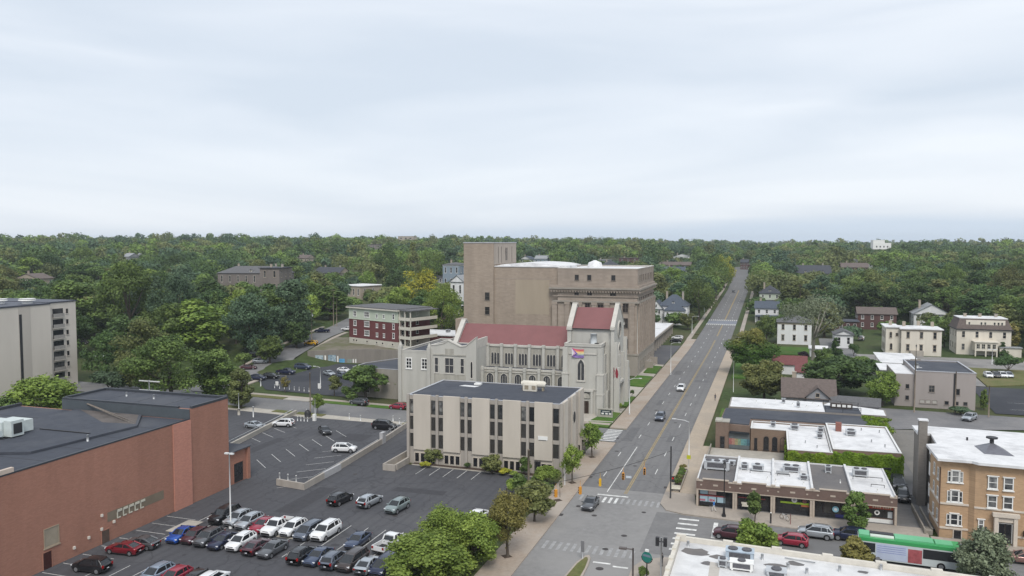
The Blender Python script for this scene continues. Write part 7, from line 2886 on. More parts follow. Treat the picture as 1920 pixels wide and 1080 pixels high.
 m=MB();strip_into(m,path,0.2,0.2,1.05,6,1,1.2);m.build('wall',OFFG,w)
 m=MB();m.mi=0
 m.box(-72.05,-71.6,117,122.5,0.0,1.09)
 m.build('wall_panel',mat('pale_render',(0.40,0.40,0.41),0.8,0.1,1),w)
 m=MB();m.box(-73.75,-73.05,141,142.4,-0.1,2.2);m.build('wall_pier',mat('pale_render',(0.4,0.4,0.41)),w)
 m=MB()
 rp=[(-72.0,113.5,0),(-72.4,125,0),(-73.6,141,0)]
 m.tube([(x-.55,y,0.8)for x,y,z in rp],0.07,5)
 for t in np.linspace(0,1,12):m.cyl(-72.55-1.6*t,113.6+27.4*t,0,0.8,0.05,n=5)
 rp=[(-73.8,143,0),(-75.0,155.2,0)]
 m.tube([(x-.1,y,1.5)for x,y,z in rp],0.05,5)
 for t in np.linspace(0,1,7):m.cyl(-73.9-1.2*t,143+12.2*t,1.0,1.5,0.04,n=5)
 m.build('railing',GALV,w)
 w=at('lot_wall','low concrete wall with guard rail between the silver sedan and the upper lot','wall',-102,145,0)
 m=MB();strip_into(m,[(-99.4,126.5),(-105.2,160)],0.22,0.22,0.9,6,1,1.05);m.build('wall',CONC,w)
 m=MB();m.tube([(-100.3,126.5,1.0),(-106.0,159.6,1.0)],0.10,5)
 for t in np.linspace(0,1,14):m.cyl(-100.3-5.7*t,126.6+33*t,0,1.0,0.06,n=5)
 m.build('guard_rail',GALV,w)
 w=at('mural_wall','long grey retaining wall with blue and white painted mural behind the church lot','wall',-130,234,0)
 m=MB();m.add([(-147.5,231.4,-.1),(-127,235.2,-.1),(-106,239,-.1),(-147.5,231.4,3.7),(-127,235.2,4.7),(-106,239,4.3),(-147.6,231.9,-.1),(-106.1,239.5,-.1),
  (-147.6,
  231.9,
  3.7),
  (-127.1,
  235.7,
  4.7),
  (-106.1,
  239.5,
  4.3)],
  [(0,
  1,
  4,
  3),
  (1,
  2,
  5,
  4),
  (3,
  4,
  9,
  8),
  (4,
  5,
  10,
  9),
  (6,
  8,
  9,
  10,
  7),
  (0,
  3,
  8,
  6),
  (2,
  7,
  10,
  5)])
 m.build('wall',mat('retaining_wall_grey',(0.215,0.195,0.175),0.9,0.12,0.7,streak=True),w)
 mu=mat('mural_blue',(0.10,0.27,0.42),0.8,0.5,1.3,var2=(0.55,0.62,0.66))
 for a,b_,z1,mt in((0.10,0.20,2.3,mu),(0.215,0.235,2.3,WHITE),(0.26,0.36,2.5,mu),(0.375,0.39,2.2,WHITE),(0.40,0.47,1.3,mat('mural_sky',(0.10,0.30,0.50),
  0.8,
  0.3,
  2)),
  (0.50,
  0.56,
  1.2,
  mat('mural_grey_green',
  (0.22,
  0.26,
  0.23),
  0.8,
  0.2,
  2)),
  (0.57,
  0.585,
  1.3,
  WHITE),
  (0.60,
  0.615,
  1.3,
  WHITE)):
  x0,x1=-147.5+27*a,-147.5+27*b_
  f=lambda x:231.4+(x+147.5)*0.1854-0.03
  m=MB();m.add([(x0,f(x0),0.02),(x1,f(x1),0.02),(x1,f(x1),z1),(x0,f(x0),z1)],[(0,1,2,3)]);m.build('mural_panel',mt,w)
 m=MB();m.add([(-147.6,231.7,3.68),(-127,235.6,4.65),(-106,239.4,4.25),(-112,258,4.6),(-133,258,5.4),(-152,258,5.2)],[(0,1,4,5),(1,2,3,4)])
 struct(m.build('grass_bank',surface2('bank_rubble',(0.19,0.17,0.135),(0.13,0.13,0.075),0.95,0.15,1.5),None,(0,0,0)))
 for u,v,vt,lb,arms in((625.5,612,541,'taller of the two wooden poles by the hill street bend',1),(631.5,612,559,'shorter of the two wooden poles by the hill street bend',
  0),
  (584.5,
  640,
  579,
  'wooden pole with transformer beside the navy car on the hill street',
  2),
  (704.5,
  522,
  487,
  'pale wooden pole in front of the dark round tree',
  1),
  (727.5,
  545,
  515,
  'wooden pole left of the bright yellow green tree',
  1),
  (1714,
  773,
  668,
  'dark wooden pole in front of the beige block building corner',
  2),
  (1790.5,
  775,
  695,
  'dark pole against the right half of the beige block building',
  0),
  (1853.5,
  782,
  722,
  'pale wooden pole beside the columnar shrub by the rear lot',
  0),
  (1499,
  612,
  533,
  'thin pale pole above the white villa',
  1)):
  x,y=P(u,v);z=T(x,y);h=depth(x,y,z)*(454-vt)/F_PX+CAM_H-z
  o=local('utility_pole',lb,'utility pole',x,y,z)
  m=MB();m.cyl(0,0,-0.1,h,0.17,0.11,n=8);m.build('shaft',WOODPOLE,o)
  if arms:
   m=MB();m.box(-1.1,1.1,-0.06,0.06,h-0.7,h-0.56);m.build('crossarm',WOODPOLE,o)
  if arms==2:
   m=MB();m.cyl(0.38,0,h-2.6,h-1.5,0.26,n=10);m.build('transformer',GALV,o)
 def wire(name,pts,label):
  m=MB()
  full=[]
  for p,q in zip(pts,pts[1:]):
   for k in range(9):
    t=k/8;full.append((p[0]+(q[0]-p[0])*t,p[1]+(q[1]-p[1])*t,p[2]+(q[2]-p[2])*t-4*0.7*t*(1-t)))
  m.tube(full,0.03,4)
  o=m.build(name,POLEB,None,(0,0,0));tag(o,label,'cable')
 wire('overhead_wire',[(8,338,17),(68,352,14.5),(130,362,14)],'thin overhead cable strung across the eastern trees above the mansion')
 wire('overhead_wire',[(-250,345,22.5),(-165,352,22.5),(-115,352,22)],'thin overhead cable crossing in front of the dark round tree')
 for u,v,vt,lb in((1860,683,655,'pale lamp post on the grass below the mansard house'),(1905,640,589,'twin headed lamp standing behind the mansard house')):
  x,y=P(u,v);z=T(x,y);h=depth(x,y,z)*(454-vt)/F_PX+CAM_H-z
  o=local('street_lamp',lb,'street lamp',x,y,z)
  m=MB();m.cyl(0,0,-0.1,h,0.13,0.08,n=8);m.build('pole',POLEW,o)
  m=MB();m.box(-1.3,-0.4,-.2,.2,h-.05,h+.15);m.box(0.4,1.3,-.2,.2,h-.05,h+.15);m.box(-.4,.4,-.05,.05,h,h+.1);m.build('lamp_head',POLEW,o)
 def lantern(x,y,h,label,group=None,z=0.14):
  o=local('lantern_post',label,'street lamp',x,y,z,0,group)
  m=MB();m.lathe(0,0,[(0.30,0),(0.30,0.25),(0.2,0.5),(0.13,1.3),(0.085,1.5),(0.07,h-1.0),(0.12,h-0.95)],10);m.build('pole',POLEB,o)
  m=MB();m.lathe(0,0,[(0.12,h-0.949),(0.2,h-0.4),(0.2,h-0.35)],8);m.build('lantern',mat('lantern_glass',(0.10,0.10,0.10),0.2,0.1,2),o)
  m=MB();m.lathe(0,0,[(0.24,h-0.349),(0.16,h-0.15),(0.05,h-0.1),(0.03,h+0.25)],8);m.build('finial',POLEB,o)
 lantern(-6.2,118.2,8.2,'tall black lantern post in front of the first corner shop')
 x,y=P(1717,690);lantern(x,y,7.5,'dark lantern post in front of the cream mansion',z=T(x,y))
 o=local('signal_pole','slim pole with red signal beside the planter at the shop corner','traffic signal',-14.6,124.3,0.14)
 m=MB();m.cyl(0,0,0,8.2,0.12,0.09,n=8);m.build('pole',POLEB,o)
 m=MB();m.box(0.15,0.55,-0.2,0.2,2.6,3.5);m.build('signal_head',DARK,o)
 m=MB();m.cyl(0.35,-0.26,3.15,3.4,0.13,n=8);m.build('signal_lens',REDL,o)
 o=local('signal_pole','span wire pole on the pavement under the rust coloured tree','traffic signal',-33.0,98.8,0.14)
 m=MB();m.cyl(0,0,0,7.4,0.13,0.10,n=8);m.build('pole',WOODPOLE,o)
 wire('span_wire',[(-14.6,124.3,7.6),(-33.0,98.8,7.2)],'signal span wire stretched diagonally over the intersection')
 def head(x,y,z,rz,label,mt,sign=False):
  o=local('traffic_light',label,'traffic light',x,y,z,RAD(rz),'traffic lights hung over the intersection')
  m=MB();m.box(-0.17,0.17,-0.14,0.14,-0.5,0.55);m.cyl(0,0,0.55,1.45,0.025,n=5);m.build('signal_head',mt,o)
  for k in range(3):
   m=MB();n=8
   cz=0.36-k*0.34
   m.add([(0.12*cos(2*pi*q/n),-0.143-d,cz+0.12*sin(2*pi*q/n))for d in(0,0.16)for q in range(n)],[(q,(q+1)%n,n+(q+1)%n,n+q)for q in range(n)]+[tuple(range(n))])
   m.build('signal_lens',DARK,o)
  if sign:
   m=MB();m.box(0.4,1.2,-0.02,0.02,-0.2,0.1);m.build('street_sign',mat('pale_sign',(0.5,0.55,0.6),0.5,0.05,2),o)
 head(-17.9,119.1,5.5,10,'yellow signal head hanging above the centre lines, nearest the shops',ORG_)
 head(-20.5,115.6,5.5,5,'orange signal head with small pale sign over the turning lane',ORG_,True)
 head(-23.1,111.5,5.5,185,'bright yellow signal head seen from behind above the stop line',YEL)
 head(-25.1,107.6,5.3,250,'orange signal head above the left lane by the dark car',ORG_)
 head(-28.0,105.3,5.3,250,'orange signal head hanging near the western pavement',ORG_)
 x,y=P(1187,1030,6.2)
 o=local('street_lamp','dark bronze lamp post with short arm at the bottom of the picture by the crossing','street lamp',x,y,0.14)
 m=MB();m.cyl(0,0,0,6.2,0.11,0.09,n=8);m.box(-0.9,0,-0.05,0.05,6.0,6.1);m.build('pole',mat('bronze_pole',(0.11,0.095,0.09),0.5,0.1,2),o)
 m=MB();m.box(-1.55,-0.7,-0.2,0.2,5.95,6.15);m.build('lamp_head',mat('bronze_pole',(0.1,0.1,0.1)),o)
 x,y=P(1213,1047,4.2)
 o=local('district_sign','round green and blue sign plate in a black ring on a post','sign',x,y,0.14,RAD(-20))
 n=20
 m=MB();m.add([(0.62*cos(2*pi*k/n),q,4.2+0.62*sin(2*pi*k/n))for q in(-0.04,0.04)for k in range(n)],[tuple(range(n)),tuple(range(2*n-1,n-1,-1))]+[(k,(k+1)%n,
  n+(k+1)%n,
  n+k)for k in range(n)])
 m.build('plate',mat('sign_green',(0.02,0.17,0.14),0.5,0.1,2),o)
 m=MB();m.add([(0.45*x_,-0.045,4.2+z_)for x_,z_ in((-1.1,.05),(1.1,.05),(1.0,.3),(-1.0,.3))],[(0,1,2,3)]);m.build('plate_band',mat('sign_grey_blue',(0.16,
  0.2,
  0.26),
  0.5,
  0.1,
  2),
  o)
 m=MB();m.tube([(0.68*cos(t),0,4.2+0.68*sin(t))for t in np.linspace(-pi,0,14)],0.05,6);m.cyl(0,0,0,3.55,0.07,n=8);m.build('post_ring',POLEB,o)
 m=MB();m.box(-0.2,0.2,-0.1,0.1,4.85,5.1);m.build('solar_cap',WHITE,o)
 x,y=P(1240,1018,5.2)
 o=local('signal_pole','grey pole with two black signal heads back to back at the white roofed store corner','traffic signal',x,y,0.14)
 m=MB();m.cyl(0,0,0,5.7,0.10,0.08,n=8);m.build('pole',GALV,o)
 for dx in(-0.45,0.45):
  m=MB();m.box(dx-0.2,dx+0.2,-0.2,0.2,4.7,5.7);m.box(min(dx,0),max(dx,0),-0.03,0.03,5.15,5.25);m.build('signal_head',DARK,o)
 o=at('corner_planter','long kerbside planter with clipped shrubs at the shop corner','planter',-14.2,134.5,0.14)
 m=MB();m.box(-14.9,-13.5,128.9,140.4,0.1,0.5);m.mi=1;m.box(-14.7,-13.7,129.1,140.2,0.5,0.55);m.build('trough',[STONE,SOIL],o)
 x,y=P(1292,878);
 o=local('yellow_sign','small yellow sign on a post beside the kerbside planter','sign',-13.6,142.2,0.14)
 m=MB();m.cyl(0,0,0,2.2,0.04,n=6);m.build('post',GALV,o);m=MB();m.box(-0.35,0.35,-0.06,-0.03,1.6,2.3);m.build('plate',mat('sign_yellow_green',(0.45,0.46,
  0.03),
  0.5,
  0.1,
  2),
  o)
 o=local('bench','pale bench with back at the end of the kerbside planter','bench',-14.2,128.0,0.14)
 m=MB();m.box(-0.7,0.7,-0.25,0.25,0.42,0.5);m.build('seat',CREAM,o);m=MB();m.box(-0.7,0.7,0.2,0.27,0.5,0.95);m.build('backrest',CREAM,o)
 for dx in(-0.6,0.6):
  m=MB();m.box(dx-0.05,dx+0.05,-0.22,0.22,0,0.42);m.build('leg',DARK,o)
 x,y=P(1400,957)
 o=local('bench','dark bench with pale slats against the second shop window','bench',x,y+0.2,0.14)
 m=MB();m.box(-0.8,0.8,-0.25,0.25,0.42,0.5);m.build('seat',CREAM,o);m=MB();m.box(-0.8,0.8,0.2,0.27,0.55,0.95);m.build('backrest',CREAM,o)
 for dx in(-0.75,0.75):
  m=MB();m.box(dx-0.06,dx+0.06,-0.25,0.25,0,0.7);m.build('leg',DARK,o)
 x,y=P(1445,983);post('parking_meter','black kerbside post with white top in front of the third shop','parking meter',x,y,1.5,0.12,POLEB,0.14,cap=WHITE)
 x,y=P(1482,985);post('slim_pole','thin reddish pole at the kerb by the white bicycle','pole',x,y,1.5,0.05,mat('rust_red_pole',(0.2,0.07,0.06),0.7,0.1,
  2),
  0.14)
 def bicycle(x,y,z,rz,label,mt):
  o=local('bicycle',label,'bicycle',x,y,z,RAD(rz))
  for dx in(-0.52,0.52):
   m=MB();m.tube([(dx+0.33*cos(t),0,0.34+0.33*sin(t))for t in np.linspace(0,2*pi,15)],0.025,5,caps=False);m.build('wheel',TYRE,o)
  m=MB()
  for p,q in(((-0.52,0.34),(-0.15,0.32)),((-0.15,0.32),(-0.25,0.85)),((-0.25,0.8),(0.38,0.82)),((-0.15,0.32),(0.38,0.82)),((0.36,0.95),(0.52,0.34)),((-0.52,
   0.34),
   (-0.25,
   0.8))):
   m.tube([(p[0],0,p[1]),(q[0],0,q[1])],0.028,5)
  m.build('frame',mt,o)
  m=MB();m.box(-0.38,-0.12,-0.06,0.06,0.86,0.92);m.build('saddle',TRIM,o)
  m=MB();m.tube([(0.3,-0.28,1.0),(0.36,0,0.97),(0.3,0.28,1.0)],0.02,5);m.build('handlebar',TRIM,o)
 x,y=P(1471,977);bicycle(x,y,0.14,140,'pale bicycle leaning by the kerb outside the third shop',mat('pale_bike_paint',(0.55,0.58,0.6),0.4,0.05,2))
 x,y=P(1021,965);bicycle(x,y,0.14,60,'bicycle parked on the pavement under the street trees',mat('grey_bike_paint',(0.35,0.37,0.38),0.4,0.05,2))
 x,y=P(1059,911);post('slim_pole','slim white pole between the street trees by the office block','pole',x,y,3.4,0.06,POLEW,0.14)
 x,y=P(991,950)
 post('utility_pole','thick grey wooden pole in the greenery by the office block corner','utility pole',x,y,8.6,0.18,WOODPOLE,0.1)
 x,y=P(1049,932);
 for u,v in((1046,938),(1073,905),(950,1043),(1110,857)):
  x,y=P(u,v,.14);
  m=MB();m.lathe(0,0,[(0.75,0.14),(0.75,0.17)],4,False)
  g=m.build('tree_pit',SOIL,None,(0,0,0));g.location=(x,y,0);struct(g)
 x,y=P(1083,1052)
 o=local('median_sign','narrow dark sign post on the tip of the median','sign',-22.2,96.6,0.15)
 m=MB();m.cyl(0,0,0,2.3,0.05,n=6);m.build('post',GALV,o);m=MB();m.box(-0.22,0.22,-0.05,-0.02,0.9,2.3);m.build('plate',mat('sign_back_grey',(0.17,0.17,0.18),
  0.5,
  0.1,
  2),
  o)
 o=local('street_name_sign','white framed railing and sign stub left of the brick hall roof','sign',-118,128,0)
 m=MB();m.cyl(0,0,0,12.5,0.13,n=8);m.box(-2.5,2.6,-.05,.05,12.2,12.4);m.box(-2.5,2.6,-.05,.05,10.4,10.55);m.build('frame',POLEW,o)
furniture()
# ------------ bus
def bus():
 o=local('city_bus','city bus with bright green roof and white side advert behind the store parapet','bus',16.75,108.35,0.0,RAD(-3.0))
 GR=mat('bus_green',(0.05,0.31,0.105),0.4,0.06,1)
 GRL=mat('bus_pale_green',(0.13,0.42,0.22),0.4,0.06,1)
 L_,Wd=11.8,2.55
 m=MB()
 pr=[(-Wd/2,0.35),(Wd/2,0.35),(Wd/2,2.55),(Wd/2-0.10,2.85),(Wd/2-0.35,2.98),(-Wd/2+0.35,2.98),(-Wd/2+0.10,2.85),(-Wd/2,2.55)]
 secs=[]
 for x,s,dz in((-L_/2,0.95,0),(-L_/2+0.2,1,0),(L_/2-0.35,1,0),(L_/2,0.94,-0.08)):
  secs.append([(x,y*s,z+(dz if z>1 else 0))for y,z in pr])
 loft(m,secs,False)
 m.build('body',mat('bus_white',(0.52,0.57,0.58),0.4,0.05,1),o)
 r=MB()
 r.box(-L_/2+0.05,L_/2-0.3,-Wd/2-0.01,-Wd/2+0.4,2.56,2.99);r.box(-L_/2+0.05,L_/2-0.3,Wd/2-0.4,Wd/2+0.01,2.56,2.99)
 r.box(-L_/2+0.05,L_/2-0.3,-Wd/2+0.401,Wd/2-0.401,2.9,3.0)
 r.build('roof',GR,o)
 for b in((-L_/2+0.1,-4.6,-0.9,0.9,3.002,3.25),(-1.7,2.6,-0.85,0.95,3.002,3.2),(2.8,4.7,-0.8,0.8,3.002,3.16)):
  r=MB();r.box(*b);r.build('roof_pod',GRL,o)
 r=MB();r.box(-4.5,-1.8,0.1,0.95,3.002,3.24);r.build('roof_duct',DARK,o)
 r=MB();r.box(-4.5,-1.8,-0.75,0.05,3.002,3.15);r.build('roof_fairing',mat('pale_fairing',(0.55,0.62,0.55),0.5,0.06,1),o)
 for x0,x1 in((-5.6,-3.95),(1.4,5.1)):
  g=MB();g.box(x0,x1,-Wd/2-0.022,-Wd/2-0.004,1.25,2.4);g.build('side_window',CARGLASS,o)
 a=MB();a.box(-3.85,-0.3,-Wd/2-0.02,-Wd/2-0.004,0.5,2.45);a.mi=1
 for k in range(4):a.box(-3.7,-0.5,-Wd/2-0.024,-Wd/2-0.0205,1.35+k*0.26,1.42+k*0.26)
 a.build('side_advert',[mat('advert_pale_blue',(0.46,0.52,0.66),0.5,0.08,1),mat('advert_blue',(0.22,0.25,0.50),0.5,0.1,2)],o)
 a=MB();a.box(-0.25,1.3,-Wd/2-0.02,-Wd/2-0.004,0.5,2.2);a.build('side_advert',mat('advert_dusty_red',(0.34,0.09,0.10),0.5,0.3,2),o)
 g=MB();g.box(L_/2+0.002,L_/2+0.02,-1.1,1.1,1.0,2.5);g.build('windscreen',CARGLASS,o)
 g=MB();g.box(-L_/2-0.02,-L_/2-0.002,-1.0,1.0,1.5,2.4);g.build('rear_window',CARGLASS,o)
 for x in(-3.6,3.4):
  for s in(-1,1):
   w=MB();w.tube([(x,s*(Wd/2-0.3),0.48),(x,s*(Wd/2+0.015),0.48)],0.48,14);ww=w.build('wheel',TYRE,o)
   w=MB();w.tube([(x,s*(Wd/2+0.016),0.48),(x,s*(Wd/2+0.03),0.48)],0.28,10);w.build('rim',RIM,ww)
bus()
# ------------ people
def person(x,y,z,rz,label,shirt,trousers,pose='walk',hair=(0.03,0.02,0.015),hat=None):
 """one continuous skinned body posed from joints; clothing by height on the body's own material, hair a child"""
 st=1 if pose=='walk' else 0.25
 J={'pelvis':(0,0,0.95,.135),'waist':(0,0,1.08,.125),'chest':(0.01,0,1.30,.155),'neck':(0.02,0,1.47,.06),'headb':(0.03,0,1.55,.08),'head':(0.04,0,1.65,
  .105),
  'crown':(0.03,
  0,
  1.74,
  .075),
  'ls':(0.0,
  0.19,
  1.41,
  .062),
  'le':(-0.12*st-0.02,
  0.25,
  1.14,
  .045),
  'lw':(0.06-0.10*st,
  0.25,
  0.90,
  .033),
  'lh':(0.08-.1*st,
  0.24,
  0.82,
  .035),
  'rs':(0.0,
  -0.19,
  1.41,
  .062),
  're':(0.06*st-0.04,
  -0.25,
  1.14,
  .045),
  'rw':(0.22*st+0.05,
  -0.24,
  0.95,
  .033),
  'rh':(0.27*st+.06,
  -0.23,
  0.89,
  .035),
  'lhip':(0,
  0.10,
  0.90,
  .105),
  'lk':(0.16*st,
  0.11,
  0.50,
  .068),
  'la':(0.22*st,
  0.11,
  0.09,
  .045),
  'lt':(0.40*st if st>.5 else .2,
  0.12,
  0.05,
  .04),
  'rhip':(0,
  -0.10,
  0.90,
  .105),
  'rk':(-0.05*st,
  -0.11,
  0.50,
  .068),
  'ra':(-0.32*st,
  -0.11,
  0.13,
  .045),
  'rt':(-0.18*st if st>.5 else .2,
  -0.12,
  0.05,
  .04)}
 names=list(J)
 E=[('pelvis','waist'),('waist','chest'),('chest','neck'),('neck','headb'),('headb','head'),('head','crown'),('chest','ls'),('ls','le'),('le','lw'),('lw',
  'lh'),
  ('chest',
  'rs'),
  ('rs',
  're'),
  ('re',
  'rw'),
  ('rw',
  'rh'),
  ('pelvis',
  'lhip'),
  ('lhip',
  'lk'),
  ('lk',
  'la'),
  ('la',
  'lt'),
  ('pelvis',
  'rhip'),
  ('rhip',
  'rk'),
  ('rk',
  'ra'),
  ('ra',
  'rt')]
 me=bpy.data.meshes.new('person')
 me.from_pydata([J[n][:3]for n in names],[(names.index(a),names.index(b))for a,b in E],[])
 o=bpy.data.objects.new('person',me);COL.objects.link(o)
 md=o.modifiers.new('skin','SKIN')
 if not me.skin_vertices:
  import bmesh
  bm=bmesh.new();bm.from_mesh(me);bm.verts.layers.skin.verify();bm.to_mesh(me);bm.free()
 for i,n in enumerate(names):
  r=J[n][3];me.skin_vertices[0].data[i].radius=(r,r*(0.72 if n in('waist','pelvis')else 0.85))
  me.skin_vertices[0].data[i].use_root=n=='pelvis'
 o.modifiers.new('sub','SUBSURF').levels=1
 o.modifiers['sub'].render_levels=2
 m=bpy.data.materials.new('person_clothing');m.use_nodes=True
 t=m.node_tree;b=t.nodes['Principled BSDF'];b.inputs['Roughness'].default_value=0.85
 tc=t.nodes.new('ShaderNodeTexCoord');sx=t.nodes.new('ShaderNodeSeparateXYZ');t.links.new(tc.outputs['Object'],sx.inputs[0])
 dv=t.nodes.new('ShaderNodeMath');dv.operation='DIVIDE';dv.inputs[1].default_value=1.85;t.links.new(sx.outputs[2],dv.inputs[0])
 r=t.nodes.new('ShaderNodeValToRGB');r.color_ramp.interpolation='CONSTANT'
 e=r.color_ramp.elements
 e[0].position=0;e[0].color=(0.03,0.028,0.028,1)
 e[1].position=0.07;e[1].color=trousers+(1,)
 for p_,c in((0.525,shirt),(0.80,(0.38,0.24,0.18))):q=e.new(p_);q.color=c+(1,)
 t.links.new(dv.outputs[0],r.inputs[0]);t.links.new(r.outputs[0],b.inputs['Base Color'])
 me.materials.append(m)
 o.location=(x,y,z);o.rotation_euler=(0,0,RAD(rz));tag(o,label,'person')
 h=MB();h.lathe(0.025,0,[(0.105,1.63),(0.118,1.70),(0.10,1.77),(0.03,1.80)],10);h.build('hair' if not hat else 'cap',mat('hat_'+hat[0],hat[1],0.8,0.05,
  2)if hat else mat('dark_hair',
  hair,
  0.8,
  0.1,
  4),
  o,
  (0,
  0,
  0))
 f=MB()
 f.box(0.135,0.165,-0.012,0.012,1.615,1.65);f.mi=1
 for s in(-1,1):f.box(0.128,0.14,s*0.035-0.012,s*0.035+0.012,1.655,1.668)
 f.box(0.13,0.14,-0.025,0.025,1.578,1.588)
 f.build('face',[mat('skin',(0.38,0.24,0.18),0.6,0.03,2),DARK],o,(0,0,0))
 return o
x,y=P(1338.5,961);person(x,y,0.14,160,'person in blue top, white trousers and red cap walking past the corner shop',(0.04,0.18,0.50),(0.62,0.61,0.58),hat=('red',
 (0.35,
 0.03,
 0.03)))
x,y=P(1341,752.5);person(x,y,0.14,95,'person in dark clothes walking along the eastern pavement',(0.03,0.035,0.05),(0.04,0.05,0.08))
x,y=P(1241,1063,0.14);person(x,y,0.14,150,'person in dark jacket and grey trousers standing at the store corner',(0.025,0.027,0.032),(0.16,0.16,0.17),'stand')
# ------------ cars where the photo shows them
def cars():
 G1,G2,G3='cars parked in the main lot','cars parked in the church lot','cars on the streets'
 A=269
 L1=[(421,966,A,'bigsuv','black','big black SUV at the western end of the upper row by the lamp post'),(447,971,A,'suv','silver','silver SUV directly behind the slim white lamp post'),
  (468,
  977,
  A,
  'suv',
  'silver',
  'silver SUV with roof rails left of the dark red sedan'),
  (494,
  982,
  A,
  'sedan',
  'crimson',
  'dark red sedan between the silver SUV and white pickup'),
  (521,
  986,
  A,
  'pickup',
  'white',
  'white crew pickup nose out next to the dark red sedan'),
  (550,
  989,
  A,
  'suv',
  'white',
  'white SUV with sunroof right of the nose out pickup'),
  (579,
  995,
  A,
  'van',
  'slate',
  'slate blue grey minivan between two white SUVs'),
  (611,
  996,
  A,
  'bigsuv',
  'white',
  'long white SUV at the eastern end of the upper row'),
  (671,
  1011,
  A+2,
  'sedan',
  'steel',
  'steel blue sedan standing alone left of the white pickup with open bed'),
  (733,
  1017,
  81,
  'pickup',
  'white',
  'white pickup showing its open bed beside the bright tree'),
  (340,
  1000,
  275,
  'sedan',
  'blue',
  'bright blue sedan at the western end of the lower row'),
  (366,
  1003,
  A+2,
  'hatch',
  'maroon',
  'very dark maroon hatchback beside the bright blue sedan'),
  (391,
  1007,
  A+2,
  'suv',
  'grey',
  'dark grey SUV two places from the bright blue sedan'),
  (418,
  1012,
  A+2,
  'sedan',
  'navy',
  'navy sedan left of the white SUV in the lower row'),
  (452,
  1015,
  A+2,
  'suv',
  'white',
  'white SUV in the middle of the lower row'),
  (482,
  1022,
  91,
  'sedan',
  'maroon',
  'dark sedan with red tail lights facing away beside the white SUV'),
  (511,
  1027,
  A,
  'sedan',
  'grey',
  'charcoal sedan at the gap in the lower row'),
  (566,
  1039,
  91,
  'suv',
  'black',
  'black SUV facing away right of the gap in the lower row'),
  (597,
  1041,
  A,
  'sedan',
  'steel',
  'steel blue sedan right of the black SUV facing away'),
  (627,
  1048,
  91,
  'suv',
  'slate',
  'slate grey SUV facing away with pale roof rails'),
  (661,
  1050,
  A,
  'van',
  'brown',
  'dark brown minivan in front of the lone steel blue sedan'),
  (691,
  1056,
  91,
  'sedan',
  'silver',
  'silver sedan facing away next to the dark brown minivan'),
  (722,
  1059,
  A,
  'van',
  'navy',
  'dark navy van nearest the bright green tree'),
  (893,
  967,
  262,
  'sedan',
  'white',
  'white sedan peeping out between the two street side trees'),
  (172,
  1059,
  184,
  'suv',
  'black',
  'black SUV nosed in against the brick hall'),
  (233,
  1026,
  184,
  'sedan',
  'red',
  'dark red sedan nosed in against the brick hall'),
  (265,
  1016,
  184,
  'sedan',
  'grey',
  'grey sedan beyond the red one against the brick hall'),
  (293,
  1076,
  A,
  'suv',
  'lightblue',
  'pale blue grey SUV in the nearest row'),
  (328,
  1079,
  A,
  'hatch',
  'crimson',
  'dark red hatchback in the nearest row'),
  (365,
  1086,
  A,
  'hatch',
  'black',
  'black hatchback half cut off in the nearest row'),
  (397,
  1087,
  91,
  'suv',
  'white',
  'white SUV half cut off in the nearest row'),
  (638,
  934,
  83,
  'suv',
  'black',
  'black SUV alone in the aisle below the lot wall'),
  (693,
  938,
  83,
  'suv',
  'silver',
  'silver grey SUV between the two others in the aisle'),
  (745,
  948,
  264,
  'suv',
  'sage',
  'grey green SUV facing the camera in the aisle'),
  (646,
  840,
  12,
  'suv',
  'white',
  'white SUV side on behind the lot wall'),
  (609,
  806,
  315,
  'sedan',
  'black',
  'black sedan in an angled bay of the upper lot'),
  (721,
  798,
  3,
  'bigsuv',
  'black',
  'long black SUV parked by the concrete strip near the office block'),
  (531,
  793,
  192,
  'suv',
  'white',
  'white SUV beside the guard rail wall'),
  (478,
  796,
  -8,
  'sedan',
  'silver',
  'silver sedan beyond the guard rail wall'),
  ]
 for u,v,h,k,c,lb in L1:car_px(u,v,h,k,c,lb,G1,z0=0.0)
 L2=[(484,708,8,'suv','navy','navy SUV nearest the entrance of the church lot'),(508,705,8,'suv','black','black SUV second from the church lot entrance'),
  (536,
  697,
  5,
  'pickup',
  'navy',
  'dark navy pickup in the church lot row'),
  (568,
  688,
  5,
  'bigsuv',
  'steel',
  'steel blue SUV closest to the mural wall'),
  (617,
  699,
  -30,
  'sedan',
  'silver',
  'silver sedan in the middle of the church lot'),
  (645,
  693,
  -20,
  'sedan',
  'white',
  'white sedan at the far side of the church lot by the annex'),
  (643,
  704,
  -30,
  'suv',
  'slate',
  'slate grey car in front of the white sedan by the annex'),
  ]
 for u,v,h,k,c,lb in L2:car_px(u,v,h,k,c,lb,G2,z0=0.0)
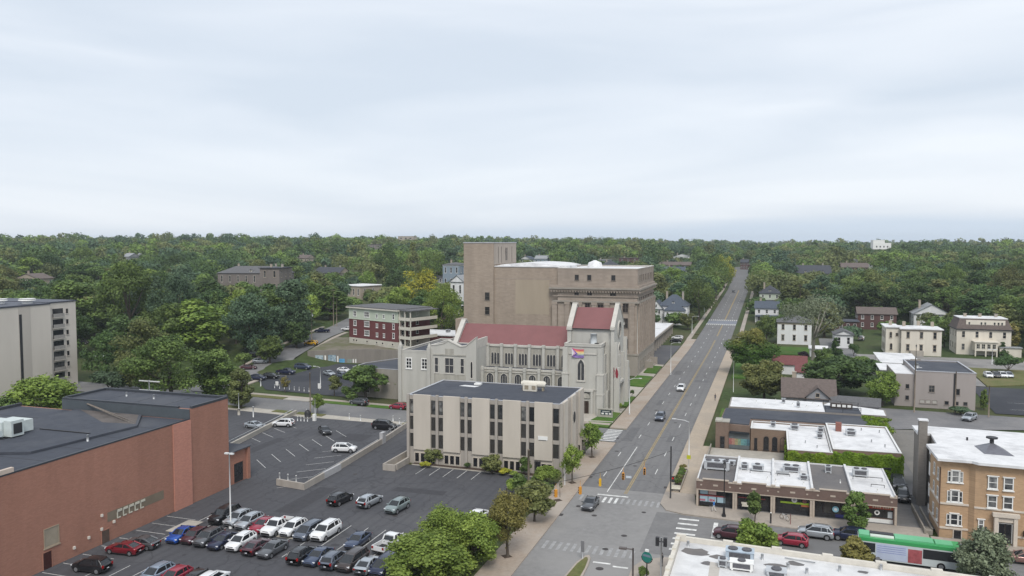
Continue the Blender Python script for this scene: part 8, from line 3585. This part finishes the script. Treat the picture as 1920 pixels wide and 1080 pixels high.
 L3=[(488,677,20,'suv','silver','silver SUV at the foot of the hill street'),(479,664,20,'suv','black','black car behind the silver SUV on the hill street side'),
  (467,
  688,
  20,
  'sedan',
  'maroon',
  'dark maroon car half hidden at the hill street corner'),
  (583,
  643,
  185,
  'suv',
  'yellow',
  'bright yellow car by the dark tree on the hill street'),
  (604,
  620,
  200,
  'pickup',
  'navy',
  'navy pickup climbing the hill street'),
  (651,
  616,
  185,
  'sedan',
  'white',
  'white sedan at the corner of the walk-up apartments'),
  (734,
  648,
  165,
  'sedan',
  'white',
  'white sedan parked below the walk-up apartments'),
  (728,
  658,
  165,
  'sedan',
  'grey',
  'grey sedan in front of the white one below the walk-up'),
  (673,
  753,
  176,
  'suv',
  'grey',
  'dark grey SUV driving on the side street'),
  (746,
  761,
  176,
  'hatch',
  'crimson',
  'red hatchback on the side street beside the office block'),
  (1277,
  727,
  270,
  'suv',
  'white',
  'white car coming down the main road'),
  (1238,
  781,
  270,
  'suv',
  'slate',
  'dark blue grey SUV coming down the main road'),
  (1107,
  942,
  268,
  'sedan',
  'grey',
  'dark grey sedan entering the intersection'),
  (1375,
  546,
  270,
  'sedan',
  'black',
  'small black car far up the main road'),
  (1370,
  999,
  176,
  'suv',
  'maroon',
  'maroon car half hidden by the store parapet'),
  (1484,
  1011,
  176,
  'hatch',
  'crimson',
  'red hatchback beside the kerbside tree opposite the shops'),
  (1529,
  997,
  176,
  'suv',
  'silver',
  'silver blue SUV parked along the shop pavement'),
  (1593,
  1002,
  176,
  'suv',
  'navy',
  'dark navy car between the silver SUV and the bus'),
  (1693,
  928,
  268,
  'suv',
  'black',
  'black SUV parked nose out in the alley by the last shop'),
  (1684,
  905,
  268,
  'van',
  'grey',
  'grey van behind the black SUV in the alley'),
  (1921,
  1044,
  176,
  'sedan',
  'pink',
  'pinkish bronze car cut off at the right edge'),
  (1818,
  782,
  240,
  'suv',
  'silver',
  'silver grey SUV on the rear alley road'),
  (1853,
  703,
  270,
  'suv',
  'white',
  'white van shaped car first in the row behind the beige block building'),
  (1867,
  703,
  270,
  'suv',
  'black',
  'black car second in the row behind the beige block building'),
  (1880,
  703,
  270,
  'suv',
  'white',
  'white car with black bumper third in the row behind the beige block building'),
  (1891,
  703,
  270,
  'suv',
  'silver',
  'silver jeep on the grass below the mansard house'),
  (1270,
  633,
  175,
  'suv',
  'white',
  'white SUV at the end of the carport wing'),
  (1267,
  638,
  175,
  'sedan',
  'black',
  'black sedan in front of the carport wing'),
  (1615,
  634,
  80,
  'van',
  'white',
  'white van parked beside the cream mansion'),
  (1592,
  612,
  60,
  'suv',
  'silver',
  'silver car in the yard behind the sprawling pale tree'),
  (1588,
  604,
  60,
  'suv',
  'steel',
  'blue grey car deep in the yard behind the sprawling pale tree'),
  (1596,
  619,
  60,
  'suv',
  'white',
  'white car nearest in the yard behind the sprawling pale tree'),
  (1776,
  640,
  150,
  'suv',
  'navy',
  'blue car between the cream mansion and mansard house'),
  (1405,
  504,
  270,
  'suv',
  'white',
  'distant pale car at the head of the road'),
  (1228,
  582,
  176,
  'sedan',
  'white',
  'white car in front of the white gabled house'),
  (155,
  641,
  20,
  'sedan',
  'black',
  'black car on the lane right of the concrete tower block'),
  (185,
  668,
  20,
  'sedan',
  'white',
  'white car glimpsed under the trees beside the concrete tower'),
  (700,
  628,
  170,
  'suv',
  'navy',
  'navy car on the lane behind the low brick building'),
  (823,
  612,
  170,
  'suv',
  'navy',
  'dark blue car behind the low red brick building'),
  ]
 for u,v,h,k,c,lb in L3:car_px(u,v,h,k,c,lb,G3)
cars()
# ------------ trees one can point to
def near_trees():
 G='street and garden trees'
 t=lambda*a,**k:tree_px(*a,group=G,**k)
 HI=dict(count=9000,leaf=0.36)
 t(885,1064,962,130,'feather','fresh','bright green tree at the bottom, right one of the two beside the parked cars',count=24000,leaf=0.2,z=0.1)
 t(798,1100,998,170,'feather','fresh','bright green spreading tree at the bottom edge beside the navy van',count=28000,leaf=0.2,z=0.1)
 t(832,1070,950,125,'feather','fresh','tallest bright green tree behind the bottom two',count=22000,leaf=0.2,z=0.1)
 t(952,1043,918,100,'street','rust','olive and rust coloured street tree on the pavement south of the office',count=13000,leaf=0.2,z=0.14)
 t(1002,977,900,80,'street','olive','yellow olive street tree next to the thick grey pole',z=0.14,**HI)
 t(975,950,888,44,'young','mid','small green tree squeezed left of the thick grey pole',z=0.14,count=4000,leaf=.3)
 t(1073,905,832,50,'street','fresh','young yellow green tree in a square pit by the office corner',z=0.14,count=2600,leaf=.3,cat='tree')
 t(1110,857,794,52,'street','fresh','young bright street tree in front of the office side entrance',z=0.14,count=2600,leaf=.3)
 t(1050,932,880,16,'young','olive','thin bare looking sapling in a pit by the kerb',z=0.14,count=160,leaf=.25)
 t(1026,908,866,54,'bush','fresh','big fresh green shrub by the office corner',z=0.14,count=5000,leaf=.28)
 t(983,893,856,30,'young','mid','small dense green tree against the office front',z=0.1,count=3000,leaf=.26)
 t(813,869,837,40,'round','olive','clipped olive shrub tree left in front of the office',z=0.15,count=3600,leaf=.24)
 t(922,887,850,44,'round','olive','clipped olive shrub tree right in front of the office',z=0.15,count=3600,leaf=.24)
 for u,v,w,c in((798,875,24,'gold'),(877,877,14,'dark'),(945,888,30,'gold'),(962,893,20,'fresh'),(1004,903,22,'mid')):
  t(u,v,v-10,w,'bush',c,{'gold':'low yellow green bush in the office planting bed','dark':'tiny dark bush in the office bed','fresh':'low fresh green bush at the end of the office bed',
   'mid':'low green bush by the office door'}[c],
   z=0.15,
   count=1000,
   leaf=.22)
 t(1020,925,900,40,'bush','mid','wide low hedge like shrub beside the pavement by the office',z=0.1,count=3000,leaf=.26)
 t(960,925,893,34,'bush','fresh','loose shrub at the edge of the parking lot by the office',z=0.1,count=2600,leaf=.26)
 t(686,746,684,98,'wide','mid','broad green tree in front of the grey church annex',z=0.1,**HI)
 t(790,744,695,100,'wide','mid','broad green tree between the office block and the church west wing',z=0.1,**HI)
 t(627,741,703,32,'young','olive','small olive street tree by the church lot lamp',z=0.12,count=2200,leaf=.3)
 t(534,735,705,22,'young','rust','thin brownish young tree on the verge of the church lot',z=0.12,count=700,leaf=.28)
 t(596,776,737,28,'young','fresh','young tree beside the thin white pole and cabinet',z=0.12,count=2000,leaf=.28)
 t(452,764,690,58,'tall','olive','olive green tree at the side street behind the brick hall corner',z=0.1,**HI)
 t(1160,771,751,17,'bush','fresh','round green shrub by the church notice board',z=0.1,count=1500,leaf=.22)
 t(1185,743,728,10,'bush','dark','dark shrub at the church front corner',z=0.1,count=700,leaf=.22)
 t(322,760,626,195,'wide','mid','great broad green tree behind the brick hall roof',count=12000,leaf=.45)
 t(268,735,597,120,'tall','olive','tall olive topped tree left of the great broad one',count=9000,leaf=.45)
 t(408,752,655,92,'tall','mid','green tree on the right shoulder of the great broad one',count=8000,leaf=.42)
 t(200,720,618,100,'wide','dark','dark tree beside the concrete tower block',count=8000,leaf=.5)
 t(205,735,690,95,'bush','blue','blue green undergrowth tree at the foot of the concrete tower',count=5000,leaf=.4)
 t(78,800,706,150,'feather','fresh','yellow green tree in front of the concrete tower block',count=9000,leaf=.42)
 t(10,815,745,90,'wide','mid','green tree at the left edge above the brick hall roof',count=6000,leaf=.42)
 t(475,668,548,125,'wide','blue','big blue green tree left of the hill street',count=9000,leaf=.6)
 t(548,640,522,96,'tall','blue','tall blue green tree above the navy pickup',count=8000,leaf=.6)
 t(556,652,600,56,'round','dark','dark rounded tree beside the bright yellow car',count=4500,leaf=.45)
 t(506,681,626,54,'round','mid','round mid green tree above the silver SUV',count=4500,leaf=.45)
 t(330,650,510,115,'wide','blue','pale blue green tree in the middle of the left woods',count=8000,leaf=.65)
 t(245,650,488,150,'wide','mid','large mid green tree behind the concrete tower',count=9000,leaf=.7)
 t(380,655,610,70,'wide','mid','low bright green tree before the dark hollow of the left woods',count=5000,leaf=.5)
 t(458,690,655,40,'bush','mid','green bush at the lower end of the hill street',count=2500,leaf=.4)
 t(784,594,501,92,'round','gold','bright yellow green tree above the walk-up apartments',count=6000,leaf=.6)
 t(748,598,532,58,'round','fresh','fresh green tree left of the bright yellow one',count=5000,leaf=.6)
 t(725,612,560,60,'bush','mid','dark green bushes under the bright yellow tree',count=3000,leaf=.5)
 t(775,545,450,52,'cone','olive','tall olive conical tree on the skyline left of the stage house',count=6000,leaf=.8)
 t(727,545,447,64,'round','dark','big dark round tree beside the conical one',count=6000,leaf=.85)
 t(828,634,528,88,'wide','fresh','full green tree beside the temple side annex',count=6500,leaf=.55)
 t(690,550,503,36,'round','fresh','small rounded green tree beyond the white flat roof',count=3000,leaf=.6)
 t(813,545,462,60,'round','mid','deep green tree on the skyline right of the conical one',count=5000,leaf=.8)
 t(667,462,441,22,'spread','grey','spreading dark tree poking above the skyline',count=900,leaf=1.0)
 for i,(u,v)in enumerate(((612,664),(630,663),(648,664),(666,666))):
  t(u,v,v-18,26,'bush','grey','grey green shrubs on the bank above the mural wall',count=1200,leaf=.35)
 t(1410,702,610,100,'round','orange','rounded maple with orange tinged top beside the road',count=14000,leaf=.42)
 t(1432,752,671,94,'round','olive','pale olive rounded tree above the white roofed store',count=13000,leaf=.38)
 t(1524,676,538,148,'spread','grey','sprawling pale tree with forked trunk before the white villa',count=3600,leaf=.5,pale=True)
 t(1570,738,664,138,'wide','dark','broad dark blue green tree behind the bungalow',count=11000,leaf=.42)
 t(1655,760,692,68,'round','fresh','fresh green tree against the beige block building',count=6000,leaf=.38)
 t(1437,642,586,46,'round','mid','round green tree left of the white villa',count=4500,leaf=.5)
 t(1566,688,630,40,'cone','dark','dark conifer in front of the small white gabled building',count=4000,leaf=.45)
 t(1612,690,664,46,'bush','mid','bushes beside the mansion drive',count=2500,leaf=.4)
 t(1506,673,656,26,'bush','purple','dark red shrub on the villa lawn',count=1200,leaf=.35)
 t(1845,768,729,17,'tall','mid','columnar green shrub in the rear lot',count=2500,leaf=.3)
 t(1800,778,760,48,'bush','blue','blue grey bush at the foot of the beige block building',count=1800,leaf=.3)
 t(1890,698,660,60,'bush','dark','dark bushes on the slope at the right edge',count=3000,leaf=.4)
 t(1880,668,640,24,'cone','dark','small dark conifer before the mansard house lean-to',count=1500,leaf=.4)
 t(1830,598,540,95,'wide','olive','olive green tree directly behind the mansard house',count=6000,leaf=.6)
 t(1632,603,528,110,'wide','dark','dark spreading tree behind the dark red brick building',count=6000,leaf=.65)
 t(1712,601,528,110,'wide','dark','deep green tree mass left of the slate gabled house',count=6000,leaf=.65)
 t(1778,604,532,90,'wide','mid','mid green tree behind the wide blue grey gable',count=6000,leaf=.6)
 t(1545,632,566,60,'tall','olive','olive tree right of the sprawling pale one',count=4500,leaf=.55)
 t(1690,640,600,40,'tall','dark','dark tree squeezed between the brick building and the slate gable',count=3000,leaf=.5)
 t(1770,650,600,34,'tall','mid','green tree between the cream mansion and the mansard house',count=3000,leaf=.5)
 t(1600,668,640,26,'bush','dark','dark shrub beside the small white gabled building',count=1500,leaf=.4)
 t(1545,690,650,44,'round','mid','green tree beside the little white shed',count=3500,leaf=.45)
 t(1478,690,664,30,'bush','mid','green bush at the edge of the villa lawn',count=1800,leaf=.4)
 t(1636,700,672,38,'round','dark','dark little tree left of the white carports',count=3000,leaf=.4)
 t(1895,655,605,40,'tall','rust','brownish tree at the right wall of the mansard house',count=2600,leaf=.5)
 t(1415,978,921,40,'young','mid','young green tree outside the second shop',z=0.14,count=3600,leaf=.26)
 t(1606,996,918,52,'tall','mid','leafy tree outside the fourth shop',z=0.14,count=5000,leaf=.28)
 t(1418,1044,970,80,'round','fresh','fresh green tree on the far kerb behind the store parapet',z=0.1,count=6500,leaf=.28)
 t(1607,1070,1006,66,'round','rust','yellow olive tree in front of the bus rear',z=0.1,count=5000,leaf=.28)
 t(1848,1100,992,115,'feather','grey','grey green evergreen in front of the apartment door',z=0.1,count=9000,leaf=.26)
 t(1205,1085,1058,26,'bush','mid','planter shrub under the round green sign',z=0.1,count=1500,leaf=.2)
 for i in range(5):
  x,y=-14.2,130.4+i*2.1
  tree(x,y,0.55,1.3,1.5,'bush',('mid','olive','mid','mid','rust')[i],('clipped green shrub at the near end of the kerbside planter','olive shrub second in the kerbside planter',
   'green shrub in the middle of the kerbside planter',
   'green shrub fourth in the kerbside planter',
   'brownish shrub at the far end of the kerbside planter')[i],
   'shrubs in the corner planter',
   count=900,
   leaf=.2)
 t(1290,618,584,34,'round','olive','small olive tree on the grass by the carport exit',count=2600,leaf=.45)
 t(1342,560,472,66,'round','mid','leafy tree leaning over the west pavement up the hill',count=4500,leaf=.7)
 t(1358,540,476,46,'round','gold','yellow green tree where the road climbs',count=3500,leaf=.8)
 t(1310,600,512,70,'round','mid','green tree right of the white gabled house',count=4500,leaf=.65)
 t(1264,560,497,70,'wide','fresh','wide fresh green tree behind the white gabled house',count=4500,leaf=.7)
 t(1427,566,508,36,'round','mid','green tree on the east kerb up the hill',count=3000,leaf=.65)
near_trees()
# ------------ woods on the rising land
HIDDEN=('white house with columned porch in deep tree shade','grey slate house roof showing above the right hand trees','far white house with two dark windows in eastern woods',
 'far white gabled house in a gap of the eastern trees',
 'distant tan brick block among trees at the right edge',
 'small pale roofed house deep in the left woods',
 'tiny white house far in the left woods')
def woods():
 rng=np.random.default_rng(21)
 keep,foot=[],[]
 for o in bpy.data.objects:
  if o.type!='EMPTY' or o.parent is not None:continue
  c=o.get('category','')
  if o['label']in HIDDEN:continue
  if c in('house','building','apartment building','carport','church'):
   x,y,z=o.location
   d=depth(x,y,z)
   if d<150:continue
   R=12.0 if c!='house' else 9.0
   foot.append((x,y,R))
   wall=[k for k in o.children if k.name.startswith('wall')]
   hw=8.0;ww=8.0
   if wall:
    cs=[k for k in wall[0].bound_box]
    hw=max(k[2]for k in cs);ww=(max(k[0]for k in cs)-min(k[0]for k in cs))/2
    foot[-1]=(x,y,max(ww,(max(k[1]for k in cs)-min(k[1]for k in cs))/2)+4)
   u,v,_=proj(x,y,z+hw)
   ub,vb,_=proj(x,y,z)
   hu=ww*F_PX/d
   if d>240:
    keep.append((u-hu*0.9,u+hu*0.9,v-0.25*(vb-v)-4,v+0.28*(vb-v),d-6))
  elif c=='tree':
   foot.append((o.location[0],o.location[1],4.5))
 foot=np.array(foot)
 def dist_path(x,y,path):
  best=1e9
  for(ax,ay),(bx,by)in zip(path,path[1:]):
   t=max(0,min(1,((x-ax)*(bx-ax)+(y-ay)*(by-ay))/((bx-ax)**2+(by-ay)**2)))
   best=min(best,hypot(x-ax-t*(bx-ax),y-ay-t*(by-ay)))
  return best
 pts=[]
 def ok(x,y):
  if-36.5<x+max(0,y-560)*0.024<-8.5 and y<850:return False
  if x<-165:
   if y<208+0.0*x:return False
  elif x<-100:
   if y<292:return False
  elif x<-36:
   if y<352 and not(x<-64 and y>285):return False
  elif x<26:
   if y<350:return False
  elif x<95:
   if y<336:return False
  elif y<258:return False
  if dist_path(x,y,HS)<10:return False
  if len(foot)and np.any((foot[:,0]-x)**2+(foot[:,1]-y)**2<(foot[:,2]+2)**2):return False
  return True
 def scatter(r0,r1,step):
  n=int(r1/step)+2
  tanl,tanr=math.tan(YAW+RAD(35)),math.tan(-YAW+RAD(35))
  for j in range(int(r0*0.5/step),n):
   for i in range(-n,n):
    x=(i+rng.uniform(-.42,.42)+(j%2)*.5)*step;y=(j+rng.uniform(-.42,.42))*step
    d=hypot(x,y)
    if not(r0<=d<r1)or depth(x,y)<150:continue
    u,v,dd=proj(x,y,T(x,y))
    if not(-120<u<2040):continue
    if not ok(x,y):continue
    pts.append((x,y))
 for sx in(-1,1):
  y=412.0
  while y<860:
   x=(-37.0 if sx<0 else-7.8)-max(0,y-560)*0.024+rng.normal()*1.0
   if not(len(foot)and np.any((foot[:,0]-x)**2+(foot[:,1]-y)**2<foot[:,2]**2)):pts.append((x,y))
   y+=rng.uniform(11,17)
 scatter(200,640,14.4)
 near_n=len(pts)
 scatter(640,1250,21.0)
 scatter(1250,3000,34.0)
 rec=[]
 for i,(x,y)in enumerate(pts):
  z=T(x,y)
  h=rng.uniform(12,19.5)if rng.random()>0.12 else rng.uniform(19,25)
  if hypot(x,y)>640:h=rng.uniform(12,19)if rng.random()>0.07 else rng.uniform(21,27)
  if-60<x<30:h*=0.85
  w=min(h,20)*rng.uniform(0.95,1.28)
  u,v,d=proj(x,y,z+h);ub,vb,_=proj(x,y,z)
  hu=w/2*F_PX/d
  hide=False
  for(a,b_,c,e_,kd)in keep:
   if d<kd and u+hu*0.8>a and u-hu*0.8<b_ and v<e_ and vb>c:
    hide=True;break
  if hide:
   h2=h*0.45
   u,v,d=proj(x,y,z+h2)
   if any(d<kd and u+hu*.5>a and u-hu*.5<b_ and v<e_ and vb>c for(a,b_,c,e_,kd)in keep):continue
   h,w=h2,w*0.6
   hu=w/2*F_PX/d
  rec.append((hu*(vb-v),x,y,z,h,w,u))
 rec.sort(reverse=True)
 left_c=['mid','dark','blue','olive','mid','fresh','dark','mid','mid']
 right_c=['olive','dark','mid','dark','mid','olive','dark','blue','mid']
 words={'mid':'mid green','dark':'dark green','blue':'blue green','olive':'olive green','fresh':'fresh green','gold':'yellow green','grey':'grey green',
  'rust':'brownish green'}
 n_ind=300-len([o for o in bpy.data.objects if o.parent is None and o.get('category')=='tree'])
 rest=[]
 for k,(s,x,y,z,h,w,u)in enumerate(rec):
  side=0 if u<860 else 1
  c=(left_c if side==0 else right_c)[int(rng.integers(9))]
  if k>=n_ind:
   q=math.sin(x*0.021+1.3*math.sin(y*0.013))+math.sin(y*0.017+x*0.006)+rng.normal()*0.9
   c='dark' if q<-1.1 else 'blue' if q<-0.45 else 'mid' if q<0.55 else 'olive' if q<2.0 else 'fresh'
  if k<n_ind:
   kd=('round','wide','tall','round','tall')[int(rng.integers(5))]
   if rng.random()<0.05:kd='cone'
   place='in the woods left of the brown temple' if side==0 else 'in the woods right of the main road' if u>1380 else 'behind the brown temple beside the road'
   tree(x,y,z,h,w if kd!='cone' else w*.6,kd,c,'%s %s %s'%(words[c],{'cone':'conical tree','wide':'broad tree','round':'rounded tree','tall':'upright tree'}[kd],
    place),
    group='%s %s trees %s'%(words[c],
    kd,
    place),
    count=5200,
    leaf=0.66,
    name='woodland_tree',
    cat='tree')
  else:
   rest.append((x,y,z,h,w,c,side))
 cols=list(LEAF)
 bins={}
 for(x,y,z,h,w,c,side)in rest:
  d=hypot(x,y)
  n=900 if d<450 else 700 if d<640 else 300 if d<1250 else 84
  leaf=1.0 if d<450 else 1.15 if d<640 else 1.9 if d<1250 else 3.6
  nb=14 if d<640 else 10 if d<1250 else 5
  C=np.empty((nb,3));R=np.empty(nb)
  for q in range(nb):
   a=rng.uniform(0,2*pi);s=(q+rng.random())/nb
   rr=0.36*w*math.sqrt(s);zc=h*(0.52+0.34*math.sqrt(max(0,1-s*0.95)))
   if q%4==3:zc-=h*0.2
   C[q]=(x+rr*cos(a),y+rr*sin(a),z+zc)
   R[q]=w*rng.uniform(0.14,0.23)
  V,t=leaf_quads(C,R,n,leaf,rng,0.85,0.6,0.14,0.32)
  t=np.clip(0.55*t+0.2+0.55*(rng.random()-0.5),0,1)
  b=bins.setdefault(c,[[],[]]);b[0].append(V);b[1].append(t)
 V=[];tint=[];mi=[]
 for i,(c,(vs,ts))in enumerate(bins.items()):
  vs=np.concatenate(vs);ts=np.concatenate(ts)
  V.append(vs);tint.append(ts);mi.append(np.full(len(ts),i,np.int32))
 V=np.concatenate(V);tint=np.concatenate(tint);mi=np.concatenate(mi)
 me=quad_mesh('far_woods',V,tint,LEAF['mid'])
 me.materials.clear()
 for c in bins:me.materials.append(WOODM[c])
 me.polygons.foreach_set('material_index',mi)
 me.update()
 o=bpy.data.objects.new('far_woods',me);COL.objects.link(o)
 tag(o,'mixed green tree canopy covering the rising land to the skyline','woods',kind='stuff')
 print('woods: scatter',len(pts),'individual',n_ind,'mass',len(rest),'faces',len(tint),'keep',len(keep))
WOODM={c:m for c,m in LEAF.items()}
woods()
# ------------ air
def haze():
 m=MB();m.box(-4600,4600,-420,4700,-1.2,66.0)
 v=bpy.data.materials.new('haze_air');v.use_nodes=True
 t=v.node_tree;t.nodes.clear()
 o=t.nodes.new('ShaderNodeOutputMaterial');p=t.nodes.new('ShaderNodeVolumePrincipled')
 p.inputs['Color'].default_value=(0.80,0.88,0.97,1)
 p.inputs['Density'].default_value=0.00011
 t.links.new(p.outputs[0],o.inputs['Volume'])
 h=m.build('haze',v,None,(0,0,0));h['kind']='stuff';h['label']='thin pale blue haze in the air'
haze()
